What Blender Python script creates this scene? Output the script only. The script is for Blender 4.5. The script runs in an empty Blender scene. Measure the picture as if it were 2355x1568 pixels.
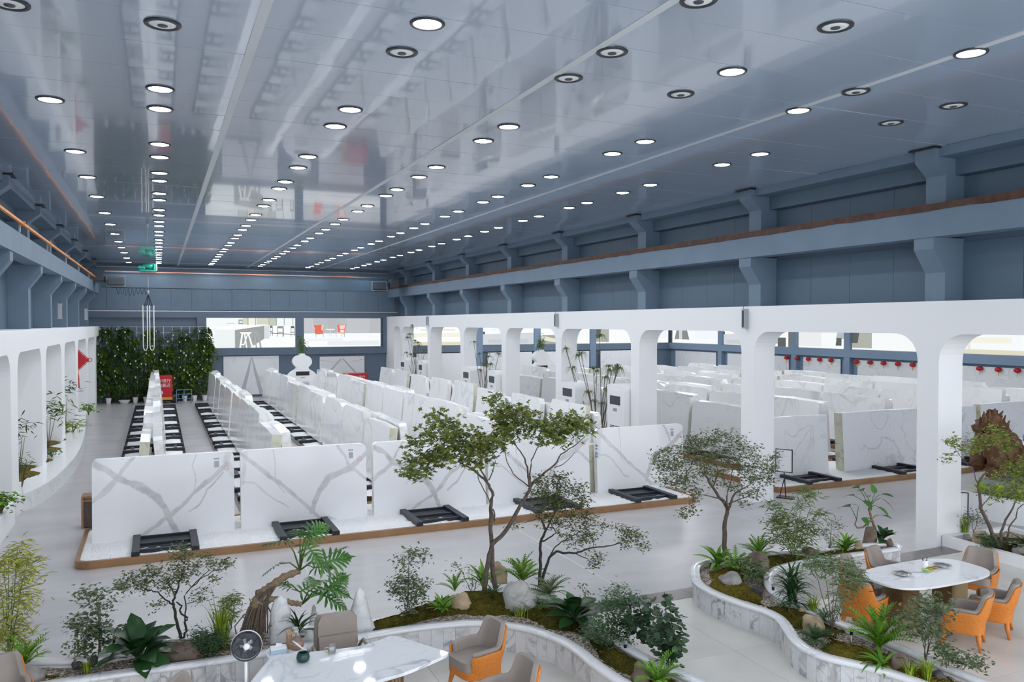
import bpy, math, random
import numpy as np
from mathutils import Vector, Matrix, Euler
random.seed(7); RNG = np.random.default_rng(7)
SC = bpy.context.scene
COL = SC.collection
PI = math.pi
# ---------------------------------------------------------------- camera
CAM_H = 4.8
cd = bpy.data.cameras.new('camera'); cam = bpy.data.objects.new('camera', cd); COL.objects.link(cam)
cam.location = (0, 0, CAM_H)
cam.rotation_euler = (math.radians(90 - 1.2765), 0, math.radians(-23.8459))
cd.sensor_width = 36.0; cd.lens = 36.0 * 1840 / 2355; cd.clip_start = .05; cd.clip_end = 300
SC.camera = cam
# ---------------------------------------------------------------- world (even cool fill, added to reach in where the near end wall is unbuilt)
W = bpy.data.worlds.new('world'); SC.world = W; W.use_nodes = True
bg = W.node_tree.nodes['Background']; bg.inputs[0].default_value = (.90, .94, 1.0, 1); bg.inputs[1].default_value = 2.1
SC.view_settings.view_transform = 'Standard'
try: SC.view_settings.look = 'None'
except Exception: pass
SC.view_settings.gamma = 1.0; SC.view_settings.use_curve_mapping = False
SC.view_settings.exposure = 0.42
LAMP = 62.0          # radiance of a lit downlight lens
POSTER = 0.74        # light boxes
def area(name, loc, sx, sy, power, col=(1, .98, .96)):
    l = bpy.data.lights.new(name, 'AREA'); l.shape = 'RECTANGLE'; l.size = sx; l.size_y = sy; l.energy = power; l.color = col
    o = bpy.data.objects.new(name, l); o.location = loc; COL.objects.link(o); return o
# ceiling lamps of the side aisle (its ceiling hangs behind the white arcade beam)
for ax in (20.5, 27, 33.5):
    for ay in (21, 29, 37, 45, 51):
        area('aisle_lamp', (ax, ay, 5.75), 1.2, 1.2, 95, (.95, .98, 1))
# ---------------------------------------------------------------- layout helpers: rays of a plan view measured from the camera stand
_y = math.radians(23.8459); _p = math.radians(1.2765)
_F = np.array([math.sin(_y)*math.cos(_p), math.cos(_y)*math.cos(_p), -math.sin(_p)])
_R = np.array([math.cos(_y), -math.sin(_y), 0.]); _U = np.cross(_R, _F)
def _ray(x, y): return _R*(x-1177.5)/1840 + _U*(784-y)/1840 + _F
def G(x, y, h=0.):
    v = _ray(x, y); t = (h-CAM_H)/v[2]; return Vector((v[0]*t, v[1]*t, h))
def V(x, y, Y):
    v = _ray(x, y); t = Y/v[1]; return Vector((v[0]*t, Y, CAM_H+v[2]*t))
# ---------------------------------------------------------------- mesh builder
class MB:
    def __init__(s): s.v = []; s.f = []; s.m = []
    def add(s, vs, fs, mi=0):
        n = len(s.v); s.v.extend([tuple(p) for p in vs]); s.f.extend([tuple(i+n for i in f) for f in fs]); s.m.extend([mi]*len(fs)); return s
    def box(s, a, b, mi=0):
        (x0, y0, z0), (x1, y1, z1) = a, b
        return s.add([(x0,y0,z0),(x1,y0,z0),(x1,y1,z0),(x0,y1,z0),(x0,y0,z1),(x1,y0,z1),(x1,y1,z1),(x0,y1,z1)],
                     [(0,3,2,1),(4,5,6,7),(0,1,5,4),(1,2,6,5),(2,3,7,6),(3,0,4,7)], mi)
    def prism(s, poly, a, b, axis='y', mi=0, mi_side=None):
        n = len(poly)
        def P(u, w, t): return {'x': (t,u,w), 'y': (u,t,w), 'z': (u,w,t)}[axis]
        vs = [P(u,w,a) for u,w in poly] + [P(u,w,b) for u,w in poly]
        s.add(vs, [tuple(range(n)), tuple(range(2*n-1, n-1, -1))], mi)
        return s.add(vs, [(i, i+n, (i+1) % n+n, (i+1) % n) for i in range(n)], mi if mi_side is None else mi_side)
    def tube(s, pts, r, n=6, mi=0, cap=True):
        pts = [Vector(p) for p in pts]; k = len(pts)
        if not hasattr(r, '__len__'): r = [r]*k
        up = Vector((.31, .17, .93)).normalized(); vs = []
        for i, p in enumerate(pts):
            d = (pts[min(i+1, k-1)]-pts[max(i-1, 0)])
            d = d.normalized() if d.length > 1e-9 else Vector((0, 0, 1))
            a = d.cross(up); a = a.normalized() if a.length > 1e-4 else d.cross(Vector((1, 0, 0))).normalized()
            b = d.cross(a)
            for j in range(n):
                t = 2*PI*j/n; vs.append(p + (a*math.cos(t)+b*math.sin(t))*r[i])
        fs = [(i*n+j, i*n+(j+1) % n, (i+1)*n+(j+1) % n, (i+1)*n+j) for i in range(k-1) for j in range(n)]
        if cap: fs += [tuple(range(n-1, -1, -1)), tuple(range((k-1)*n, k*n))]
        return s.add(vs, fs, mi)
    def lathe(s, prof, n=20, c=(0, 0, 0), mi=0, caps=True):
        vs = [(c[0]+r*math.cos(2*PI*j/n), c[1]+r*math.sin(2*PI*j/n), c[2]+z) for r, z in prof for j in range(n)]
        k = len(prof)
        fs = [(i*n+j, i*n+(j+1) % n, (i+1)*n+(j+1) % n, (i+1)*n+j) for i in range(k-1) for j in range(n)]
        if caps: fs += [tuple(range(n-1, -1, -1)), tuple(range((k-1)*n, k*n))]
        return s.add(vs, fs, mi)
    def ball(s, c, r, n=8, m=6, mi=0):
        if not hasattr(r, '__len__'): r = (r, r, r)
        vs = [(c[0], c[1], c[2]+r[2])]
        for i in range(1, m):
            t = PI*i/m
            for j in range(n):
                vs.append((c[0]+r[0]*math.sin(t)*math.cos(2*PI*j/n), c[1]+r[1]*math.sin(t)*math.sin(2*PI*j/n), c[2]+r[2]*math.cos(t)))
        vs.append((c[0], c[1], c[2]-r[2])); L = len(vs)-1
        fs = [(0, 1+j, 1+(j+1) % n) for j in range(n)]
        fs += [(1+i*n+j, 1+(i+1)*n+j, 1+(i+1)*n+(j+1) % n, 1+i*n+(j+1) % n) for i in range(m-2) for j in range(n)]
        fs += [(L, 1+(m-2)*n+(j+1) % n, 1+(m-2)*n+j) for j in range(n)]
        return s.add(vs, fs, mi)
    def xf(s, M):
        s.v = [tuple(M @ Vector(p)) for p in s.v]; return s
    def mesh(s, name, mats, smooth=False):
        me = bpy.data.meshes.new(name); me.from_pydata(s.v, [], s.f)
        if not isinstance(mats, (list, tuple)): mats = [mats]
        for m in mats: me.materials.append(m)
        if len(mats) > 1: me.polygons.foreach_set('material_index', s.m)
        if smooth: me.polygons.foreach_set('use_smooth', [True]*len(me.polygons))
        me.update(); return me
    def obj(s, name, mats, parent=None, smooth=False, loc=None, rot=None, kind=None):
        return mk(name, s.mesh(name, mats, smooth), parent, loc, rot, kind)
def mk(name, me, parent=None, loc=None, rot=None, kind=None, scale=None):
    o = bpy.data.objects.new(name, me); COL.objects.link(o)
    if parent: o.parent = parent
    if loc is not None: o.location = loc
    if rot is not None: o.rotation_euler = rot
    if scale is not None: o.scale = scale if hasattr(scale, '__len__') else (scale,)*3
    if kind: o['kind'] = kind
    return o
def tag(o, label, cat, group=None):
    o['label'] = label; o['category'] = cat
    if group: o['group'] = group
    return o
def thing(name, label, cat, loc=(0, 0, 0), rz=0, group=None):
    o = bpy.data.objects.new(name, None); COL.objects.link(o); o.empty_display_size = .1
    o.location = loc; o.rotation_euler = (0, 0, rz); return tag(o, label, cat, group)
def dup(root, loc, rz=0, label=None, group=None, scale=None):
    r = root.copy(); COL.objects.link(r); r.location = loc; r.rotation_euler = (0, 0, rz)
    if label: r['label'] = label
    if group: r['group'] = group
    if scale: r.scale = scale if hasattr(scale, '__len__') else (scale,)*3
    for ch in list(root.children):
        c = ch.copy(); COL.objects.link(c); c.parent = r
        for g in list(ch.children):
            d = g.copy(); COL.objects.link(d); d.parent = c
    return r
def bevel(o, w=.01, seg=2):
    m = o.modifiers.new('bevel', 'BEVEL'); m.width = w; m.segments = seg; m.limit_method = 'ANGLE'; m.angle_limit = math.radians(40); return o
ORD = ['first','second','third','fourth','fifth','sixth','seventh','eighth','ninth','tenth','eleventh','twelfth','thirteenth','fourteenth','fifteenth','sixteenth','seventeenth','eighteenth','nineteenth','twentieth']
# ---------------------------------------------------------------- materials
def nm(name):
    m = bpy.data.materials.new(name); m.use_nodes = True; nt = m.node_tree
    return m, nt, nt.nodes['Principled BSDF'], nt.nodes.new, nt.links.new
def plain(name, col, rough=.5, metal=0., spec=.5, noise=0., nscale=8., bump=0., bscale=60., emit=None, es=1., trans=0., coat=0.):
    m, nt, b, N, L = nm(name)
    b.inputs['Base Color'].default_value = (*col, 1); b.inputs['Roughness'].default_value = rough
    b.inputs['Metallic'].default_value = metal; b.inputs['Specular IOR Level'].default_value = spec
    b.inputs['Coat Weight'].default_value = coat
    if trans: b.inputs['Transmission Weight'].default_value = trans
    if emit: b.inputs['Emission Color'].default_value = (*emit, 1); b.inputs['Emission Strength'].default_value = es
    if noise or bump:
        tc = N('ShaderNodeTexCoord')
        if noise:
            n = N('ShaderNodeTexNoise'); n.inputs['Scale'].default_value = nscale; n.inputs['Detail'].default_value = 5
            L(tc.outputs['Object'], n.inputs['Vector'])
            r = N('ShaderNodeValToRGB'); r.color_ramp.elements[0].position = .3; r.color_ramp.elements[1].position = .7
            r.color_ramp.elements[0].color = tuple(c*(1-noise) for c in col)+(1,); r.color_ramp.elements[1].color = tuple(min(1, c*(1+noise)) for c in col)+(1,)
            L(n.outputs['Fac'], r.inputs['Fac']); L(r.outputs['Color'], b.inputs['Base Color'])
        if bump:
            n2 = N('ShaderNodeTexNoise'); n2.inputs['Scale'].default_value = bscale; n2.inputs['Detail'].default_value = 4
            L(tc.outputs['Object'], n2.inputs['Vector']); bp = N('ShaderNodeBump'); bp.inputs['Strength'].default_value = bump; bp.inputs['Distance'].default_value = .02
            L(n2.outputs['Fac'], bp.inputs['Height']); L(bp.outputs['Normal'], b.inputs['Normal'])
    return m
def marble(name, base, vein, scale=.8, width=.03, amt=.8, rough=.14, warm=None, second=True):
    m, nt, b, N, L = nm(name)
    tc = N('ShaderNodeTexCoord'); oi = N('ShaderNodeObjectInfo')
    mul = N('ShaderNodeMath'); mul.operation = 'MULTIPLY'; mul.inputs[1].default_value = 57.3; L(oi.outputs['Random'], mul.inputs[0])
    add = N('ShaderNodeVectorMath'); add.operation = 'ADD'; L(tc.outputs['Object'], add.inputs[0]); L(mul.outputs[0], add.inputs[1])
    def vn(sc, w, dist, det):
        n = N('ShaderNodeTexNoise'); n.inputs['Scale'].default_value = sc; n.inputs['Detail'].default_value = det; n.inputs['Distortion'].default_value = dist; n.inputs['Roughness'].default_value = .5
        L(add.outputs[0], n.inputs['Vector'])
        s = N('ShaderNodeMath'); s.operation = 'SUBTRACT'; L(n.outputs['Fac'], s.inputs[0]); s.inputs[1].default_value = .5
        a = N('ShaderNodeMath'); a.operation = 'ABSOLUTE'; L(s.outputs[0], a.inputs[0])
        mr = N('ShaderNodeMapRange'); mr.interpolation_type = 'SMOOTHSTEP'; L(a.outputs[0], mr.inputs['Value'])
        mr.inputs['From Min'].default_value = 0; mr.inputs['From Max'].default_value = w; mr.inputs['To Min'].default_value = 1; mr.inputs['To Max'].default_value = 0
        return mr.outputs[0]
    v1 = vn(scale, width, .9, 4)
    if second:
        v2 = vn(scale*2.3, width*.5, 1.4, 5); mx = N('ShaderNodeMath'); mx.operation = 'MULTIPLY'; mx.inputs[1].default_value = .5; L(v2, mx.inputs[0])
        mm = N('ShaderNodeMath'); mm.operation = 'MAXIMUM'; L(v1, mm.inputs[0]); L(mx.outputs[0], mm.inputs[1]); v1 = mm.outputs[0]
    msk = N('ShaderNodeTexNoise'); msk.inputs['Scale'].default_value = scale*.7; L(add.outputs[0], msk.inputs['Vector'])
    mk_ = N('ShaderNodeMapRange'); L(msk.outputs['Fac'], mk_.inputs['Value']); mk_.inputs['From Min'].default_value = .4; mk_.inputs['From Max'].default_value = .62
    f = N('ShaderNodeMath'); f.operation = 'MULTIPLY'; L(v1, f.inputs[0]); L(mk_.outputs[0], f.inputs[1])
    f2 = N('ShaderNodeMath'); f2.operation = 'MULTIPLY'; L(f.outputs[0], f2.inputs[0]); f2.inputs[1].default_value = amt
    mix = N('ShaderNodeMix'); mix.data_type = 'RGBA'; L(f2.outputs[0], mix.inputs['Factor']); mix.inputs['A'].default_value = (*base, 1); mix.inputs['B'].default_value = (*vein, 1)
    out = mix.outputs['Result']
    if warm:
        mw = N('ShaderNodeMix'); mw.data_type = 'RGBA'; mw.inputs['B'].default_value = (*warm, 1); L(out, mw.inputs['A'])
        ww = N('ShaderNodeMapRange'); ww.inputs['From Min'].default_value = .5; ww.inputs['From Max'].default_value = .8; ww.inputs['To Max'].default_value = .55
        n3 = N('ShaderNodeTexNoise'); n3.inputs['Scale'].default_value = scale*1.3; L(add.outputs[0], n3.inputs['Vector']); L(n3.outputs['Fac'], ww.inputs['Value']); L(ww.outputs[0], mw.inputs['Factor']); out = mw.outputs['Result']
    L(out, b.inputs['Base Color']); b.inputs['Roughness'].default_value = rough
    return m
def leafmat(name, c1, c2, rough=.6, sub=0.):
    m, nt, b, N, L = nm(name)
    g = N('ShaderNodeNewGeometry'); oi = N('ShaderNodeObjectInfo')
    ad = N('ShaderNodeMath'); ad.operation = 'ADD'; L(g.outputs['Random Per Island'], ad.inputs[0]); L(oi.outputs['Random'], ad.inputs[1])
    fr = N('ShaderNodeMath'); fr.operation = 'FRACT'; L(ad.outputs[0], fr.inputs[0])
    mix = N('ShaderNodeMix'); mix.data_type = 'RGBA'; L(fr.outputs[0], mix.inputs['Factor']); c1 = tuple(min(.9, v*q) for v, q in zip(c1, (1.9, 1.5, .95))); c2 = tuple(min(.9, v*q) for v, q in zip(c2, (1.7, 1.4, .95))); mix.inputs['A'].default_value = (*c1, 1); mix.inputs['B'].default_value = (*c2, 1)
    L(mix.outputs['Result'], b.inputs['Base Color']); b.inputs['Roughness'].default_value = rough; b.inputs['Specular IOR Level'].default_value = .28
    return m
M = {}
M['white'] = plain('white_paint', (.86, .87, .89), .55)
M['band'] = plain('white_arcade_paint', (.86, .87, .89), .6)
M['bluewall'] = plain('blue_grey_paint', (.095, .15, .21), .5, noise=.06, nscale=.6)
M['bluewall2'] = plain('blue_grey_concrete', (.15, .215, .29), .6, noise=.06, nscale=1.2)
M['greywall'] = plain('slate_grey_paint', (.125, .175, .245), .5)
M['aislewall'] = plain('aisle_grey_blue_paint', (.20, .285, .40), .5)
M['steel'] = plain('dark_steel', (.012, .017, .026), .45)
M['black'] = plain('black_plastic', (.01, .011, .014), .3)
M['bronze'] = plain('brushed_bronze', (.37, .215, .115), .32, metal=.85, noise=.12, nscale=3)
M['dbronze'] = plain('dark_bronze', (.10, .075, .045), .22, metal=.9)
M['brass'] = plain('brass', (.30, .22, .12), .3, metal=.9, noise=.15, nscale=4)
M['grey'] = plain('grey_metal', (.38, .41, .45), .4, metal=.3)
M['darkgrey'] = plain('dark_grey', (.06, .07, .085), .4)
M['cord'] = plain('white_cord', (.75, .74, .70), .7)
M['red'] = plain('red_paint', (.55, .012, .02), .4)
M['redsatin'] = plain('red_satin', (.50, .008, .02), .5)
M['yellow'] = plain('yellow_paint', (.70, .38, .02), .5)
M['orange_rail'] = plain('orange_conductor', (.80, .26, .03), .5, noise=.2, nscale=4)
M['rust'] = plain('rusty_rail', (.085, .04, .025), .7, noise=.4, nscale=6, bump=.5, bscale=20)
M['teal'] = plain('teal_paint', (.01, .22, .17), .4)
M['bluerail'] = plain('blue_grey_railing', (.16, .27, .42), .4)
M['lens'] = plain('lit_lens', (1, 1, 1), .4, emit=(.96, .98, 1.0), es=LAMP)
M['lensoff'] = plain('unlit_lens', (.85, .87, .88), .35)
M['ring'] = plain('lamp_ring', (.03, .035, .04), .4)
M['slab'] = marble('slab_marble', (.91, .92, .935), (.46, .48, .51), .55, .035, .42, .14)
M['slab_end'] = plain('rough_slab_edge', (.88, .88, .86), .6, noise=.1, nscale=5, bump=.3, bscale=30)
M['slab_end_warm'] = marble('onyx_slab_edge', (.72, .72, .60), (.30, .31, .20), 2.5, .09, .7, .4, warm=(.62, .58, .36))
M['hang'] = marble('wall_marble', (.80, .82, .85), (.42, .45, .49), .8, .03, .5, .25)
M['table'] = marble('table_marble', (.84, .855, .875), (.36, .40, .47), 1.1, .03, .75, .035)
M['tile'] = marble('planter_tile_marble', (.70, .71, .72), (.27, .28, .30), 2.4, .07, .85, .22, warm=(.60, .56, .50))
M['rim'] = marble('rim_marble', (.82, .83, .85), (.50, .53, .57), 1.5, .03, .5, .15)
M['whitestone'] = marble('white_stone', (.72, .73, .73), (.33, .35, .36), 3.0, .06, .8, .35)
def gravel_mat():
    m, nt, b, N, L = nm('gravel'); tc = N('ShaderNodeTexCoord'); v = N('ShaderNodeTexVoronoi'); v.inputs['Scale'].default_value = 42; L(tc.outputs['Object'], v.inputs['Vector'])
    sep = N('ShaderNodeSeparateColor'); L(v.outputs['Color'], sep.inputs[0]); r = N('ShaderNodeValToRGB'); e = r.color_ramp.elements; e[0].position = 0; e[0].color = (.09, .07, .06, 1); e[1].position = 1; e[1].color = (.72, .66, .58, 1)
    for p_, c in ((.25, (.22, .17, .14)), (.5, (.36, .30, .25)), (.75, (.50, .43, .35))): q = e.new(p_); q.color = (*c, 1)
    L(sep.outputs[0], r.inputs['Fac']); L(r.outputs[0], b.inputs['Base Color']); b.inputs['Roughness'].default_value = .8
    bp = N('ShaderNodeBump'); bp.invert = True; bp.inputs['Strength'].default_value = 1; bp.inputs['Distance'].default_value = .02; L(v.outputs['Distance'], bp.inputs['Height']); L(bp.outputs['Normal'], b.inputs['Normal']); return m
M['soil'] = gravel_mat()
def moss_mat(name, c0, c1, c2):
    m, nt, b, N, L = nm(name); tc = N('ShaderNodeTexCoord'); n = N('ShaderNodeTexNoise'); n.inputs['Scale'].default_value = 5; n.inputs['Detail'].default_value = 12; n.inputs['Roughness'].default_value = .8; L(tc.outputs['Object'], n.inputs['Vector'])
    r = N('ShaderNodeValToRGB'); e = r.color_ramp.elements; e[0].position = .32; e[0].color = (*c0, 1); e[1].position = .72; e[1].color = (*c2, 1); q = e.new(.5); q.color = (*c1, 1); L(n.outputs['Fac'], r.inputs['Fac']); L(r.outputs[0], b.inputs['Base Color']); b.inputs['Roughness'].default_value = .95; b.inputs['Specular IOR Level'].default_value = .1
    v = N('ShaderNodeTexVoronoi'); v.inputs['Scale'].default_value = 55; L(tc.outputs['Object'], v.inputs['Vector']); bp = N('ShaderNodeBump'); bp.invert = True; bp.inputs['Strength'].default_value = 1; bp.inputs['Distance'].default_value = .04; L(v.outputs['Distance'], bp.inputs['Height']); L(bp.outputs['Normal'], b.inputs['Normal']); return m
M['moss'] = moss_mat('moss_mat', (.03, .03, .006), (.12, .105, .017), (.22, .19, .03)); M['moss2'] = moss_mat('bright_moss', (.07, .055, .01), (.21, .165, .025), (.36, .28, .05))
M['taupe'] = plain('taupe_leather', (.30, .258, .228), .5, noise=.05, nscale=6)
M['orange'] = plain('orange_leather', (.62, .20, .025), .5, noise=.12, nscale=35, bump=.25, bscale=45)
M['bark'] = plain('grey_bark', (.11, .085, .065), .8, noise=.35, nscale=18)
M['dbark'] = plain('dark_bark', (.035, .030, .026), .8, noise=.3, nscale=18)
M['rootbark'] = plain('ringed_trunk', (.23, .16, .10), .8, noise=.35, nscale=25)
M['petiole'] = plain('green_petiole', (.10, .16, .04), .5)
M['maple'] = leafmat('maple_leaf', (.036, .075, .020), (.125, .175, .045))
M['olive'] = leafmat('small_dark_leaf', (.022, .05, .028), (.10, .13, .075))
M['dleaf'] = leafmat('dark_twig_leaf', (.018, .04, .022), (.085, .11, .04))
M['bamboo'] = leafmat('bamboo_leaf', (.12, .19, .035), (.30, .34, .10))
M['bambooD'] = leafmat('green_bamboo_leaf', (.035, .085, .035), (.14, .22, .11))
M['nandina'] = leafmat('nandina_leaf', (.025, .06, .038), (.095, .14, .10))
M['fern'] = leafmat('fern_green', (.035, .12, .015), (.11, .26, .035))
M['fernD'] = leafmat('dark_fern', (.012, .045, .022), (.035, .09, .05))
M['fernG'] = leafmat('grey_fern', (.045, .10, .065), (.12, .19, .13))
M['broad'] = leafmat('broad_leaf', (.008, .035, .016), (.022, .075, .035), .28)
M['philo'] = leafmat('philodendron_leaf', (.02, .085, .022), (.055, .16, .05), .3)
M['lime'] = leafmat('lime_leaf', (.18, .36, .04), (.35, .55, .10), .4)
M['round'] = leafmat('round_leaf', (.014, .038, .03), (.035, .075, .055), .35)
M['grass'] = leafmat('grass_blade', (.08, .17, .015), (.22, .33, .05))
M['wallgreen'] = leafmat('green_wall_leaf', (.010, .040, .010), (.045, .11, .03))
M['wallgreen2'] = leafmat('green_wall_leaf_light', (.022, .065, .012), (.085, .17, .03))
M['dracaena'] = leafmat('dracaena_leaf', (.04, .075, .045), (.11, .15, .09))
M['boulder'] = plain('grey_boulder', (.30, .29, .27), .8, noise=.4, nscale=5, bump=.6, bscale=14)
M['boulderD'] = plain('dark_rock', (.055, .055, .058), .75, noise=.3, nscale=6, bump=.5, bscale=14)
M['boulderT'] = plain('tan_rock', (.40, .31, .20), .8, noise=.35, nscale=5, bump=.6, bscale=12)
M['boulderB'] = plain('brown_rock', (.17, .13, .10), .8, noise=.35, nscale=5, bump=.5, bscale=16)
M['boulderW'] = marble('pale_veined_boulder', (.46, .455, .44), (.10, .10, .10), 5., .09, .9, .75)
M['driftwood'] = plain('brown_driftwood', (.16, .07, .03), .6, noise=.6, nscale=4, bump=.8, bscale=14)
M['threshold'] = plain('dark_stone_threshold', (.145, .125, .12), .25, noise=.08, nscale=3)
M['glass'] = plain('clear_glass', (.95, .96, .97), .05, trans=.9)
M['amber'] = plain('amber_tea', (.50, .16, .03), .15)
M['dgreen'] = plain('dark_green_ceramic', (.01, .05, .045), .35)
M['wood'] = plain('pale_wood', (.48, .30, .14), .5, noise=.15, nscale=8)
M['paleblue'] = plain('pale_blue_card', (.45, .62, .75), .5)
M['ledge'] = plain('white_polished_ledge', (.80, .82, .85), .15)
M['paper'] = plain('paper_white', (.85, .85, .88), .6)
def floor_mat():
    m, nt, b, N, L = nm('polished_concrete')
    tc = N('ShaderNodeTexCoord'); n = N('ShaderNodeTexNoise'); n.inputs['Scale'].default_value = .45; n.inputs['Detail'].default_value = 10; n.inputs['Roughness'].default_value = .65
    mp = N('ShaderNodeMapping'); mp.inputs['Scale'].default_value = (1, 2.2, 1); L(tc.outputs['Object'], mp.inputs['Vector']); L(mp.outputs[0], n.inputs['Vector'])
    r = N('ShaderNodeValToRGB'); e = r.color_ramp.elements; e[0].position = .34; e[0].color = (.375, .375, .39, 1); e[1].position = .70; e[1].color = (.50, .49, .495, 1)
    L(n.outputs['Fac'], r.inputs['Fac']); L(r.outputs[0], b.inputs['Base Color'])
    rr = N('ShaderNodeMapRange'); L(n.outputs['Fac'], rr.inputs['Value']); rr.inputs['To Min'].default_value = .27; rr.inputs['To Max'].default_value = .36; L(rr.outputs[0], b.inputs['Roughness'])
    return m
M['floor'] = floor_mat()
M['tilefloor'] = plain('polished_floor_tile', (.60, .585, .55), .26, noise=.10, nscale=1.1)
def ceil_mat():
    m, nt, b, N, L = nm('glossy_ceiling_panel')
    tc = N('ShaderNodeTexCoord'); n = N('ShaderNodeTexNoise'); n.inputs['Scale'].default_value = .5; L(tc.outputs['Object'], n.inputs['Vector'])
    bp = N('ShaderNodeBump'); bp.inputs['Strength'].default_value = .03; bp.inputs['Distance'].default_value = .05; L(n.outputs['Fac'], bp.inputs['Height']); L(bp.outputs['Normal'], b.inputs['Normal'])
    b.inputs['Base Color'].default_value = (.36, .43, .54, 1); b.inputs['Roughness'].default_value = .16; b.inputs['Coat Weight'].default_value = .7; b.inputs['Coat Roughness'].default_value = .035; b.inputs['Coat IOR'].default_value = 1.6
    return m
M['ceil'] = ceil_mat()
def pebble_mat():
    m, nt, b, N, L = nm('white_pebbles')
    tc = N('ShaderNodeTexCoord'); v = N('ShaderNodeTexVoronoi'); v.inputs['Scale'].default_value = 26; L(tc.outputs['Object'], v.inputs['Vector'])
    bp = N('ShaderNodeBump'); bp.invert = True; bp.inputs['Strength'].default_value = .9; bp.inputs['Distance'].default_value = .03; L(v.outputs['Distance'], bp.inputs['Height']); L(bp.outputs['Normal'], b.inputs['Normal'])
    b.inputs['Base Color'].default_value = (.84, .85, .87, 1); b.inputs['Roughness'].default_value = .6
    return m
M['pebble'] = pebble_mat()
# ================================================================ STRUCTURE
def struct(o): o['kind'] = 'structure'; return o
CEIL, BACKY = 8.4, 54.5
PY = [5.75, 11.35, 16.87, 22.43, 28.0, 33.5, 39.0, 44.6, 50.4]     # near edge of every bay's pier
b = MB(); b.box((-5.0, -4, -.2), (38.6, BACKY+.3, 0)); floor = struct(b.obj('floor', M['floor']))
# concrete pour joints set into the floor
b = MB(); b.box((-.02, 0, 0), (.02, 1, .002)); jm = b.mesh('joint', plain('floor_joint', (.56, .56, .57), .5))
for (x, y0, y1) in ((7.6, 11.4, 17.2), (2.6, 11.6, 17.3), (13.2, 12, 17)):
    mk('joint', jm, floor, (x, y0, 0), scale=(1, y1-y0, 1))
# raised lounge platform in front, dark stone threshold along its edge, laid with big polished tiles
EDGE = 11.28; PL = .25
b = MB(); b.box((-4.9, -4, 0), (15.4, EDGE-.42, PL-.012)); plat = struct(b.obj('floor_lounge', plain('tile_grout', (.33, .32, .30), .5)))
tm = {}
for i in range(10):
    for j in range(7):
        x0 = -4.9+i*2.03; y1 = EDGE-.43-j*2.03
        if x0 > 15.3: continue
        w = min(2.026, 15.4-x0)
        if w not in tm:
            t = MB(); t.box((0, -2.026, PL-.012), (w, 0, PL)); tm[w] = t.mesh('floor_tile', M['tilefloor'])
        mk('floor_tile', tm[w], plat, (x0, y1, 0))
for i in range(14):
    t = MB(); x0 = -4.9+i*1.45; t.box((x0, EDGE-.42, 0), (min(x0+1.445, 15.4), EDGE, PL)); t.obj('threshold_stone', M['threshold'], plat)
# ceiling: backing slab, glossy panels, pale seam strips
b = MB(); b.box((-4.3, 0, CEIL+.03), (15.5, BACKY+.3, CEIL+.2)); ceiling = struct(b.obj('ceiling', M['darkgrey']))
SEAM = [-4.3, 1.15, 5.3, 9.85, 15.4]; PIT = 1.15
for k in range(4):
    x0, x1 = SEAM[k]+.06, SEAM[k+1]-.06
    pm = MB(); pm.box((-(x1-x0)/2, .006, -.03), ((x1-x0)/2, PIT-.006, 0)); me = pm.mesh('panel', M['ceil'])
    for j in range(int((BACKY-1)/PIT)+1):
        mk('panel', me, ceiling, ((x0+x1)/2, 1+j*PIT, CEIL+.03), (random.gauss(0, .0010), random.gauss(0, .0010), 0))
sm = plain('seam_strip_white', (.62, .66, .70), .35)
for x in SEAM[1:-1]:
    s = MB(); s.box((x-.06, 1, CEIL-.006), (x+.06, BACKY, CEIL+.03)); s.obj('seam_strip', sm, ceiling)
# downlights
def downlight_proto(lit):
    t = thing('downlight', '-', 'ceiling light')
    a = .155 if not lit else .168
    r = MB(); r.lathe([(a, -.010), (a+.006, -.020), (.203, -.020), (.212, -.010), (.212, .002), (a, .002)], 24, caps=False); r.obj('ring', M['ring'], t, True)
    l = MB(); l.lathe([(.0005, -.022), (a*.7, -.022), (a+.003, -.008)], 24, caps=False); l.f = [f[::-1] for f in l.f]
    l.obj('lens', M['lens'] if lit else M['lensoff'], t)
    if not lit:
        h = MB(); h.lathe([(.062, -.016), (.056, -.03), (.0005, -.034)], 16, caps=False); h.obj('hub', M['darkgrey'], t.children[-1], True)
    return t
LITP, OFFP = downlight_proto(True), downlight_proto(False); LU = [False, False]
def downlight(x, y, lit, label):
    i = 0 if lit else 1; p = (LITP, OFFP)[i]
    if LU[i]: dup(p, (x, y, CEIL), 0, label)
    else: p.location = (x, y, CEIL); p['label'] = label; LU[i] = True
    g = SC.collection.objects[-1] if False else None
PAIRS = [13.5, 14.75, 17.65, 19.0, 21.0, 22.15, 24.3, 25.6, 27.8, 29.2, 31.0, 32.4, 34.4, 35.8, 37.8, 39.2, 41.2, 42.6, 44.6, 46.0, 48.0, 49.3, 51.2, 52.5]
for ci, x in enumerate((.06, 2.99, 5.9, 8.85, 11.73)):
    for k, y in enumerate(PAIRS):
        downlight(x, y, True, 'lit round downlight, %s from the near end of the %s paired row from the left' % (ORD[k] if k < 20 else ['twenty-first','twenty-second','twenty-third','farthest'][k-20], ORD[ci]))
for k, y in enumerate((14.86, 19.1, 22.3, 25.6, 29.3, 32.6, 36.0, 39.3, 42.3, 45.3, 49.0, 52.5)):
    downlight(-1.56, y, True, 'lit round downlight, %s in the single row nearest the left wall' % ORD[k])
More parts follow.
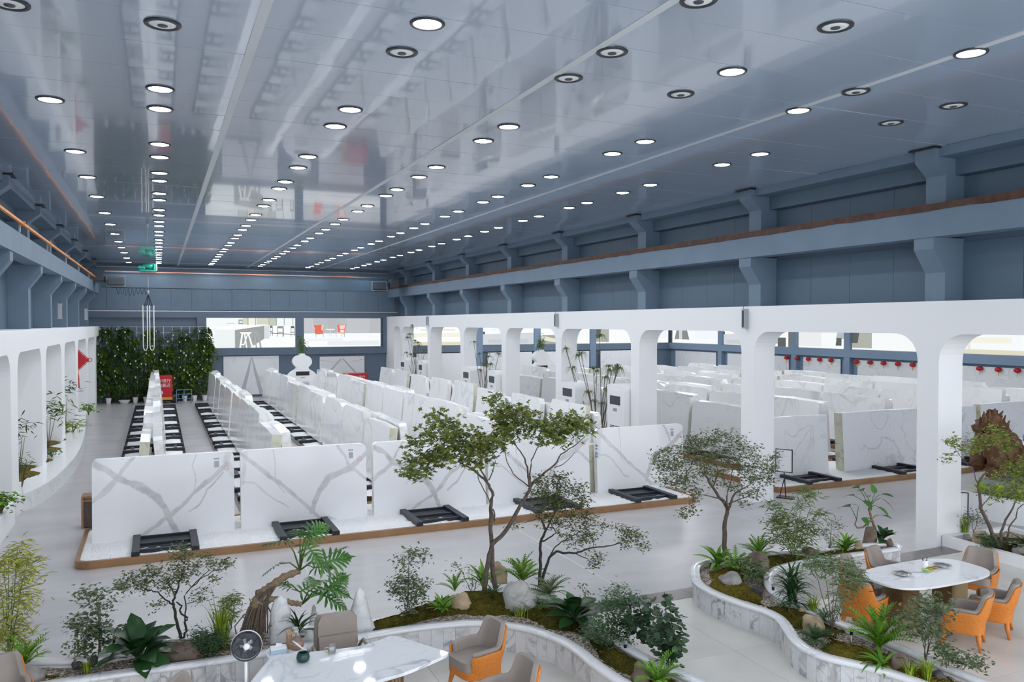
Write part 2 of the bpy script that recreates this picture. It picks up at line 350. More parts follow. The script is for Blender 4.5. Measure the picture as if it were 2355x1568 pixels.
for x, y, lit, lab in ((-1.5, 10.6, 0, 'unlit downlight with black rim at the top left corner'), (.08, 10.58, 0, 'unlit downlight with black rim in front of the first paired row'),
        (2.99, 9.28, 1, 'large lit downlight near the camera between two pale seams'), (2.99, 10.38, 0, 'unlit downlight just behind the nearest lit one'),
        (5.54, 7.39, 0, 'unlit downlight cut by the top edge of the picture'), (5.54, 9.25, 0, 'unlit downlight with black rim beside the middle seam, nearer one'), (5.54, 10.48, 0, 'unlit downlight beside the middle seam, farther one'),
        (7.54, 7.36, 0, 'unlit downlight near the top right, nearest of its file of three'), (7.54, 9.27, 1, 'lit downlight between two unlit ones right of the middle seam'), (7.54, 10.5, 0, 'unlit downlight right of the middle seam behind a lit one'),
        (9.93, 7.35, 1, 'lit downlight at the far right beside the right seam'), (9.94, 9.28, 0, 'unlit downlight under the right seam between two lit ones'), (9.94, 10.5, 1, 'lit downlight touching the right seam'),
        (12.05, 9.22, 0, 'unlit downlight near the right wall, nearer one'), (12.06, 10.46, 0, 'unlit downlight near the right wall, farther one')):
    downlight(x, y, lit, lab)
for o in list(COL.objects):
    if o.type == 'EMPTY' and o.name.startswith('downlight'): o['group'] = 'round ceiling downlights'
# ---- upper side walls with corbelled columns and crane runway beams
def upper_wall(side):
    sx = 1 if side == 'right' else -1
    fx = 14.5 if sx > 0 else -3.26                    # plane of the corbel fronts
    X = lambda d: fx + sx*d
    zt = 5.2 if sx > 0 else 4.5
    w = MB(); w.box((min(X(.9), X(1.2)), 0, zt), (max(X(.9), X(1.2)), BACKY, CEIL+.1)); wall = struct(w.obj('wall_'+side, M['bluewall']))
    # sheet cladding panels between the columns
    pc = {}
    ys = [0]+PY+[BACKY]
    for i in range(len(ys)-1):
        a, c = ys[i]+(.62 if i else 0), ys[i+1]+(.15 if i < len(ys)-2 else 0); n = 4; d = (c-a)/n
        for k in range(n):
            for z0, z1 in ((zt, 6.5), (7.1, 7.85)):
                key = (round(d, 3), z0)
                if key not in pc:
                    m = MB(); m.box((min(0, -sx*.02), .004, z0), (max(0, -sx*.02), d-.004, z1)); pc[key] = m.mesh('cladding_panel', M['bluewall'])
                mk('cladding_panel', pc[key], wall, (X(.9), a+k*d, 0))
    g = MB(); g.box((min(X(.12), X(.9)), 0, 8.2), (max(X(.12), X(.9)), BACKY, CEIL)); g.obj('girt', M['bluewall2'], wall)
    g = MB(); g.box((min(X(.62), X(.9)), 0, 7.86), (max(X(.62), X(.9)), BACKY, 8.2)); g.obj('girt', M['bluewall'], wall)
    low = [(X(.9), zt), (X(.34), zt), (X(.34), 5.85), (X(0), 6.32), (X(0), 6.56), (X(.9), 6.56)]
    up = [(X(.9), 7.1), (X(.34), 7.1), (X(.34), 7.85), (X(0), 8.13), (X(0), CEIL-.03), (X(.9), CEIL-.03)]
    m1 = MB().prism(low, 0, .47, 'y').mesh('corbel_column', M['bluewall2']); m2 = MB().prism(up, 0, .47, 'y').mesh('corbel_column', M['bluewall2'])
    cap = MB(); cap.box((min(X(-.1), X(.5)), -.06, CEIL-.035), (max(X(-.1), X(.5)), .55, CEIL-.012)); cm = cap.mesh('ceiling_cutout', M['black'])
    for y in PY:
        mk('corbel_column', m1, wall, (0, y+.15, 0)); mk('corbel_column', m2, wall, (0, y+.15, 0)); mk('ceiling_cutout', cm, wall, (0, y+.15, 0))
    rb = MB(); rb.box((min(X(-.03), X(.42)), 0, 6.56), (max(X(-.03), X(.42)), BACKY-.6, 7.12)); struct(rb.obj('runway_beam_'+side, M['bluewall2']))
    return wall
wall_right = upper_wall('right'); wall_left = upper_wall('left')
# crane rails on the runway beams
r = MB(); n = 160; lo = [(y, 7.10+random.uniform(-.015, .012)) for y in np.linspace(1, BACKY-.7, n)]
r.prism([(y, z) for y, z in lo]+[(BACKY-.7, 7.235), (1, 7.235)], 14.44, 14.56, 'x'); tag(r.obj('crane_rail', M['rust']), 'rusty brown crane rail along the top of the right runway beam', 'rail')
t = thing('conductor_rail', 'orange crane conductor rail running along the left runway beam', 'rail', (-3.12, 0, 7.32))
r = MB(); r.box((-.03, 1, -.03), (.03, BACKY-1.5, .03)); r.obj('bar', M['orange_rail'], t)
c = MB(); c.box((-.05, -.05, -.05), (.05, .05, .06)); cm = c.mesh('clamp', M['orange_rail'])
for y in PY[1:]: mk('clamp', cm, t, (0, y+1.2, 0))
s = MB()
for y in PY[1:]: s.box((-.09, y+1.18, -.22), (-.05, y+1.22, .03))
s.obj('bracket', M['grey'], t)
# ---- white arcades
def arcade(name, fx, depth, sx, zb, zt, pierw, y_last):
    root = MB(); root.box((min(fx, fx+sx*depth), 0, zb+.0), (max(fx, fx+sx*depth), PY[0]+.0, zt)); a = struct(root.obj(name, M['band']))
    ys = [y for y in PY]; rr = .55
    for i, y in enumerate(ys):
        p = MB(); p.box((min(fx, fx+sx*depth), y, 0), (max(fx, fx+sx*depth), y+pierw, zt)); p.obj('pier', M['band'], a)
        y0 = y+pierw; y1 = ys[i+1] if i+1 < len(ys) else y_last
        arc = lambda cy, cz, a0, a1: [(cy+rr*math.cos(a0+(a1-a0)*k/7), cz+rr*math.sin(a0+(a1-a0)*k/7)) for k in range(8)]
        # fillets and flat lintel as three convex-ish pieces
        sp = MB()
        sp.prism([(y0, zb), (y0, zt), (y1, zt), (y1, zb)], fx, fx+sx*depth, 'x')
        fil = arc(y0+rr, zb-rr, PI, PI/2)
        for k in range(7): sp.prism([fil[k], (y0, zb) if k == 0 else (fil[k][0], zb), (fil[k+1][0], zb), fil[k+1]], fx, fx+sx*depth, 'x')
        fil = arc(y1-rr, zb-rr, 0, PI/2)
        for k in range(7): sp.prism([fil[k], (y1, zb) if k == 0 else (fil[k][0], zb), (fil[k+1][0], zb), fil[k+1]], fx, fx+sx*depth, 'x')
        sp.obj('arch_spandrel', M['band'], a)
    return a
arc_r = arcade('arcade_right', 14.5, .7, 1, 4.58, 5.25, .5, 52.5); arc_l = arcade('arcade_left', -3.26, .8, -1, 4.05, 4.6, 1.05, BACKY)
b = MB(); b.box((14.5, 52.5, 0), (15.2, BACKY-.02, 5.25)); b.obj('pier', M['band'], arc_r)
b = MB(); b.box((-4.5, 0, 0), (-4.3, BACKY, 4.7)); b.obj('back_lining', M['band'], arc_l)
b = MB(); b.box((-4.4, 0, 4.55), (-3.3, BACKY, 4.62)); b.obj('top_board', M['band'], arc_l)
# ---- side aisle shell
AX = 38.3
b = MB(); b.box((AX+.0, 0, 0), (AX+.3, BACKY, 6.2)); wa = struct(b.obj('wall_aisle', M['aislewall']))
b = MB(); b.box((15.72, 0, 5.9), (AX+.3, BACKY+.3, 6.2)); struct(b.obj('ceiling_aisle', M['white']))
APIL = [19.0, 24.6, 30.3, 36.0, 40.4, 44.2, 47.95]
for y in APIL:
    p = MB(); p.box((AX-.3, y-.22, 0), (AX, y+.22, 5.9)); p.obj('pillar', M['aislewall'], wa)
p = MB(); p.box((AX-.32, 0, 2.74), (AX, BACKY, 3.2)); p.obj('beam', M['aislewall'], wa)
p = MB(); p.box((AX-.30, 0, 5.16), (AX, BACKY, 5.9)); p.obj('beam', M['aislewall'], wa)
# ---- back wall
b = MB(); b.box((-4.5, BACKY, 0), (AX+.3, BACKY+.3, CEIL+.1)); wb = struct(b.obj('wall_back', M['greywall']))
pmesh = MB(); pmesh.box((.006, -.03, 5.62), (1.19, 0, CEIL-.02)); pme = pmesh.mesh('cladding_panel', M['bluewall2'])
for i in range(16): mk('cladding_panel', pme, wb, (-4.05+i*1.2, BACKY, 0))
for z0, z1, d in ((2.72, 3.19, .18), (5.15, 5.5, .16)):
    p = MB(); p.box((-4.1 if z0 > 3 else 2.75, BACKY-d, z0), (AX, BACKY, z1)); p.obj('beam', M['greywall'], wb)
for x in (2.5, 8.59, 14.5, 21.4, 26.1, 30.9, 35.6):
    p = MB(); p.box((x-.26, BACKY-.2, 0 if x < 3 or x > 15 else 3.19), (x+.26, BACKY, 5.15)); p.obj('pillar', M['greywall'] if x < 15 else M['aislewall'], wb)
p = MB(); p.tube([(-4.1, BACKY-.12, 5.55), (15.3, BACKY-.12, 5.55)], .03); p.obj('pipe', M['paper'], wb)
p = MB(); p.box((-4.1, BACKY-.1, 8.22), (15.4, BACKY, 8.27)); p.obj('cornice_rail', M['grey'], wb)
# ---- fixed gray speaker-like wall boxes on the arcade beam
def wall_box(x, y, z0, z1, sx, label):
    t = thing('wall_box', label, 'wall fixture', (x, y, z0), 0, 'upright grey wall boxes'); h = z1-z0
    m = MB(); m.box((-.07, -.06, 0), (.07, .06, h)); bevel(m.obj('housing', M['grey'], t), .008)
    m = MB(); m.box((-.078 if sx < 0 else .07, -.035, .04), (-.07 if sx < 0 else .078, .035, h-.04)); m.obj('slot', M['darkgrey'], t)
    m = MB(); m.tube([(0, .05, h), (0, .08, h+.06), (0, .02, h+.1)], .008, 4); m.obj('cable', M['darkgrey'], t)
for y, l in ((17.15, 'nearest'), (28.3, 'middle'), (44.9, 'farthest')):
    wall_box(14.43, y, 4.66, 5.18, -1, 'slim upright grey box on the white arcade beam, %s of three' % l)
for y, l in ((32.6, 'nearer'), (43.9, 'farther')):
    wall_box(-3.2, y, 4.95, 5.5, 1, 'slim upright pale box high on the left columns, %s of two' % l)
o = MB(); o.box((-.006, -.05, -.05), (.0, .05, .05)); tag(o.obj('wall_socket', M['paper'], None, loc=(14.5, 11.55, .55)), 'white wall socket low on the nearest right pier', 'socket')
# ================================================================ LIGHT BOXES (back-lit photo panels)
PM = {}
def pmat(c, k=1.0):
    key = tuple(round(v, 3) for v in c)+(k,)
    if key not in PM:
        PM[key] = plain('print_ink', (.02, .02, .02), .35, emit=c, es=POSTER*k)
    return PM[key]
def lightbox(label, origin, axis, w, h, bgc, shapes):
    """origin = lower left seen from the hall; axis 'x' faces -Y, axis 'y' faces -X (u runs toward the viewer)"""
    t = thing('light_box', label, 'light box', origin, 0 if axis == 'x' else -PI/2, 'back-lit photo panels')
    f = MB(); e = .03
    for a, c in (((-e, -.02, -e), (w+e, .10, 0)), ((-e, -.02, h), (w+e, .10, h+e)), ((-e, -.02, 0), (0, .10, h)), ((w, -.02, 0), (w+e, .10, h))): f.box(a, c)
    f.obj('frame', M['grey'], t)
    m = MB(); m.box((0, .0, 0), (w, .09, h)); scr = m.obj('screen', pmat(bgc), t)
    if shapes:
        p = MB(); mats = []
        for i, (c, poly) in enumerate(shapes):
            mm = pmat(c)
            if mm not in mats: mats.append(mm)
            y = -.002-.0006*i
            p.add([(u*w, y, v*h) for u, v in poly], [tuple(range(len(poly)))], mats.index(mm))
        p.obj('print', mats, scr)
    return t
def R(u0, v0, u1, v1): return [(u0, v0), (u1, v0), (u1, v1), (u0, v1)]
def Ln(u0, v0, u1, v1, w=.004):
    du, dv = (u1-u0), (v1-v0)*.35; L_ = math.hypot(du, dv) or 1; nx, ny = -dv/L_*w, du/L_*w/.35
    return [(u0-nx, v0-ny), (u1-nx, v1-ny), (u1+nx, v1+ny), (u0+nx, v0+ny)]
def q1(x, y): return ((x-75)/1093, 1-(y-55)/385)
def P1(*a): return [q1(a[i], a[i+1]) for i in range(0, len(a), 2)]
g, dk, lg, bei = (.30, .32, .31), (.09, .10, .10), (.66, .70, .74), (.62, .64, .50)
sh = [((.86, .9, .9), R(0, .72, 1, 1)), ((.80, .86, .86), P1(180,190, 415,205, 415,440, 150,440)), (bei, P1(510,55, 575,55, 575,138, 510,138)), ((.85, .85, .75), P1(580,55, 665,55, 665,138, 580,138)), (bei, P1(680,55, 835,55, 835,140, 680,140)), ((.5,.56,.44), P1(845,55, 930,55, 930,155, 845,155)),
      ((.95, .97, .97), P1(190,180, 480,138, 840,140, 840,152, 415,208, 180,205)), (g, P1(415,210, 775,155, 775,325, 600,440, 415,440)), (lg, P1(775,155, 840,150, 840,325, 775,325)), ((.25,.3,.3), P1(460,75, 512,75, 512,135, 460,135)), ((.75,.8,.8), P1(470,90, 508,90, 508,120, 470,120)), ((.5,.55,.55), P1(315,122, 410,120, 410,128, 315,130))]
for x in (577, 668, 838, 930, 1028, 1140): sh.append((dk, P1(x-3,55, x+3,55, x+3,150, x-3,150)))
for x, y, w in ((848,155,34), (940,160,80), (1112,160,46)):
    sh += [(dk, P1(x,y, x+w,y, x+w,y+28, x,y+28)), (dk, P1(x,y, x+6,y, x+6,y+140, x,y+140)), (dk, P1(x+w-6,y, x+w,y, x+w,y+130, x+w-6,y+130)), (dk, P1(x,y+75, x+w,y+75, x+w,y+84, x,y+84))]
sh += [(dk, P1(860,248, 1165,268, 1165,276, 860,256)), (dk, P1(1008,165, 1016,165, 1016,305, 1008,305)), ((.88,.9,.9), P1(870,165, 1085,172, 1085,180, 870,172))]
for (x0, c, dx) in ((590, (.35,.37,.37), 18), (470, (.97,.98,.98), 0)):
    sh += [(c, P1(x0,238-dx, x0+150-dx*2,238-dx, x0+130-dx*2,262-dx, x0+22,262-dx)), (c, P1(x0+25,258-dx, x0+45,258-dx, x0+18,440, x0-4,440)), (c, P1(x0+100,258-dx, x0+118,258-dx, x0+170-dx,440, x0+148-dx,440)), (c, P1(x0+55,258-dx, x0+70,258-dx, x0+95,440, x0+78,440)), (c, P1(x0+95,262-dx, x0+108,262-dx, x0+55,410, x0+42,410)), (c, P1(x0+12,392, x0+60,392, x0+60,404, x0+10,404))]
lightbox('back-lit photo of a white kitchen island with two bar stools, left on the back wall', (2.80, BACKY-.14, 3.21), 'x', 5.50, 1.92, (.92, .95, .94), sh)
def q2(x, y): return ((x-1265)/970, 1-(y-55)/370)
def P2(*a): return [q2(a[i], a[i+1]) for i in range(0, len(a), 2)]
rd, pk = (.80, .14, .07), (.95, .62, .55)
sh = [((.47, .49, .52), R(0, .47, 1, 1)), ((.53, .55, .58), R(.0, .47, .12, 1)), ((.52, .54, .57), R(.55, .47, .85, 1)), ((.45, .47, .5), R(.3, .47, .45, 1)), ((.80, .84, .86), R(.3, .05, .98, .2)), ((.85,.88,.9), R(.05,.2,.5,.3))]
sh += [(rd, P2(1372,137, 1400,145, 1500,138, 1488,198, 1505,255, 1408,264, 1392,195)), (pk, P2(1485,140, 1503,135, 1492,205, 1478,205)), (pk, P2(1368,135, 1378,135, 1402,200, 1394,205))]
for x in (1412, 1502): sh.append((dk, P2(x-2,255, x+2,255, x+5,300, x+1,300)))
sh += [(rd, P2(1680,135, 1700,142, 1780,140, 1799,135, 1772,210, 1768,258, 1690,232)), (pk, P2(1705,150, 1785,142, 1765,200, 1712,198)), (pk, P2(1650,242, 1740,240, 1740,256, 1655,256)), ((.95,.8,.76), P2(1712,205, 1765,208, 1765,245, 1720,235))]
for x in (1662, 1738, 1768): sh.append((dk, P2(x-2,250, x+2,250, x+4,298, x,298)))
sh += [((.9, .92, .93), P2(1530,195, 1650,195, 1640,206, 1540,206)), (lg, P2(1586,205, 1592,205, 1576,298, 1570,298)), (lg, P2(1588,205, 1594,205, 1610,298, 1604,298)), ((.45,.62,.15), P2(1555,165, 1575,165, 1572,192, 1558,192))]
lightbox('back-lit photo of two red armchairs and a small table, right on the back wall', (8.87, BACKY-.14, 3.21), 'x', 5.20, 1.92, (.93, .95, .96), sh)
def scene_shapes(kind, rg):
    W1, D1, G1 = (.93, .95, .95), (.08, .09, .09), (.45, .48, .50)
    if kind == 0: s = [((.72,.76,.77), R(0,.7,1,1)), (D1, R(.0,.12,.1,.5)), (G1, R(.1,.10,.6,.45)), (D1, R(.57,.0,.8,.32)), ((.13,.14,.13), R(.87,0,1,1)), ((.97,.97,.97), R(.08,.45,.78,.5)), ((.2,.3,.15), R(.42,.5,.47,.75)), (D1, R(.05,.6,.09,.68)), (D1, R(.24,.62,.27,.7)), (D1, R(.55,.62,.58,.7))]
    elif kind == 1: s = [(D1, [(0,.75),(.2,.82),(.22,.95),(.05,.95)]), ((.80,.82,.81), R(.0,.05,.5,.7)), ((.72,.74,.74), R(.42,.6,.8,.95)), (G1, [(.8,.3),(.97,.32),(.97,.6),(.85,.62)]), (D1, [(.8,.1),(.92,.1),(.92,.35),(.82,.35)])]
    elif kind == 2: s = [((.40,.42,.36), R(0,.05,.28,.75)), (D1, [(0,.2),(.08,.2),(.12,.8),(0,.7)]), ((.78,.8,.8), [(.45,1),(.6,1),(1,.1),(1,.35)]), (D1, R(.13,.75,.2,.9))]
    elif kind == 3: s = [((.2,.22,.22), [(.05,.15),(.38,.15),(.30,.75),(.12,.75)]), ((.6,.62,.62), R(.15,.15,.22,.7)), ((.85,.9,.95), R(.5,.2,.95,.9))]
    elif kind == 4: s = [((.80,.86,.8), R(.0,.2,.3,1)), ((.55,.62,.58), R(.2,.15,.34,.8)), ((.3,.4,.55), R(0,.1,.07,.45)), ((.75,.78,.78), R(.72,.1,.78,.85))]
    elif kind == 5: s = [((.35,.36,.28), R(0,.0,.3,.35)), ((.75,.76,.66), [(0,.35),(.5,.1),(.5,.0),(0,.15)]), ((.9,.9,.88), R(.3,.2,.8,.8))]
    elif kind == 6: s = [((.72,.68,.52), R(0,0,1,.12)), ((.88,.86,.74), R(.1,.3,.8,.45)), (D1, R(.84,.75,.9,.95)), ((.80,.76,.6), R(.2,.55,.7,.6)), ((.8,.78,.65), R(.35,.12,.38,.7))]
    else: s = [((.62,.66,.70), [(0,0),(1,0),(1,.45),(.0,.4)]), ((.85,.9,.95), [(.2,.5),(.5,.9),(.45,.95),(.15,.55)]), (D1, R(0,.4,.04,.5)), ((.55,.58,.6), R(.1,.05,.9,.2))]
    return s
AP = [0.2]+APIL+[54.4]
for i in range(1, len(AP)-1):
    y0, y1 = AP[i]+.25, AP[i+1]-.25
    kind = [7, 7, 6, 2, 1, 0, 7, 3, 4][i]
    lightbox('back-lit interior photo on the side aisle wall, %s light box from its near end' % ORD[i-1], (AX-.12, y1, 3.23), 'y', y1-y0, 1.9, (.90, .93, .93), scene_shapes(kind, random))
BX = [15.6, 21.4, 26.1, 30.9, 35.6, 38.2]
for i in range(5):
    x0, x1 = BX[i]+.3, BX[i+1]-.3
    lightbox('back-lit photo high on the aisle back wall, %s from the white arcade' % ORD[i], (x0, BACKY-.14, 3.23), 'x', x1-x0, 1.9, (.93, .95, .95), scene_shapes([6, 7, 5, 2, 3][i], random))
# ================================================================ SLAB DISPLAY
# --- beds: bronze kerb round a bed of white pebbles
def rrect(x0, y0, x1, y1, r, n=6):
    pts = []
    for cx, cy, a in ((x1-r, y0+r, -PI/2), (x1-r, y1-r, 0), (x0+r, y1-r, PI/2), (x0+r, y0+r, PI)):
        pts += [(cx+r*math.cos(a+PI/2*k/n), cy+r*math.sin(a+PI/2*k/n)) for k in range(n+1)]
    return pts
def bed(label, x0, y0, x1, y1, mat, cell=.3):
    t = thing('pebble_bed', label, 'plinth', (x0, y0, 0), 0, 'raised pebble beds')
    o = rrect(0, 0, x1-x0, y1-y0, .28); i_ = rrect(.09, .09, x1-x0-.09, y1-y0-.09, .2); n = len(o); H = .15
    m = MB(); vs = [(x, y, 0) for x, y in o]+[(x, y, H) for x, y in o]+[(x, y, H) for x, y in i_]+[(x, y, .02) for x, y in i_]
    m.add(vs, [(k*n+j, k*n+(j+1) % n, (k+1)*n+(j+1) % n, (k+1)*n+j) for k in range(3) for j in range(n)]); m.obj('kerb', mat, t)
    nx, ny = max(2, int((x1-x0)/cell)), max(2, int((y1-y0)/cell)); p = MB(); vs = []
    for j in range(ny+1):
        for i in range(nx+1):
            ed = i in (0, nx) or j in (0, ny)
            vs.append((.07+(x1-x0-.14)*i/nx, .07+(y1-y0-.14)*j/ny, .115 if ed else .125+random.uniform(-.012, .03)))
    p.add(vs, [(j*(nx+1)+i, j*(nx+1)+i+1, (j+1)*(nx+1)+i+1, (j+1)*(nx+1)+i) for j in range(ny) for i in range(nx)])
    p.obj('pebbles', M['pebble'], t, True, kind='stuff')
FB = (-1.55, 17.5, 13.25, 20.5)
bed('long front bed of white pebbles with a polished bronze kerb', *FB, M['bronze'], .12)
ROWX = [-1.22, 1.86, 4.96, 8.06, 11.16]
for i, x in enumerate(ROWX): bed('dark-kerbed pebble bed running to the back wall, %s from the left' % ORD[i], x, 21.05, x+2.08, 49.2, M['dbronze'])
bed('front pebble bed with bronze kerb in the side aisle', 15.95, 17.5, 36.5, 20.5, M['bronze'], .2)
AROWX = [17.2, 20.4, 23.6, 26.8, 30.0, 33.2]
for i, x in enumerate(AROWX): bed('bronze-kerbed pebble bed in the side aisle, %s from the arcade' % ORD[i], x, 21.1, x+2.1, 46.6, M['bronze'], .4)
# --- black steel racks (long rails across the bed, cross bars, leaning A-frame posts); local x runs across the bed
def rack_proto(W, half=.56, pc=None):
    pc = pc or W/2
    t = thing('slab_rack', '-', 'rack')
    for s in (-half, half):
        m = MB(); m.box((0, s-.075, .07), (W, s+.075, .235)); bevel(m.obj('base_rail', M['steel'], t), .006, 1)
    for x in (.30, W-.30, W/2):
        m = MB(); m.box((x-.05, -half+.075, .08), (x+.05, half-.075, .20)); m.obj('cross_bar', M['steel'], t)
    for s in (-half, half):
        for d in (-1, 1):
            m = MB(); m.prism([(pc+d*.22, .235), (pc+d*.12, .235), (pc+d*.04, 1.72), (pc+d*.10, 1.72)], s-.05, s+.05, 'y'); m.obj('leaning_post', M['steel'], t)
    m = MB(); m.box((pc-.06, -half, 1.66), (pc+.06, half, 1.74)); m.obj('top_bar', M['steel'], t)
    return t
# --- slab bundles. local u along the length, leaning toward +y
def slab_mesh(L, H, th, cut, mats, name='marble_slab', uneven=True):
    c1, c2, c3, c4 = cut      # corner cuts: (du, dv) top-left, top-right
    poly = [(0, 0), (L, 0), (L, H-c2[1])]
    if c2[0] > 0: poly.append((L-c2[0], H-c3))
    poly.append((L*.55, H+c4))
    if c1[0] > 0: poly.append((c1[0], H))
    poly.append((0, H-c1[1]))
    m = MB(); n = len(poly)
    fr = [(u, 0, w) for u, w in poly]; bk = [(u, th, w) for u, w in poly]
    m.add(fr+bk, [tuple(range(n)), tuple(range(2*n-1, n-1, -1))], 0)
    for i in range(n):
        j = (i+1) % n; end = 1 if abs(poly[i][0]-poly[j][0]) < .35 and abs(poly[i][1]-poly[j][1]) > .3 else 0
        m.add([fr[i], fr[j], bk[j], bk[i]], [(3, 2, 1, 0)], end)
    return m.mesh(name, mats)
SM = []
for k in range(10):
    L = random.uniform(2.85, 3.06); H = random.uniform(1.70, 1.92)
    rc = lambda p: (random.uniform(.08, .3), random.uniform(.04, .28)) if random.random() < p else (0, 0)
    SM.append(slab_mesh(L, H, random.uniform(.20, .30), (rc(.5), rc(.5), random.uniform(0, .03), random.uniform(-.03, .04)), [M['slab'], M['slab_end'] if k % 5 else M['slab_end_warm']]))
TALL = [slab_mesh(2.75, 2.05, .16, ((.35, .9), (.12, .5), 0, -.02), [M['slab'], M['slab_end_warm']]), slab_mesh(2.7, 2.0, .18, ((.28, 1.4), (.1, .2), .02, 0), [M['slab'], M['slab_end']]),
        slab_mesh(2.85, 1.95, .16, ((.12, 1.2), (.35, .8), .05, .0), [M['slab'], M['slab_end_warm']])]
LEAN = math.radians(5)
def slab(me, x, y, rz, label, group, lean=LEAN, z=.235):
    o = bpy.data.objects.new('marble_slab', me); COL.objects.link(o)
    o.location = (x, y, z); o.rotation_euler = Euler((-lean, 0, rz), 'XYZ'); return tag(o, label, 'marble slab', group)
rp = rack_proto(2.06); first = True
def put_rack(x, y, rz, label, proto=None):
    global first
    p = proto or rp
    if first and proto is None: p.location = (x, y, 0); p.rotation_euler = (0, 0, rz); p['label'] = label; p['group'] = 'black slab racks'; first = False
    else: dup(p, (x, y, 0), rz, label, 'black slab racks')
SIDE = ('left', 'right')
ROWY = [22.75+3.2*k for k in range(9)]
for r, x in enumerate(ROWX):
    for k, y in enumerate(ROWY):
        if r == 4 and k > 7: continue
        put_rack(x+.01, y, 0, 'black steel rack %s from the front in the %s row from the left' % (ORD[k], ORD[r]))
        for s in (0, 1):
            lab = 'marble slab bundle, %s from the front, %s side, %s row from the left' % (ORD[k], SIDE[s], ORD[r])
            g = 'marble slabs in the rows of the main hall'
            if r == 4 and s == 0: me = TALL[k % 3]; yo = .08
            else: me = SM[(r*5+k*3+s*4) % 10]; yo = random.uniform(-.12, .12)
            L = max(v.co.x for v in me.vertices); j = random.uniform(-.035, .035)
            if s == 0: slab(me, x+.66+j, y+L/2+yo-.02, -PI/2, lab, g)          # face toward -X
            else: slab(me, x+1.42+j, y-L/2+yo, PI/2, lab, g)
for r, x in enumerate(AROWX):
    for k in range(8):
        y = 22.8+3.15*k
        put_rack(x+.01, y, 0, 'side aisle rack, %s from the front, %s row from the arcade' % (ORD[k], ORD[r]))
        for s in (0, 1):
            if r > 2 and s == 1 and k > 4: continue
            me = SM[(r*7+k*3+s*5) % 10]; L = max(v.co.x for v in me.vertices)
            lab = 'side aisle marble slab, %s from the front, %s side, %s row from the arcade' % (ORD[k], SIDE[s], ORD[r])
            if s == 0: slab(me, x+.66, y+L/2, -PI/2, lab, 'marble slabs in the side aisle')
            else: slab(me, x+1.42, y-L/2, PI/2, lab, 'marble slabs in the side aisle')
# --- front row: five book-matched show slabs with broad crossing grey veins
def veincol():
    m, nt, b, N, L = nm('bookmatched_marble')
    at = N('ShaderNodeAttribute'); at.attribute_name = 'vein'; mix = N('ShaderNodeMix'); mix.data_type = 'RGBA'
    mix.inputs['A'].default_value = (.86, .87, .89, 1); mix.inputs['B'].default_value = (.43, .42, .43, 1)
    L(at.outputs['Fac'], mix.inputs['Factor']); L(mix.outputs['Result'], b.inputs['Base Color']); b.inputs['Roughness'].default_value = .10
    return m
M['book'] = veincol()
def vnoise(x, y, seed, octs=4):
    out = np.zeros_like(x); r = np.random.default_rng(seed); amp = 1.
    for o in range(octs):
        t = r.random((64, 64)); xi = np.floor(x).astype(int); yi = np.floor(y).astype(int); fx = x-xi; fy = y-yi
        fx = fx*fx*(3-2*fx); fy = fy*fy*(3-2*fy); a = lambda i, j: t[(xi+i) % 64, (yi+j) % 64]
        out += amp*((a(0,0)*(1-fx)+a(1,0)*fx)*(1-fy)+(a(0,1)*(1-fx)+a(1,1)*fx)*fy-.5); x = x*2.03+7.1; y = y*2.03+3.7; amp *= .5
    return out
VA = [([(0,.95),(.1,.87),(.18,.74),(.33,.63),(.45,.49),(.51,.32),(.58,.03)], .030, .75), ([(0,.50),(.07,.60),(.17,.73)], .022, .5), ([(.27,1),(.21,.86),(.18,.75)], .014, .6),
      ([(.95,.85),(.84,.70),(.68,.5),(.55,.27),(.5,.22),(.36,.1),(.28,-.02)], .018, .65), ([(.92,.75),(.8,.55),(.74,.38),(.66,.3)], .007, .6), ([(.73,.98),(.70,.85),(.72,.72),(.69,.5)], .003, .5), ([(1,.7),(.95,.88),(.97,1)], .03, .35)]
VB = [([(-.02,1.0),(.03,.93),(.15,.77),(.33,.5),(.45,.34),(.54,.2),(.60,.1),(.68,.08),(.78,-.02)], .020, .65), ([(.99,.86),(.86,.7),(.76,.62),(.68,.57),(.61,.42),(.57,.28),(.55,.16)], .026, .7), ([(.77,1),(.83,.86),(.86,.72),(.93,.62),(1,.5)], .013, .6),
      ([(0,.62),(.1,.6),(.2,.45),(.3,.30),(.36,.25)], .006, .5), ([(.25,1),(.27,.8),(.27,.55),(.33,.42)], .003, .5), ([(.05,1),(.02,.8),(.0,.6)], .03, .3)]
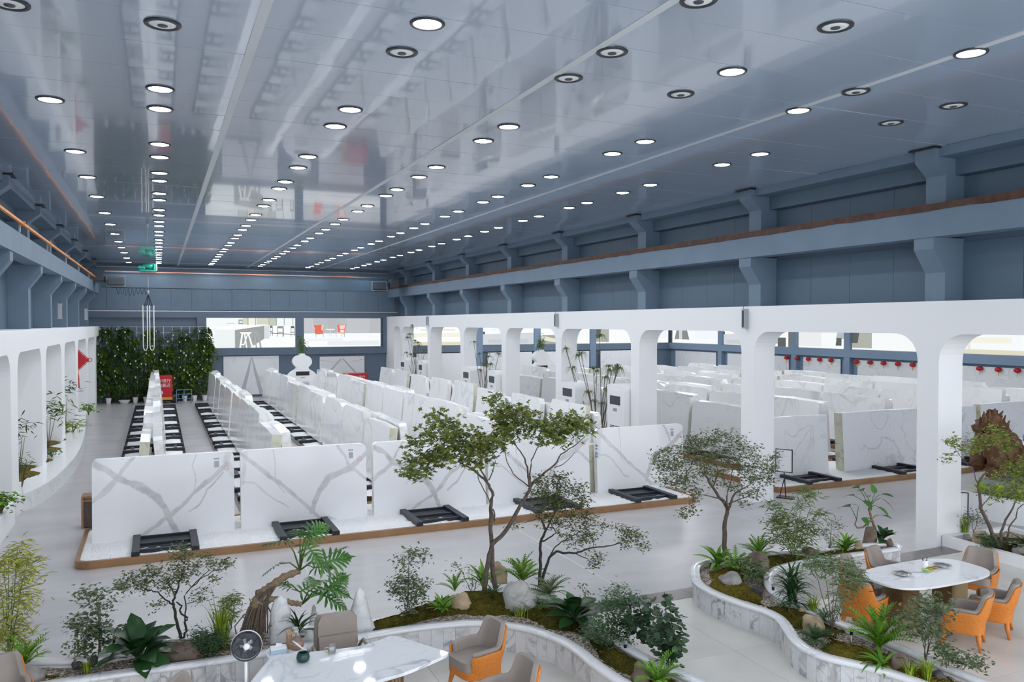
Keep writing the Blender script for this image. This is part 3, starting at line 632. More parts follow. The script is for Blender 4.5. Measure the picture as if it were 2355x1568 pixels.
def show_slab(label, x, L, H, veins, seed, yy=18.98):
    nx, nz, th = 190, 124, .16
    o = thing('marble_slab', label, 'marble slab', (x, yy, .075), 0, 'book-matched show slabs in the front row'); o.rotation_euler = (-math.radians(3.5), 0, 0)
    rr = .12; us = np.linspace(0, L, nx+1); m = MB(); u, w = np.meshgrid(us, np.linspace(0, 1, nz+1))
    top = np.full_like(us, H)
    for i, q in enumerate(us):
        for e in (q, L-q):
            if e < rr: top[i] = min(top[i], H-rr+math.sqrt(max(0, rr*rr-(rr-e)**2)))
    zz = w*top[None, :]; uu = u/L; vv = zz/H
    wx = uu*L+vnoise(uu*6, vv*4, seed)*.06+vnoise(uu*30, vv*20, seed+5)*.012; wz = vv*H+vnoise(uu*6+9, vv*4+5, seed+1)*.06+vnoise(uu*30, vv*20, seed+6)*.012
    val = np.zeros_like(uu)
    for pl, wd, am in veins:
        dmin = np.full_like(uu, 9.)
        for (a, b_), (c, d_) in zip(pl[:-1], pl[1:]):
            ax, az, cx, cz = a*L, b_*H, c*L, d_*H; dx, dz = cx-ax, cz-az; t = np.clip(((wx-ax)*dx+(wz-az)*dz)/(dx*dx+dz*dz), 0, 1)
            dmin = np.minimum(dmin, np.hypot(wx-ax-t*dx, wz-az-t*dz))
        W_ = wd*H*1.15*(1+.8*vnoise(uu*9, vv*6, seed+2)); q = np.clip(1-(dmin-W_*.6)/(W_*.8+.004), 0, 1); q = q*q*(3-2*q)
        edge = np.exp(-((dmin-W_)/(.012))**2)*.4
        val = np.maximum(val, np.clip(q*am*(.72+.5*vnoise(uu*22, vv*15, seed+3))+edge*am*q, 0, 1))
    val = np.clip(val+.06*np.clip(vnoise(uu*4, vv*3, seed+4), 0, 1), 0, 1)
    vs = np.stack([uu*L, np.zeros_like(uu), zz], -1).reshape(-1, 3)
    me = bpy.data.meshes.new('polished_face'); k = nx+1
    q = (np.arange(nz)[:, None]*k+np.arange(nx)[None, :]).ravel(); fs = np.stack([q, q+1, q+k+1, q+k], 1)
    me.from_pydata(vs.tolist(), [], fs.tolist()); at = me.attributes.new('vein', 'FLOAT', 'POINT'); at.data.foreach_set('value', val.ravel().astype(np.float32))
    me.materials.append(M['book']); me.update(); pf = mk('polished_face', me, o)
    b = MB(); out = [(0, 0), (L, 0)]+[(L-rr+rr*math.cos(t), H-rr+rr*math.sin(t)) for t in np.linspace(0, PI/2, 7)]+[(rr+rr*math.cos(t), H-rr+rr*math.sin(t)) for t in np.linspace(PI/2, PI, 7)]
    n = len(out); fr = [(a, .001, c) for a, c in out]; bk = [(a, th, c) for a, c in out]
    b.add(fr+bk, [tuple(range(2*n-1, n-1, -1))]+[(i+n, (i+1) % n+n, (i+1) % n, i) for i in range(n)]); b.obj('slab_body', M['slab_end'], o)
    # paper tag and red stamp near the top right corner
    s = MB(); s.box((L-.42, -.004, H-.34), (L-.32, 0, H-.20)); s.box((L-.43, -.004, H-.165), (L-.31, 0, H-.13)); s.obj('paper_tag', M['grey'], pf)
    s = MB(); c = (L-.16, H-.36); rr_ = .055; ring = [(c[0]+rr_*math.cos(a), c[1]+rr_*math.sin(a)) for a in np.linspace(0, 2*PI, 25)]
    s.tube([(a, -.002, z) for a, z in ring], .004, 4, cap=False); s.tube([(c[0]-.02, -.002, c[1]-.02), (c[0], -.002, c[1]+.02), (c[0]+.02, -.002, c[1]-.02)], .003, 4); s.obj('stamp', plain('pink_stamp', (.75, .35, .36), .6), pf)
    return o
SHOW = ((-1.32, 2.86, VA, 'first'), (1.68, 2.89, VB, 'second'), (4.74, 2.92, VA, 'third'), (7.74, 2.98, VB, 'fourth'), (10.96, 2.86, VB, 'fifth'))
for i, (x, L, v, o_) in enumerate(SHOW):
    show_slab('%s show slab from the left in the front row, %s' % (o_, ('white marble with a sweeping grey vein cross, rounded corner', 'white marble with a grey V vein, tag at its corner', 'white marble with an X vein, partly behind the tall tree', 'white marble mostly hidden behind the tall tree', 'white marble at the right end of the bed')[i]), x, L, 1.83, v, 11+i*7)
fr = rack_proto(2.85, .56, 1.98)
for a, c, z in ((.60, 1.38, .155), (.75, .82, .20)):
    m = MB(); m.box((a, -.485, z-.03 if z < .15 else z-.06), (c, .485, z)); m.obj('cross_plate', M['steel'], fr); fr['label'] = '-'
for i, x in enumerate((.10, 2.98, 6.02, 9.06, 11.93)):
    lab = 'black steel rack sticking out under the %s show slab of the front row' % ORD[i]
    if i == 0: fr.location = (x, 17.56, 0); fr.rotation_euler = (0, 0, PI/2); fr['label'] = lab; fr['group'] = 'front row racks'
    else: dup(fr, (x, 17.56, 0), PI/2, lab, 'front row racks')
# second layer behind the show slabs (rough backs seen through the gaps)
for i, x in enumerate((-1.2, 1.8, 4.88, 7.9, 11.1)):
    me = SM[i]; L = max(v.co.x for v in me.vertices)
    o = slab(me, x+.08+2.62, 20.12, PI, 'rough-edged slab leaning on the back of the front row behind the %s show slab' % ORD[i], 'slabs on the back of the front row', LEAN, .06); o.scale = (2.62/L, 1, .9)
o = slab(slab_mesh(2.3, 1.3, .3, ((0,0),(0,0),0,0), [M['slab_end_warm'], M['slab_end_warm']]), 10.55, 19.35, 0, 'greenish onyx block standing in the gap before the last show slab', None, 0, .13)
# aisle front row
AF = [(16.15, 2.95, 1.86), (19.75, 3.3, 1.88), (23.35, 2.6, 1.85), (26.2, 3.2, 1.9), (29.7, 3.1, 1.85), (33.0, 3.0, 1.85)]
for i, (x, L, H) in enumerate(AF):
    me = slab_mesh(L, H, .34 if i == 1 else .26, ((.1, .06) if i == 0 else (0, 0), (0, 0), 0, .02), [M['hang'], M['slab_end_warm']])
    slab(me, x, 18.75, 0, 'large veined white slab in the front row of the side aisle, %s from the arcade' % ORD[i], 'front slabs in the side aisle', math.radians(3.5), .075)
    dup(fr, (x+L*.55, 17.56, 0), PI/2, 'black steel rack sticking out under the %s front slab of the side aisle' % ORD[i], 'front row racks')
# hanging book-matched marble panels on the walls
def hang(label, origin, axis, w, h, n=2):
    t = thing('wall_slab', label, 'marble panel', origin, 0 if axis == 'x' else -PI/2, 'marble panels on the walls')
    for k in range(n):
        m = MB(); m.box((w*k/n+.002, 0, 0), (w*(k+1)/n-.002, .03, h)); m.obj('panel', M['hang'], t)
    m = MB()
    for x in (w*.15, w*.85): m.tube([(x, .015, h), (x, .015, h+.25)], .008, 4)
    m.obj('hanger', M['grey'], t)
hang('tall hanging marble panel with a grey arrowhead vein, left on the back wall', (3.8, BACKY-.1, .16), 'x', 3.45, 2.5)
hang('hanging marble panel with branching veins beside the white gourd cabinet', (9.9, BACKY-.1, .2), 'x', 3.05, 2.35)
for i, (x, w) in enumerate(((16.6, 3.8), (22.0, 3.6), (26.7, 3.8), (31.5, 3.8))): hang('hanging marble panel on the aisle back wall, %s from the arcade' % ORD[i], (x, BACKY-.3, .2), 'x', w, 2.45)
for i in range(1, len(AP)-1):
    y0, y1 = AP[i]+.35, AP[i+1]-.35
    hang('hanging white marble panel on the side aisle wall, %s from its near end' % ORD[i-1], (AX-.1, y1-.3, .2), 'y', y1-y0-.6, 2.4, 3)
# arrowhead vein on the left hanging panel, laid in as grey marble inlay
m = MB(); v = plain('grey_vein_inlay', (.47, .50, .53), .25)
for s in (-1, 1):
    m.add([(1.73, -.002, 2.42), (1.73+s*.06, -.002, 2.38), (1.73+s*.75, -.002, .0), (1.73+s*.48, -.002, .0), (1.73+s*.12, -.002, 1.55)], [(0, 1, 2, 3, 4)])
hs = [o for o in bpy.data.objects if o.get('label', '').startswith('tall hanging marble')][0]; m.obj('vein_inlay', v, hs)
m = MB()
for s in (-1, 1):
    m.add([(1.5, -.002, 2.2), (1.5+s*.1, -.002, 2.2), (1.5+s*1.3, -.002, .9), (1.5+s*1.3, -.002, .7)], [(0, 1, 2, 3)])
    m.add([(1.5+s*.2, -.002, 1.9), (1.5+s*.24, -.002, 1.9), (1.5+s*1.5, -.002, 2.15), (1.5+s*1.5, -.002, 2.12)], [(0, 1, 2, 3)])
hs = [o for o in bpy.data.objects if o.get('label', '').startswith('hanging marble panel with branching')][0]; m.obj('vein_inlay', v, hs)
# ================================================================ PLANTERS
RIM = .62
def smooth(pts, n):
    """Catmull-Rom through 2-D points, resampled to n points of equal spacing"""
    P = [np.array(p[:2], float) for p in pts]; out = []
    for i in range(len(P)-1):
        a, b, c, d = P[max(i-1, 0)], P[i], P[i+1], P[min(i+2, len(P)-1)]
        for t in np.linspace(0, 1, 12, endpoint=False):
            out.append(.5*((2*b)+(-a+c)*t+(2*a-5*b+4*c-d)*t*t+(-a+3*b-3*c+d)*t**3))
    out.append(P[-1]); out = np.array(out); s = np.r_[0, np.cumsum(np.hypot(*np.diff(out, axis=0).T))]
    q = np.linspace(0, s[-1], n); return np.stack([np.interp(q, s, out[:, 0]), np.interp(q, s, out[:, 1])], 1), s[-1]
def offset(c, d):
    t = np.gradient(c, axis=0); t /= np.linalg.norm(t, axis=1)[:, None]; return c+np.stack([-t[:, 1], t[:, 0]], 1)*d
def rim_wall(root, curve, side, z0, z1, tiles=True, tw=.17, rimw=.13):
    """curve seen from outside; side=+1 when the soil lies to the left of the direction of travel"""
    n = len(curve); inn = offset(curve, side*rimw); out = offset(curve, -side*.025); core = offset(curve, side*.02); ins = offset(curve, side*(rimw-.015))
    m = MB(); vs = []
    for ring, z in ((out, z1-.05), (out, z1-.012), (offset(curve, -side*.012), z1), (offset(inn, -side*.01), z1), (inn, z1-.012), (inn, z1-.05)): vs += [(x, y, z) for x, y in ring]
    f = [(k*n+i, k*n+i+1, (k+1)*n+i+1, (k+1)*n+i) for k in range(5) for i in range(n-1)]+[(5*n+i, 5*n+i+1, i+1, i) for i in range(n-1)]
    if side < 0: f = [q[::-1] for q in f]
    m.add(vs, f); m.obj('rim', M['rim'], root, True)
    m = MB(); vs = [(x, y, z0) for x, y in core]+[(x, y, z1-.05) for x, y in core]+[(x, y, z1-.05) for x, y in ins]+[(x, y, z0) for x, y in ins]
    f = [(k*n+i, k*n+i+1, (k+1)*n+i+1, (k+1)*n+i) for k in range(3) for i in range(n-1)]
    if side < 0: f = [q[::-1] for q in f]
    m.add(vs, f); m.obj('wall_core', M['rim'], root)
    if tiles:
        L = np.r_[0, np.cumsum(np.hypot(*np.diff(curve, axis=0).T))]; k = int(L[-1]/tw)
        for i in range(k):
            s0, s1 = L[-1]*i/k+.0015, L[-1]*(i+1)/k-.0015; ss = np.linspace(s0, s1, 3); pr = random.uniform(0, .003)
            P = np.stack([np.interp(ss, L, curve[:, 0]), np.interp(ss, L, curve[:, 1])], 1); Q = offset(P, -side*pr); I = offset(P, side*.022)
            t = MB(); vs = [(x, y, z0) for x, y in Q]+[(x, y, z1-.052) for x, y in Q]+[(x, y, z0) for x, y in I]+[(x, y, z1-.052) for x, y in I]
            f = [(0,1,4,3), (1,2,5,4), (3,4,10,9), (4,5,11,10), (0,3,9,6), (2,8,11,5)]
            if side < 0: f = [q[::-1] for q in f]
            t.add(vs, f); t.obj('tile', M['tile'], root)
def strip(root, A, B, t0, t1, zf, name, mat, k=24, s0=0., s1=1., rough=.02, wav=0.):
    n = len(A); i0, i1 = int(s0*(n-1)), int(s1*(n-1)); vs = []; idx = list(range(i0, i1+1)); m = MB()
    for i in idx:
        s = i/(n-1); w0 = t0+wav*math.sin(s*47+1)*math.sin(s*19); w1 = t1+wav*math.sin(s*37)*math.sin(s*23+2)
        e = min(1, (i-i0)/6, (i1-i)/6) if s1-s0 < .999 else 1
        mid = (w0+w1)/2; w0, w1 = mid+(w0-mid)*max(.15, e), mid+(w1-mid)*max(.15, e)
        for j in range(k+1):
            u = j/k; t = w0+(w1-w0)*u; p = A[i]*(1-t)+B[i]*t
            ed = min(u, 1-u)*2*max(.05, e)
            vs.append((p[0], p[1], zf(s, t, min(1, ed*2.2))+random.uniform(-rough, rough)*(1 if 0 < j < k else .2)))
    K = k+1; f = [(a*K+j, (a+1)*K+j, (a+1)*K+j+1, a*K+j+1) for a in range(len(idx)-1) for j in range(k)]
    m.add(vs, f)
    nrm = Vector(m.v[f[0][1]])-Vector(m.v[f[0][0]]); n2 = Vector(m.v[f[0][3]])-Vector(m.v[f[0][0]])
    if nrm.cross(n2).z < 0: m.f = [q[::-1] for q in m.f]
    return m.obj(name, mat, root, True, kind='stuff')
def scale_h(pts, h0, h1=RIM):
    k = (CAM_H-h1)/(CAM_H-h0); return [(x*k, y*k) for x, y in pts]
# planter A (front left, S-curved)
A_b = scale_h([(-4.6, 12.3), (-3.0, 12.2), (-1.5, 11.8), (-.86, 11.6), (.0, 11.66), (.86, 11.74), (1.9, 11.52), (2.81, 11.40), (3.3, 11.48), (3.77, 11.70), (4.49, 11.90), (5.1, 11.72), (5.64, 11.23), (5.76, 10.5), (5.72, 9.6), (5.75, 8.8), (5.91, 8.1), (6.05, 7.4), (6.2, 6.6)], .5)
A_f = scale_h([(-4.6, 10.9), (-3, 10.88), (-1.05, 10.86), (-.57, 10.86), (.44, 10.78), (1.18, 10.77), (1.77, 10.79), (2.44, 10.80), (3.0, 10.82), (3.56, 10.78), (4.18, 10.62), (4.68, 10.19), (4.93, 9.64), (4.99, 9.2), (4.98, 8.75), (5.02, 8.2), (5.15, 7.5), (5.3, 6.7)], .5)
N_ = 150
Ab, _ = smooth(A_b, N_); Af, _ = smooth(A_f, N_)
pA = thing('planter', 'long curved marble-tiled planter behind the left tea table, white rim', 'planter', (0, 0, 0))
rim_wall(pA, Af, 1, PL, RIM); rim_wall(pA, Ab, -1, 0, RIM, tiles=False)
def mound(s, t, ed, h=.18): return .53+ed*h*(.6+.4*math.sin(s*23)*math.cos(t*7+s*11))
strip(pA, Af, Ab, .05, .95, lambda s, t, e: .53, 'gravel_bed', M['soil'], 26, rough=.012)
strip(pA, Af, Ab, .38, .93, lambda s, t, e: mound(s, t, e, .16), 'moss', M['moss'], 30, .50, .78, rough=.022, wav=.10)
strip(pA, Af, Ab, .28, .75, lambda s, t, e: mound(s, t, e, .07), 'moss', M['moss2'], 26, .17, .245, rough=.016, wav=.1)
strip(pA, Af, Ab, .45, .9, lambda s, t, e: mound(s, t, e, .07), 'moss', M['moss2'], 22, .345, .40, rough=.016, wav=.08)
strip(pA, Af, Ab, .35, .9, lambda s, t, e: mound(s, t, e, .10), 'moss', M['moss'], 30, .79, .97, rough=.02, wav=.12)
# planter B (right, boomerang)
B_o = scale_h([(12.95, 10.92), (13.18, 11.13), (13.0, 11.34), (12.4, 11.47), (11.8, 11.55), (11.04, 11.69), (10.42, 11.78), (9.19, 11.85), (8.72, 11.68), (8.32, 11.19), (8.11, 10.79), (8.06, 10.27), (8.15, 9.73), (8.25, 9.36), (8.22, 9.03), (8.03, 8.66), (7.86, 8.34), (7.78, 8.04), (7.83, 7.72), (8.06, 7.33), (8.22, 6.97), (8.35, 6.4)], .5)
B_i = scale_h([(12.95, 10.92), (12.6, 10.91), (12.15, 10.94), (10.95, 10.98), (10.4, 10.95), (9.91, 10.84), (9.52, 10.59), (9.20, 10.20), (9.03, 9.85), (8.99, 9.4), (8.98, 9.1), (9.0, 8.6), (9.03, 8.2), (9.05, 7.66), (9.06, 7.17), (9.08, 6.7), (9.1, 6.2)], .5)
Bo, _ = smooth(B_o, N_); Bi, _ = smooth(B_i, N_)
pB = thing('planter', 'boomerang-shaped marble-tiled planter beside the round-ended white table', 'planter', (0, 0, 0))
rim_wall(pB, Bo, 1, PL-.02, RIM, tw=.15); rim_wall(pB, Bi, -1, PL, RIM, tw=.2)
strip(pB, Bo, Bi, .06, .94, lambda s, t, e: .53, 'gravel_bed', M['soil'], 26, .012, 1., rough=.012)
strip(pB, Bo, Bi, .22, .86, lambda s, t, e: mound(s, t, e, .10), 'moss', M['moss'], 30, .02, .47, rough=.02, wav=.08)
strip(pB, Bo, Bi, .25, .70, lambda s, t, e: mound(s, t, e, .12), 'moss', M['moss2'], 30, .40, .62, rough=.02, wav=.10)
strip(pB, Bo, Bi, .25, .85, lambda s, t, e: mound(s, t, e, .11), 'moss', M['moss'], 30, .63, .78, rough=.02, wav=.08)
strip(pB, Bo, Bi, .22, .80, lambda s, t, e: mound(s, t, e, .10), 'moss', M['moss2'], 30, .78, .98, rough=.02, wav=.08)
# planter C (low white box by the nearest right pier)
pC = thing('planter', 'low plain white planter box against the nearest right pier', 'planter', (0, 0, 0))
CX0, CX1, CY0, CY1, CH = 14.62, 16.6, 5.6, 11.32, .46
m = MB(); w = .12
for a, c in (((CX0, CY0, 0), (CX0+w, CY1, CH)), ((CX0+w, CY1-w, 0), (CX1, CY1, CH)), ((CX1-w, CY0, 0), (CX1, CY1-w, CH)), ((CX0+w, CY0, 0), (CX1-w, CY0+w, CH))): m.box(a, c)
m.obj('box_wall', M['white'], pC)
Ca = np.stack([np.full(60, CX0+w), np.linspace(CY0+w, CY1-w, 60)], 1); Cb = np.stack([np.full(60, CX1-w), np.linspace(CY0+w, CY1-w, 60)], 1)
strip(pC, Ca, Cb, 0, 1, lambda s, t, e: .38, 'gravel_bed', M['soil'], 16, rough=.012)
strip(pC, Ca, Cb, .12, .9, lambda s, t, e: .39+.07*e, 'moss', M['moss'], 20, .5, .98, rough=.018, wav=.06)
# planter D along the left arcade: wavy white ledge round moss
D_o = [(-3.22, 22.3), (-3.24, 23.3), (-2.98, 24.2), (-2.72, 25.7), (-2.56, 28.2), (-2.52, 31), (-2.66, 35), (-2.95, 39.5), (-3.2, 43.5), (-3.25, 45.5)]
Do, _ = smooth(D_o, 160); Di = np.stack([np.full(160, -4.28), Do[:, 1]], 1)
pD = thing('planter', 'curved white ledge planter with moss along the left arcade', 'planter', (0, 0, 0))
m = MB(); n = 160; fr_ = [(x, y, 0) for x, y in Do]+[(x, y, .45) for x, y in Do]; m.add(fr_, [(i, i+1, n+i+1, n+i) for i in range(n-1)]); m.f = [q[::-1] for q in m.f]; m.obj('curved_front', M['rim'], pD, True)
m = MB(); k = 22; vs = []
for i in range(n):
    s = i/(n-1); wv = .46+.10*math.sin(s*60)+.05*math.sin(s*117+1)
    for j in range(k+1):
        t = j/k; p = Do[i]*(1-t)+Di[i]*t; vs.append((p[0], p[1], .45 if t < wv else .40))
m.add(vs, [(a*(k+1)+j, (a+1)*(k+1)+j, (a+1)*(k+1)+j+1, a*(k+1)+j+1) for a in range(n-1) for j in range(k)]); o = m.obj('ledge', M['ledge'], pD)
m = MB(); vs = []
for i in range(n):
    s = i/(n-1); wv = min(.97, .46+.10*math.sin(s*60)+.05*math.sin(s*117+1))
    for j in range(13):
        t = wv+(1-wv)*j/12; p = Do[i]*(1-t)+Di[i]*t; vs.append((p[0], p[1], .455+.06*min(1, j/3)*(1 if .02 < s < .97 else 0)+random.uniform(-.012, .012)*(j > 0)))
m.add(vs, [(a*13+j, (a+1)*13+j, (a+1)*13+j+1, a*13+j+1) for a in range(n-1) for j in range(12)]); m.obj('moss', M['moss2'], pD, True, kind='stuff')
# plain white wall planter nearer on the left
t = thing('planter', 'straight white planter wall in front of the first left pier', 'planter', (-3.2, 0, 0))
m = MB(); m.box((-.9, 14, 0), (.02, 22.25, .55)); m.box((-.9, 14, .55), (-.86, 22.25, .6)); m.obj('box_wall', M['white'], t)
m = MB(); m.box((-.85, 14.1, .55), (-.1, 22.1, .575)); m.obj('soil', M['moss'], t)
# ================================================================ ROCKS
def rock(name, label, cat, p, size, mat, seed, rz=0, sharp=0., group='boulders in the planters'):
    rg = random.Random(seed); m = MB(); nu, nv = 22, 14; ph = [rg.uniform(0, 9) for _ in range(12)]
    def disp(d):
        r = 1+.14*math.sin(d.x*3+ph[0])*math.cos(d.y*2.6+ph[1])+.10*math.sin(d.z*5+ph[2]+d.x*2)+.06*math.sin(d.y*9+ph[3])*math.sin(d.z*8+ph[4])+.035*math.sin(d.x*17+ph[5])*math.sin(d.y*15+ph[6]+d.z*9)
        if sharp:
            for k in range(5):
                a = Vector((math.cos(ph[k]*2), math.sin(ph[k]*2), .5*math.sin(ph[k+5]))).normalized(); q = d.dot(a)
                if q > .62: r *= 1-sharp*(q-.62)
        return r
    m.ball((0, 0, 0), 1, nu, nv); vs = []
    for v in m.v:
        d = Vector(v).normalized(); r = disp(d); vs.append((d.x*r*size[0], d.y*r*size[1], max(-.35, d.z*r)*size[2]))
    m.v = vs; o = m.obj(name, mat, None, True, loc=(p[0], p[1], p[2]+size[2]*.25), rot=(0, 0, rz)); return tag(o, label, cat, group)
TOPA = .56
def rk(label, px, py, wpx, hpx, mat, seed, h=TOPA, name='boulder', sharp=.5):
    """rock whose base centre stands at ground pixel (px, py); size from its width and height in the plan"""
    p = G(px, py, h); d = (p-Vector((0, 0, CAM_H))).dot(Vector(_F)); k = d/1840
    return rock(name, label, 'rock', p, (wpx*k/2, wpx*k*.42, hpx*k*.66), mat, seed, random.uniform(-.5, .5)*0-.4, sharp)
rk('large pale grey-veined boulder in front of the tall tree', 1190, 1398, 86, 80, M['boulderW'], 1, name='boulder', sharp=.8)
rk('tan stone leaning beside the bird nest fern in the left planter', 1058, 1398, 50, 46, M['boulderT'], 2)
rk('tan and grey rock behind the trunks of the tall tree', 1146, 1335, 46, 46, M['boulderT'], 3)
rk('brown rounded rock by the round-leaf shrubs at the bottom edge', 1474, 1566, 52, 50, M['boulderB'], 4)
rk('long brown-grey boulder under the twisted small tree', 413, 1508, 92, 46, M['boulderB'], 5)
rk('wide grey boulder at the bottom left corner', 68, 1566, 76, 40, M['boulder'], 6)
rk('small dark pointed rock under the pale nandina, left one', 178, 1536, 26, 20, M['boulderD'], 7, sharp=1)
rk('small dark pointed rock under the pale nandina, right one', 213, 1526, 28, 24, M['boulderD'], 8, sharp=1)
rk('round grey boulder standing on moss at the tip of the boomerang planter', 1680, 1343, 62, 32, M['boulder'], 9, sharp=.2)
rk('small dark stone lying on moss behind the round grey boulder', 1741, 1364, 30, 20, M['boulderD'], 10, sharp=.2)
rk('big grey-brown boulder among ferns in the boomerang planter', 1738, 1312, 66, 52, M['boulderB'], 11, sharp=.3)
rk('tan cream boulder in the middle of the boomerang planter', 1872, 1450, 56, 48, M['boulderT'], 12, sharp=.5)
rk('small tan rock half hidden by grass behind the cream boulder', 1846, 1412, 26, 18, M['boulderT'], 13)
rk('grey-brown boulder near the bottom right end of the boomerang planter', 2070, 1540, 54, 46, M['boulderB'], 14, sharp=.5)
rk('dark slate stone at the bottom right end of the planter', 2160, 1562, 40, 26, M['boulderD'], 15)
rk('dark low rock under the bamboo in the boomerang planter', 1858, 1278, 40, 24, M['boulderB'], 16)
rk('small dark stone beside the bamboo stems', 1797, 1287, 22, 13, M['boulderD'], 17)
rk('pale tan stone beside the bird nest fern near the planter end', 1972, 1262, 26, 20, M['boulderT'], 18)
rk('upright brown stone holding the climbing philodendron', 2000, 1250, 32, 48, M['boulderB'], 19, sharp=.2)
rk('small brown rock at the far end of the boomerang planter', 2047, 1258, 22, 24, M['boulderB'], 20)
rk('smooth tan boulder in the low white planter box', 2258, 1252, 48, 38, M['boulderT'], 21, h=.42, sharp=.2)
rk('small grey-green stone by the grass tuft in the white planter box', 2224, 1238, 24, 14, M['boulder'], 22, h=.42)
rk('grey stone at the right edge of the white planter box', 2347, 1272, 34, 24, M['boulder'], 23, h=.42)
# white carved marble peaks
def peak(label, px, py, wpx, hpx, seed, lean=0):
    p = G(px, py, .55); d = (p-Vector((0, 0, CAM_H))).dot(Vector(_F)); k = d/1840; W_, H_ = wpx*k/2, hpx*k; rg = random.Random(seed); m = MB(); n = 20; prof = []
    zs = (0, .2, .4, .6, .75, .88, .96, 1); rs = (1, .95, .9, .82, .72, .58, .42, .1) if seed == 1 else (1, .80, .60, .49, .37, .30, .22, .06)
    for i in range(13):
        z = i/12; r = float(np.interp(z, zs, rs))*(1+.05*math.sin(z*19+seed*2))
        for j in range(n):
            a = 2*PI*j/n; q = r*(1+.07*math.sin(3*a+z*6+seed)+.05*math.sin(7*a+z*13)); vs = (W_*q*math.cos(a)+lean*z*H_*.2, W_*.55*q*math.sin(a), z*H_); prof.append(vs)
    prof.append((lean*H_*.2, 0, H_*1.02)); t = len(prof)-1
    m.add(prof, [(i*n+j, i*n+(j+1) % n, (i+1)*n+(j+1) % n, (i+1)*n+j) for i in range(12) for j in range(n)]+[(12*n+j, 12*n+(j+1) % n, t) for j in range(n)])
    o = m.obj('marble_peak', M['whitestone'], None, True, loc=(p.x, p.y, .53)); tag(o, label, 'stone sculpture', 'white marble peaks')
peak('tall white marble peak beside the philodendron trunk', 646, 1470, 56, 104, 1)
peak('small white marble peak between two taller ones', 722, 1440, 28, 54, 2)
peak('broad white marble peak with grey bands behind the office chair', 828, 1448, 76, 100, 3)
rk('low white marble stone behind the tea kettle', 712, 1476, 34, 30, M['whitestone'], 31, name='white_stone')
# ================================================================ PLANTS
def fast(name, vs, fs, mat, parent, kind=None):
    me = bpy.data.meshes.new(name); vs = np.asarray(vs, np.float32); fs = np.asarray(fs, np.int32); k = fs.shape[1]
    me.vertices.add(len(vs)); me.vertices.foreach_set('co', vs.ravel()); me.loops.add(fs.size); me.loops.foreach_set('vertex_index', fs.ravel())
    me.polygons.add(len(fs)); me.polygons.foreach_set('loop_start', np.arange(0, fs.size, k, dtype=np.int32))
    me.materials.append(mat); me.update(calc_edges=True); me.validate(); return mk(name, me, parent, kind=kind)
def T(vs, fs): return np.array(vs, float), np.array(fs, int)
LEAF = T([(0,0,0), (.45,.24,.05), (1,0,-.04), (.45,-.24,.05)], [(0,1,2), (0,2,3)])
LONG = T([(0,0,0), (.4,.075,.02), (1,0,-.10), (.4,-.075,.02)], [(0,1,2), (0,2,3)])
MAPLE = T([(0,0,0), (.5,.13,.02), (1,0,-.05), (.5,-.13,.02), (.35,.42,0), (.72,.68,-.05), (.35,-.42,0), (.72,-.68,-.05), (.02,.4,0), (-.05,.62,-.05), (.02,-.4,0), (-.05,-.62,-.05)],
          [(0,1,2), (0,2,3), (0,5,1), (0,4,5), (0,3,7), (0,7,6), (0,9,4), (0,6,11), (0,8,9), (0,11,10)])
def mats_from(yaw, pitch, roll):
    cy, sy, cp, sp, cr, sr = np.cos(yaw), np.sin(yaw), np.cos(pitch), np.sin(pitch), np.cos(roll), np.sin(roll); z = np.zeros_like(yaw)
    Rz = np.stack([np.stack([cy,-sy,z],-1), np.stack([sy,cy,z],-1), np.stack([z,z,z+1],-1)], 1)
    Ry = np.stack([np.stack([cp,z,-sp],-1), np.stack([z,z+1,z],-1), np.stack([sp,z,cp],-1)], 1)
    Rx = np.stack([np.stack([z+1,z,z],-1), np.stack([z,cr,-sr],-1), np.stack([z,sr,cr],-1)], 1)
    return Rz @ Ry @ Rx
def scatter(tpl, pos, size, yaw, pitch, roll):
    tv, tf = tpl; n = len(pos); A = mats_from(yaw, pitch, roll); P = np.einsum('nij,kj->nki', A, tv)*size[:, None, None]+pos[:, None, :]
    F = tf[None]+(np.arange(n)*len(tv))[:, None, None]; return P.reshape(-1, 3), F.reshape(-1, tf.shape[1])
def randleaves(pos, size, rg, pit=(-.7, .5), sz=.35):
    n = len(pos); return pos, size*(1+rg.uniform(-sz, sz, n)), rg.uniform(0, 2*PI, n), rg.uniform(pit[0], pit[1], n), rg.uniform(-.8, .8, n)
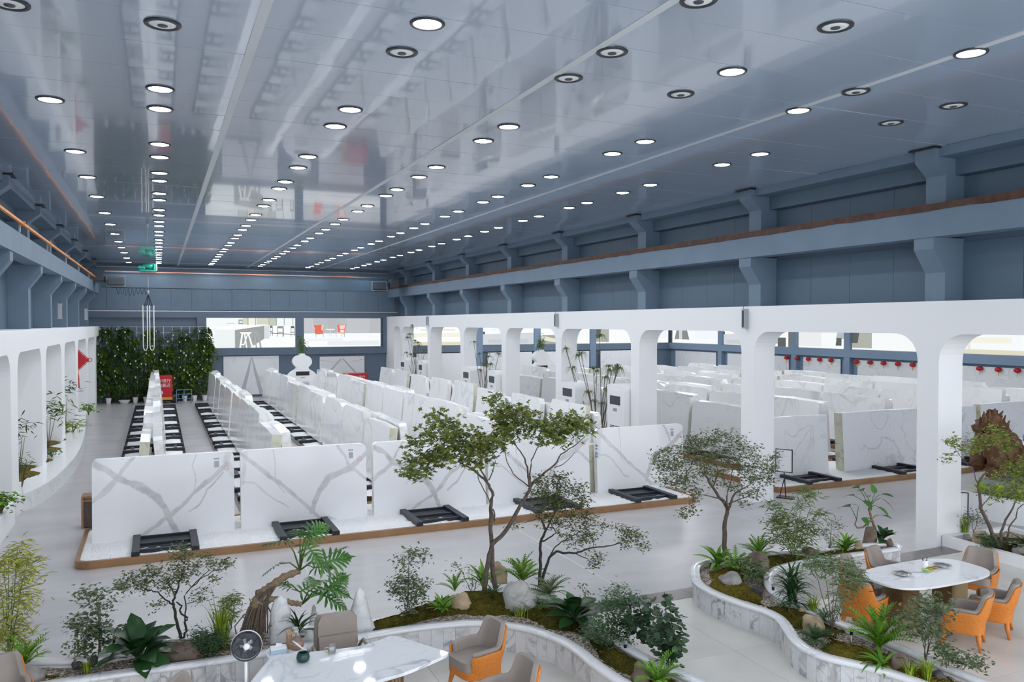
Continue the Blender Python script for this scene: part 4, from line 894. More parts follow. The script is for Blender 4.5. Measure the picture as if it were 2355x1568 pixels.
def plant_tree(name, label, cat, base, trunks, targets, tpl, leaf, k, bark, leafm, seed, group=None, spread=.09, twig=.004, pit=(-.7, .5), root_r=None):
    """trunks: list of (points, r0, r1) in world space; targets: (n,3) twig ends"""
    rg = np.random.default_rng(seed); base = Vector(base); t = thing(name, label, cat, base, 0, group); B = np.array(base)
    tr = MB(); nodes = []; rad = []
    for pts, r0, r1 in trunks:
        P = [Vector(p)-base for p in pts]; Q = []
        for i in range(len(P)-1):
            for u in (0, .34, .67):
                q = P[i].lerp(P[i+1], u)
                if 0 < i or u > 0: q = q+Vector(rg.normal(0, .006, 3))
                Q.append(q)
        Q.append(P[-1]); rr = np.linspace(r0, r1, len(Q)); tr.tube(Q, list(rr), 7)
        for q, r in list(zip(Q, rr))[len(Q)//3:]: nodes.append(np.array(q)); rad.append(r)
    tr.obj('trunk', bark, t, True)
    N = np.array(nodes); Rr = np.array(rad); tg = np.asarray(targets)-B; br = MB(); ends = []; mids = []
    order = np.argsort([np.min(np.linalg.norm(N-q, axis=1)) for q in tg])
    for oi in order:
        q = tg[oi]; d = np.linalg.norm(N-q, axis=1)+.35*np.maximum(0, N[:, 2]-q[2]); i = int(np.argmin(d)); a = N[i]; L = np.linalg.norm(q-a)
        mid = a*.55+q*.45+rg.normal(0, .10*L+.003, 3)+np.array([0, 0, -.08*L]); r0 = min(Rr[i]*.75, twig+.010*L+.002); pts = [a, a*.78+mid*.22*1.0, mid, q] if L > .1 else [a, mid, q]
        br.tube(pts, list(np.linspace(r0, twig*.5, len(pts))), 4, cap=False); N = np.vstack([N, mid, q]); Rr = np.r_[Rr, r0*.7, max(twig*.6, r0*.5)]; ends.append(q); mids.append(mid)
    if br.v: br.obj('branches', bark, t, False, kind='stuff')
    E_ = np.array(ends); k = int(k*1.55); c = np.repeat(E_, k, 0)+rg.normal(0, spread, (len(E_)*k, 3))*np.array([1, 1, .6])
    ve, fa = scatter(tpl, *randleaves(c, leaf*1.12, rg, pit)); fast('foliage', ve, fa, leafm, t, 'stuff'); return t
def blobs(L, Y, depth, rg):
    out = []
    for px, py, r, n in L:
        for _ in range(n):
            a, q = rg.uniform(0, 2*PI), math.sqrt(rg.uniform(0, 1)); out.append(V(px+r*q*math.cos(a), py+r*q*math.sin(a)*.8, Y+rg.normal(0, depth)))
    return out
def VP(L, Y, dy=0.): return [V(x, y, Y+dy*i/max(1, len(L)-1)) for i, (x, y) in enumerate(L)]
rg = np.random.default_rng(3)
# --- tall maple with two trunks
b0 = G(1127, 1362, .6); Y0 = b0.y
tr = [(VP([(1113,1365),(1117,1320),(1131,1254),(1160,1225),(1186,1180),(1200,1158),(1218,1125),(1217,1095)], Y0, -.1), .042, .022), (VP([(1140,1352),(1133,1310),(1131,1250),(1128,1200),(1131,1155),(1133,1130),(1120,1108),(1100,1090),(1078,1072),(1055,1062)], Y0, .2), .042, .010),
      (VP([(1133,1170),(1138,1185),(1137,1200),(1125,1150),(1110,1120),(1100,1100),(1098,1080)], Y0, -.15), .012, .006), (VP([(1120,1105),(1108,1085),(1102,1068),(1110,1050)], Y0, -.3), .016, .006), (VP([(1124,1104),(1135,1080),(1140,1060)], Y0, .2), .010, .005),
      (VP([(1217,1125),(1232,1105),(1255,1085),(1275,1070),(1290,1045),(1320,1025),(1345,1005)], Y0, .3), .022, .006), (VP([(1218,1120),(1215,1085),(1208,1055),(1190,1030),(1175,1005)], Y0, -.2), .018, .006), (VP([(1217,1118),(1219,1090),(1222,1060),(1235,1030),(1250,1010)], Y0, .2), .014, .006),
      (VP([(1215,1118),(1180,1090),(1165,1060),(1155,1020)], Y0, -.3), .010, .005), (VP([(1275,1075),(1300,1065),(1322,1040)], Y0, .1), .008, .004)]
bl = [(975,1055,26,14),(945,1060,10,5),(945,1085,12,7),(1000,1000,28,15),(1005,960,16,8),(1040,985,30,14),(1045,1030,36,26),(1080,1010,34,18),(1095,1045,38,24),(1010,1050,26,14),(1130,1020,26,14),(1135,920,14,6),(1150,950,26,14),(1165,965,30,26),(1160,1000,28,18),(1190,945,22,10),(1215,960,26,10),(1250,1000,30,14),(1205,990,26,10),(1280,980,30,22),(1285,960,14,6),(1320,960,18,8),(1320,985,30,22),(1350,980,10,4),(1295,1000,24,12),(1240,970,20,7),(955,1020,10,6),(960,1090,10,5)]
plant_tree('maple_tree', 'tall slender maple with two crossing trunks and flat olive-green crown', 'tree', b0, tr, blobs(bl, Y0, .28, rg), MAPLE, .060, 7, M['bark'], M['maple'], 21, 'trees in the planters', .085)
# --- dark twisted tree right of it
b0 = G(1243, 1348, .58); Y0 = b0.y
tr = [(VP([(1241,1350),(1243,1300),(1242,1262),(1246,1240),(1254,1218),(1248,1200),(1240,1190)], Y0), .028, .016), (VP([(1243,1345),(1255,1310),(1263,1282),(1280,1268),(1300,1270),(1325,1273),(1345,1264),(1370,1258),(1395,1255),(1420,1250)], Y0, -.2), .026, .008),
      (VP([(1246,1245),(1262,1238),(1280,1225),(1268,1205)], Y0, .1), .014, .008), (VP([(1254,1222),(1275,1180),(1285,1150),(1280,1120)], Y0, .1), .014, .006), (VP([(1263,1282),(1275,1258),(1300,1240),(1330,1225)], Y0, .2), .012, .006), (VP([(1325,1273),(1350,1285),(1365,1296),(1370,1300)], Y0, -.1), .008, .004), (VP([(1240,1190),(1215,1200),(1180,1205)], Y0), .007, .003)]
bl = [(1255,1105,26,12),(1290,1100,12,6),(1280,1125,30,20),(1240,1125,24,12),(1250,1155,34,20),(1300,1150,34,18),(1330,1120,14,7),(1345,1145,20,10),(1325,1180,30,16),(1285,1180,34,16),(1360,1190,12,5),(1260,1185,28,12),(1340,1215,26,12),(1300,1215,30,12),(1320,1240,26,10),(1360,1235,14,5),(1440,1225,18,12),(1465,1235,16,10),(1430,1250,14,6),(1478,1255,8,4),(1415,1215,5,2),(1372,1280,16,7),(1365,1298,8,3),(1380,1207,8,4),(1180,1208,8,3)]
plant_tree('twisted_tree', 'dark twisted small tree with one long low branch reaching right', 'tree', b0, tr, blobs(bl, Y0, .22, rg), LEAF, .048, 11, M['dbark'], M['dleaf'], 22, 'trees in the planters', .06)
# --- round-crowned tree in the boomerang planter
b0 = G(1667, 1275, .6); Y0 = b0.y
tr = [(VP([(1668,1280),(1666,1240),(1667,1200),(1674,1172),(1666,1155),(1650,1138),(1635,1115),(1625,1095),(1612,1085)], Y0, .1), .048, .014), (VP([(1674,1172),(1682,1150),(1690,1135),(1705,1125),(1730,1110)], Y0, -.1), .026, .007), (VP([(1670,1165),(1672,1140),(1680,1110),(1685,1080)], Y0, .1), .018, .007), (VP([(1665,1150),(1640,1143),(1620,1138)], Y0, -.15), .016, .006), (VP([(1672,1160),(1700,1147),(1725,1140)], Y0, .2), .014, .006), (VP([(1640,1120),(1650,1090),(1648,1060)], Y0, -.1), .014, .006)]
bl = [(1525,1050,22,20),(1520,1072,16,10),(1545,1060,26,20),(1560,1040,26,18),(1535,1095,26,14),(1570,1085,30,22),(1590,1020,24,16),(1610,1005,16,9),(1615,1040,32,24),(1610,1075,32,22),(1648,1000,20,14),(1645,1030,30,20),(1650,1060,34,22),(1580,1115,28,16),(1560,1110,18,9),(1690,1010,24,16),(1685,1045,34,26),(1720,1030,24,16),(1715,1065,28,22),(1750,1060,20,12),(1760,1085,22,14),(1740,1095,28,18),(1785,1050,12,8),(1775,1070,10,6),(1690,1100,34,22),(1720,1120,26,14),(1745,1130,18,8),(1770,1110,12,6),(1600,1140,20,9),(1585,1170,16,8),(1575,1180,10,5),(1710,1160,10,4),(1650,1100,30,14)]
plant_tree('small_leaf_tree', 'round-crowned tree with tiny grey-green leaves in the boomerang planter', 'tree', b0, tr, blobs(bl, Y0, .30, rg), LEAF, .050, 9, M['bark'], M['olive'], 23, 'trees in the planters', .06)
# --- small twisted tree on the left
b0 = G(425, 1470, .58); Y0 = b0.y
tr = [(VP([(416,1468),(406,1430),(401,1400),(398,1386),(402,1370),(412,1340),(420,1310)], Y0), .022, .010), (VP([(420,1468),(431,1450),(424,1430),(433,1420),(412,1405),(418,1392),(406,1384)], Y0, -.06), .016, .010), (VP([(398,1390),(380,1380),(362,1362),(340,1355),(318,1348)], Y0, -.1), .012, .005), (VP([(425,1425),(428,1400),(424,1370),(440,1350),(460,1330),(480,1312)], Y0, .1), .010, .005), (VP([(402,1368),(390,1340),(370,1330)], Y0, .1), .008, .004), (VP([(440,1350),(470,1325),(495,1310),(515,1308)], Y0, 0), .007, .004), (VP([(430,1388),(450,1382),(462,1370)], Y0), .005, .003)]
bl = [(300,1340,24,13),(325,1330,22,11),(345,1320,22,11),(285,1345,10,5),(370,1335,24,12),(390,1345,22,10),(415,1330,18,8),(412,1290,22,12),(405,1262,12,6),(430,1275,20,9),(440,1300,24,12),(420,1315,18,9),(475,1280,14,7),(485,1300,16,7),(515,1300,14,8),(525,1292,8,5),(360,1390,10,5),(360,1312,8,4),(465,1362,14,6),(455,1378,10,4),(490,1330,10,4),(390,1320,14,6),(330,1350,16,7)]
plant_tree('twisted_tree', 'small bonsai-like tree with forked bare stems beside the left planter boulder', 'tree', b0, tr, blobs(bl, Y0, .18, rg), LEAF, .042, 8, M['dbark'], M['olive'], 24, 'trees in the planters', .045)
# --- three-trunk tree in the low white box
b0 = G(2308, 1262, .42); Y0 = b0.y
tr = [(VP([(2298,1258),(2275,1212),(2256,1170),(2252,1130),(2250,1110),(2262,1092),(2275,1080)], Y0, .1), .040, .012), (VP([(2303,1256),(2303,1225),(2312,1195),(2328,1170),(2340,1145)], Y0), .032, .010), (VP([(2317,1258),(2318,1230),(2322,1210),(2336,1190),(2340,1170),(2352,1160)], Y0, -.1), .018, .008), (VP([(2250,1112),(2240,1090),(2225,1065),(2205,1045)], Y0, .1), .010, .005), (VP([(2258,1165),(2275,1145),(2290,1125)], Y0), .010, .005), (VP([(2205,1045),(2195,1030),(2185,1018)], Y0, .1), .006, .003)]
bl = [(2186,1012,12,7),(2180,1053,8,4),(2208,1030,9,4),(2235,1030,16,9),(2245,1020,20,9),(2270,1010,22,14),(2285,985,14,8),(2300,1020,26,18),(2320,1030,14,8),(2310,1000,12,7),(2310,1065,12,6),(2330,1075,20,14),(2350,1080,14,10),(2290,1095,10,6),(2310,1125,26,18),(2340,1110,20,16),(2345,1140,18,14),(2285,1145,14,6),(2330,1090,18,12),(2355,1060,14,8)]
plant_tree('three_trunk_tree', 'small tree with three dark trunks in the low white box', 'tree', b0, tr, blobs(bl, Y0, .22, rg), LEAF, .062, 9, M['bark'], leafmat('fresh_leaf', (.05, .10, .03), (.18, .25, .07)), 25, 'trees in the planters', .06)
# --- nandinas, bamboos and wispy shrubs: several thin stems
def stems(px, py, h, tops, jit=4):
    p = G(px, py, h); return p, [(VP([(px+random.uniform(-jit, jit), py), ((px+x)/2+random.uniform(-3, 3), (py+y)/2), (x, y)], p.y, random.uniform(-.1, .1)), .008, .003) for x, y in tops]
def shrub(name, label, px, py, h, tops, bl, tpl, leaf, k, leafm, seed, bark='bark', spread=.06, depth=.14, pit=(-.7, .5), cat='shrub', group='thin-stemmed shrubs'):
    p, tr = stems(px, py, h, tops); return plant_tree(name, label, cat, p, tr, blobs(bl, p.y, depth, rg), tpl, leaf, k, M[bark], M[leafm], seed, group, spread, .0025, pit)
shrub('bamboo', 'golden-green bamboo clump at the left edge of the picture', 22, 1500, .55, [(40,1260),(20,1270),(65,1275),(30,1330),(10,1300),(45,1380),(5,1380)], [(35,1275,34,34),(10,1290,26,20),(65,1290,26,22),(70,1320,22,14),(25,1320,36,20),(60,1350,28,16),(10,1365,22,16),(30,1400,40,34),(15,1440,36,34),(40,1450,30,24),(5,1480,26,22),(45,1480,20,12),(75,1375,18,8)], LONG, .12, 3, 'bamboo', 31, 'petiole', .075, .2, cat='bamboo', group='bamboo clumps')
shrub('nandina', 'pale-leaved nandina with one thin stem, left of the broad-leaf plant', 197, 1525, .55, [(188,1420),(200,1410)], [(185,1420,20,12),(195,1445,26,16),(200,1470,26,16),(180,1490,16,8),(205,1500,14,6),(178,1440,12,6)], LEAF, .055, 6, 'nandina', 32)
shrub('nandina', 'taller pale nandina whose sprays hang over the grey floor', 229, 1512, .55, [(226,1380),(222,1360),(232,1400)], [(205,1365,26,12),(235,1370,24,10),(225,1395,26,14),(230,1425,26,14),(215,1450,24,12),(235,1455,26,14),(255,1448,14,6),(185,1372,14,6),(265,1345,16,6),(280,1360,10,4),(262,1460,10,4),(240,1480,18,8)], LEAF, .055, 5, 'nandina', 33)
shrub('nandina', 'upright nandina with a feathery top left of the maple', 938, 1415, .6, [(940,1268),(938,1330),(925,1350),(950,1345)], [(940,1270,18,9),(925,1290,18,8),(960,1280,20,8),(975,1272,12,4),(935,1325,24,14),(920,1340,26,16),(945,1345,30,22),(960,1345,24,14),(905,1355,16,8),(930,1370,28,16),(955,1375,24,12),(975,1360,12,5),(940,1395,18,8)], LEAF, .052, 6, 'nandina', 34)
shrub('nandina', 'airy nandina in front of the orange chairs at the bottom right', 2128, 1530, .55, [(2125,1400),(2110,1420),(2140,1385),(2150,1430)], [(2110,1385,28,14),(2140,1385,30,18),(2165,1400,22,10),(2085,1410,20,9),(2120,1415,34,20),(2150,1425,30,14),(2095,1440,22,9),(2130,1450,30,16),(2165,1450,18,8),(2185,1395,10,4),(2160,1480,20,8),(2110,1465,18,6)], LEAF, .058, 5, 'nandina', 35)
shrub('nandina', 'low nandina seedling spreading over the right rim, left one of two', 2178, 1542, .58, [(2178,1510),(2190,1505)], [(2170,1500,18,9),(2190,1512,20,10),(2175,1485,12,5)], LEAF, .055, 8, 'nandina', 36)
shrub('nandina', 'low nandina seedling spreading over the right rim, right one of two', 2206, 1548, .58, [(2215,1515),(2240,1515)], [(2215,1515,18,9),(2240,1520,18,8),(2262,1512,12,4)], LEAF, .052, 8, 'nandina', 37)
shrub('nandina', 'thin sparse nandina between bamboo and bird nest fern', 1908, 1262, .6, [(1912,1195),(1900,1220),(1918,1230)], [(1915,1200,12,6),(1905,1225,20,8),(1925,1215,12,5),(1910,1245,20,8),(1890,1225,14,4)], LEAF, .04, 6, 'nandina', 38)
shrub('nandina', 'small nandina beside the grass tuft in the low white box', 2239, 1232, .42, [(2238,1190),(2248,1185)], [(2240,1182,20,10),(2225,1195,14,6),(2252,1190,14,6)], LEAF, .045, 9, 'nandina', 39)
shrub('bamboo', 'tall green bamboo behind the boomerang planter boulder', 1822, 1282, .58, [(1800,1190),(1835,1150),(1850,1120),(1780,1210),(1840,1190),(1870,1150)], [(1852,1125,14,6),(1865,1130,12,5),(1845,1155,16,6),(1880,1180,12,6),(1800,1195,24,12),(1780,1210,18,9),(1825,1200,26,13),(1850,1205,24,11),(1795,1235,26,14),(1825,1240,30,18),(1850,1255,28,12),(1775,1160,10,4),(1790,1165,12,4),(1865,1220,14,6)], LONG, .12, 8, 'bambooD', 40, 'petiole', .07, .16, cat='bamboo', group='bamboo clumps')
shrub('bamboo', 'young bamboo with drooping leaves behind the left planter', 528, 1455, .58, [(525,1400),(540,1385)], [(530,1385,18,8),(545,1378,14,6),(535,1410,20,8),(515,1400,14,5)], LONG, .10, 7, 'bambooD', 41, 'petiole', .06, .1, cat='bamboo', group='bamboo clumps')
shrub('bamboo', 'feathery low bamboo in front of the big brown boulder', 1735, 1332, .6, [(1730,1300),(1745,1305)], [(1730,1305,26,14),(1745,1318,22,10),(1715,1300,16,6)], LONG, .11, 9, 'fernG', 42, 'petiole', .06, .1, cat='bamboo', group='bamboo clumps')
shrub('fine_leaf_shrub', 'fine-leaved dark green shrub behind the curved white rim', 1412, 1478, .58, [(1400,1420),(1425,1400),(1380,1440),(1440,1420)], [(1400,1400,34,20),(1430,1385,26,12),(1385,1430,34,24),(1415,1440,34,24),(1445,1420,24,12),(1370,1460,26,16),(1400,1475,34,24),(1430,1470,26,14),(1420,1365,24,8)], LEAF, .042, 10, 'fernD', 43, spread=.06)
shrub('fine_leaf_shrub', 'wispy yellow-green asparagus-like shrub above the dark one', 1418, 1430, .6, [(1415,1370),(1440,1360),(1395,1380)], [(1415,1365,26,12),(1440,1360,22,9),(1400,1385,22,9),(1430,1390,28,12)], LONG, .05, 10, 'fernG', 44, spread=.06)
shrub('fine_leaf_shrub', 'multi-stemmed shrub with feathery leaves in front of the orange chair', 1912, 1452, .58, [(1870,1290),(1895,1300),(1915,1340),(1935,1320),(1945,1360)], [(1870,1290,22,9),(1900,1285,20,8),(1925,1300,20,9),(1950,1300,18,8),(1940,1325,24,10),(1965,1330,20,8),(1955,1355,18,7),(1880,1300,16,6),(1975,1318,14,5),(1935,1375,14,5),(1920,1400,12,4)], LONG, .10, 9, 'fernG', 45, spread=.07)
shrub('fine_leaf_shrub', 'dark low shrub behind the long boulder of the left planter', 478, 1500, .58, [(470,1470),(490,1460)], [(470,1465,26,16),(495,1470,22,14),(480,1485,30,20),(450,1460,18,8),(505,1485,14,6)], LONG, .07, 12, 'fernD', 46, spread=.06)
shrub('fine_leaf_shrub', 'dark dense shrub beside the tan boulder in the low white box', 2275, 1262, .42, [(2270,1240),(2285,1240)], [(2268,1242,20,14),(2288,1245,18,12),(2275,1252,22,14)], LONG, .08, 12, 'fernD', 47, spread=.05)
shrub('wispy_seedling', 'tiny bare seedling between boulder and broad-leaf plant', 1350, 1388, .6, [(1340,1348),(1348,1352)], [(1340,1350,12,4),(1348,1365,8,3)], LEAF, .045, 3, 'nandina', 48)
shrub('wispy_seedling', 'thin sprawling seedling left of the maple trunks', 1088, 1372, .6, [(1060,1310),(1085,1320),(1100,1315)], [(1040,1300,12,4),(1070,1315,14,5),(1090,1320,16,6),(1085,1340,16,6)], LEAF, .045, 5, 'fernG', 49)
# --- fronds and blades as shared meshes
def frond_mesh(arch, pin, w, mat, n=13, name='frond'):
    m = MB(); pts = [(s, 0, arch*(s-1.35*s*s)) for s in np.linspace(0, 1, 8)]; m.tube(pts, [.008]*8, 3, cap=False)
    for i in range(n):
        s = .12+.86*i/n; z = arch*(s-1.35*s*s); L = w*math.sin(PI*min(1, (s*.92+.06)))**.7; d = .5/n
        for sg in (-1, 1): m.add([(s-d*pin, 0, z), (s+L*.35, sg*L*.55, z+.02), (s+L*.6, sg*L, z-.05*L), (s+d*pin, 0, z+.002)], [(0, 1, 2, 3) if sg > 0 else (3, 2, 1, 0)])
    return m.mesh(name, mat)
def blade_mesh(W_, arch, mat, tip=1.35, fold=.25, n=7, name='leaf', pet=0., peak_=.5, ex=.8):
    m = MB(); vs = []
    for i in range(n+1):
        s = i/n; z = arch*(s-tip*s*s); t = max(0, (s-pet)/(1-pet)); w = W_*math.sin(PI*t**(math.log(.5)/math.log(peak_)))**ex if 0 < t < 1 else .004
        w = max(w, .006); vs += [(s, w, z+fold*w), (s, 0, z), (s, -w, z+fold*w)]
    m.add(vs, [f for i in range(n) for f in ((3*i, 3*i+1, 3*i+4, 3*i+3), (3*i+1, 3*i+2, 3*i+5, 3*i+4))]); return m.mesh(name, mat, True)
def rosette(name, label, cat, p, n, meshes, L, pitch, seed, group, part='frond', yaw=(0, 2*PI), zr=(.01, .01)):
    rg_ = random.Random(seed); t = thing(name, label, cat, p, 0, group); n = int(n*1.5)
    for i in range(n):
        u = (i*.618) % 1; y = yaw[0]+(yaw[1]-yaw[0])*u+rg_.uniform(-.25, .25); inner = rg_.random()
        mk(part, meshes[i % len(meshes)], t, (rg_.uniform(-.06, .06)*(zr[1] > .05), rg_.uniform(-.06, .06)*(zr[1] > .05), rg_.uniform(*zr)), (rg_.uniform(-.3, .3), -(pitch[0]+(pitch[1]-pitch[0])*inner), y), None, L*rg_.uniform(.75, 1.1))
    return t
FR = [frond_mesh(.35, 1.0, .17, M['fern']), frond_mesh(.5, 1.0, .15, M['fern'])]
FRD = [frond_mesh(.4, .9, .22, M['fernD'], 9), frond_mesh(.55, .9, .2, M['fernD'], 9)]
FRG = [frond_mesh(.35, .8, .26, M['fernG'], 10), frond_mesh(.5, .8, .24, M['fernG'], 10)]
NEST = [blade_mesh(.075, .45, M['fern']), blade_mesh(.065, .6, M['fern'])]
PALM = [blade_mesh(.045, .5, M['fernD'], name='leaf'), blade_mesh(.04, .7, M['broad'], name='leaf')]
BROAD = [blade_mesh(.19, .42, M['broad'], pet=.3, peak_=.5, ex=.55), blade_mesh(.21, .6, M['broad'], pet=.25, peak_=.5, ex=.55)]
HEART = [blade_mesh(.26, .25, M['philo'], pet=.02, peak_=.28, fold=.15)]
def at(px, py, h=.56): return G(px, py, h)
rosette('sword_fern', 'bright sword fern at the bottom left beside the wide grey boulder', 'fern', at(58, 1533), 12, FR, .42, (.4, 1.2), 1, 'sword ferns')
rosette('sword_fern', 'small bright fern behind the leaning tan stone', 'fern', at(1046, 1362), 9, FR, .34, (.5, 1.3), 2, 'sword ferns')
rosette('sword_fern', 'large bright fern between the tall tree and the dark tree', 'fern', at(1200, 1340), 18, FR, .52, (.45, 1.35), 3, 'sword ferns')
rosette('sword_fern', 'large bright fern in front of the right orange chairs', 'fern', at(2022, 1495), 20, FR, .62, (.5, 1.4), 4, 'sword ferns')
rosette('sword_fern', 'light green fern below the large one near the bottom right boulder', 'fern', at(2030, 1535), 12, NEST, .36, (.1, .8), 5, 'sword ferns')
rosette('sword_fern', 'bright fern beside the round-crowned tree trunk', 'fern', at(1692, 1318), 14, FR, .44, (.3, 1.2), 6, 'sword ferns')
rosette('sword_fern', 'fern clump behind the big brown boulder', 'fern', at(1745, 1282), 14, FR, .46, (.4, 1.3), 7, 'sword ferns')
rosette('sword_fern', 'bright feathery fern at the bottom edge by the round-leaf shrub', 'fern', at(1512, 1578), 12, FR, .42, (.5, 1.2), 8, 'sword ferns')
rosette('sword_fern', 'dark bushy fern in front of the cream boulder', 'fern', at(1874, 1475), 22, FRD, .27, (.1, 1.2), 9, 'sword ferns')
rosette('sword_fern', 'dark fern around the base of the multi-stemmed shrub', 'fern', at(1898, 1430), 14, FRD, .24, (.2, 1.2), 10, 'sword ferns')
rosette('sword_fern', 'grey-green feathery fern right of the large pale boulder', 'fern', at(1262, 1372), 16, FRG, .42, (.2, 1.2), 11, 'sword ferns')
rosette('sword_fern', 'grey-green fern hanging in front of the large pale boulder', 'fern', at(1240, 1392), 7, FRG, .36, (.0, .6), 12, 'sword ferns', yaw=(2.6, 5.4))
rosette('sword_fern', 'dark fern at the foot of the two maple trunks', 'fern', at(1135, 1380), 12, FRD, .26, (.3, 1.2), 13, 'sword ferns')
rosette('bird_nest_fern', 'bird nest fern with glossy straps beside the leaning tan stone', 'fern', at(1016, 1412), 18, NEST, .34, (.4, 1.3), 14, 'bird nest ferns')
rosette('bird_nest_fern', 'bird nest fern left of the maple trunks', 'fern', at(1110, 1352), 14, NEST, .42, (.5, 1.3), 15, 'bird nest ferns')
rosette('bird_nest_fern', 'bird nest fern with arching straps at the boomerang planter tip', 'fern', at(1650, 1302), 16, NEST, .46, (.1, 1.2), 16, 'bird nest ferns')
rosette('bird_nest_fern', 'bird nest fern beside the pale tan stone', 'fern', at(1945, 1268), 22, NEST, .36, (.3, 1.3), 17, 'bird nest ferns')
rosette('palm_plant', 'small dark palm behind the tea kettle', 'palm', at(684, 1462), 16, PALM, .40, (.3, 1.3), 18, 'small palms', 'leaf')
rosette('palm_plant', 'dense dark dracaena-like bush on the inner rim of the boomerang planter', 'palm', at(1822, 1397), 95, PALM, .36, (-.2, 1.4), 19, 'small palms', 'leaf', zr=(.02, .42))
rosette('broad_leaf_plant', 'big dark glossy broad-leaf plant in the left planter', 'plant', at(318, 1525), 20, BROAD, .60, (.15, 1.25), 21, 'broad-leaf plants', 'leaf')
rosette('broad_leaf_plant', 'dark broad-leaf plant right of the large pale boulder', 'plant', at(1322, 1432), 16, BROAD, .50, (.1, 1.25), 22, 'broad-leaf plants', 'leaf')
rosette('broad_leaf_plant', 'dark leaved plant at the far end of the boomerang planter', 'plant', at(2030, 1248), 12, BROAD, .34, (.2, 1.2), 23, 'broad-leaf plants', 'leaf')
rosette('broad_leaf_plant', 'dark leaved plant at the right edge of the low white box', 'plant', at(2358, 1268, .42), 10, BROAD, .42, (.1, 1.1), 24, 'broad-leaf plants', 'leaf')
STR = [blade_mesh(.12, .3, leafmat('striped_grey_leaf', (.18, .22, .17), (.30, .34, .26)), peak_=.5)]
rosette('broad_leaf_plant', 'grey-green striped leaves cut by the bottom left corner', 'plant', Vector((-1.28, 9.2, .55)), 5, STR, .40, (.2, .9), 25, 'broad-leaf plants', 'leaf')
def grass(label, p, h, n, seed, mat='grass', spread=.09):
    rg_ = random.Random(seed); t = thing('grass_tuft', label, 'grass', p, 0, 'grass tufts'); m = MB()
    for i in range(n):
        a, l, ln = rg_.uniform(0, 2*PI), h*rg_.uniform(.6, 1.1), rg_.uniform(.1, .6); c, s = math.cos(a), math.sin(a); r = spread*rg_.random()*.5; w = .006
        P = [(r*c+ln*l*q*q*c, r*s+ln*l*q*q*s, l*q*(1-.25*ln*q)) for q in (0, .5, 1)]
        m.add([(P[0][0]-w*s, P[0][1]+w*c, 0), (P[0][0]+w*s, P[0][1]-w*c, 0), (P[1][0]+w*s, P[1][1]-w*c, P[1][2]), (P[1][0]-w*s, P[1][1]+w*c, P[1][2]), P[2]], [(0, 1, 2, 3), (3, 2, 4)])
    m.obj('blades', M[mat], t, kind='stuff')
grass('tall upright grass clump behind the left planter gravel', at(508, 1478), .62, 110, 1, spread=.2)
grass('small grass tuft under the pale nandina', at(200, 1545), .16, 50, 2)
grass('grass tuft between the two tan rocks', at(1870, 1412), .32, 80, 3)
grass('yellow-green grass tuft beside the bottom right boulder', at(2092, 1560), .24, 70, 4)
grass('grass tuft left of the dark slate stone', at(2132, 1564), .26, 80, 5)
grass('spiky grass tuft in the low white box', at(2217, 1228, .42), .46, 90, 6, spread=.14)
grass('short grass under the large pale boulder', at(1200, 1412), .15, 90, 7, spread=.5)
# --- round-leaf shrubs: every leaf a disc
m = MB(); m.add([(.5+.5*math.cos(2*PI*i/9), .5*math.sin(2*PI*i/9), .06*math.cos(4*PI*i/9)) for i in range(9)], [tuple(range(9))]); DISC = m.mesh('leaf', M['round'])
def round_shrub(label, p, stems_, seed, n, s):
    rg_ = random.Random(seed); t = thing('round_leaf_shrub', label, 'shrub', p, 0, 'round-leaf shrubs'); m = MB()
    for pts in stems_:
        P = [Vector(q)-p for q in pts]; m.tube(P, list(np.linspace(.012, .004, len(P))), 5)
        for i in range(n):
            u = rg_.uniform(.12, 1)**.8*(len(P)-1); k = min(int(u), len(P)-2); q = P[k].lerp(P[k+1], u-k); a = rg_.uniform(0, 2*PI)
            q = q+Vector((math.cos(a), math.sin(a), rg_.uniform(-.3, .3)))*rg_.uniform(.02, .13)
            mk('leaf', DISC, t, q, (rg_.uniform(-.5, .5), rg_.uniform(-.2, .9), a), None, s*rg_.uniform(.7, 1.2))
    m.obj('stems', M['dbark'], t)
p = at(1482, 1480); round_shrub('dark shrub of round leaves, left and lower of two', p, [VP([(1482,1480),(1478,1430),(1465,1365)], p.y), VP([(1482,1480),(1490,1420),(1498,1385)], p.y), VP([(1480,1480),(1455,1440),(1448,1390)], p.y, .1), VP([(1484,1480),(1510,1450),(1515,1420)], p.y)], 1, 70, .085)
p = at(1540, 1535); round_shrub('dark shrub of round leaves, right and taller of two', p, [VP([(1538,1535),(1535,1450),(1528,1362)], p.y), VP([(1542,1535),(1548,1460),(1540,1395)], p.y), VP([(1540,1535),(1522,1490),(1515,1430)], p.y, .1), VP([(1543,1535),(1552,1490),(1550,1440)], p.y, -.1)], 2, 78, .085)
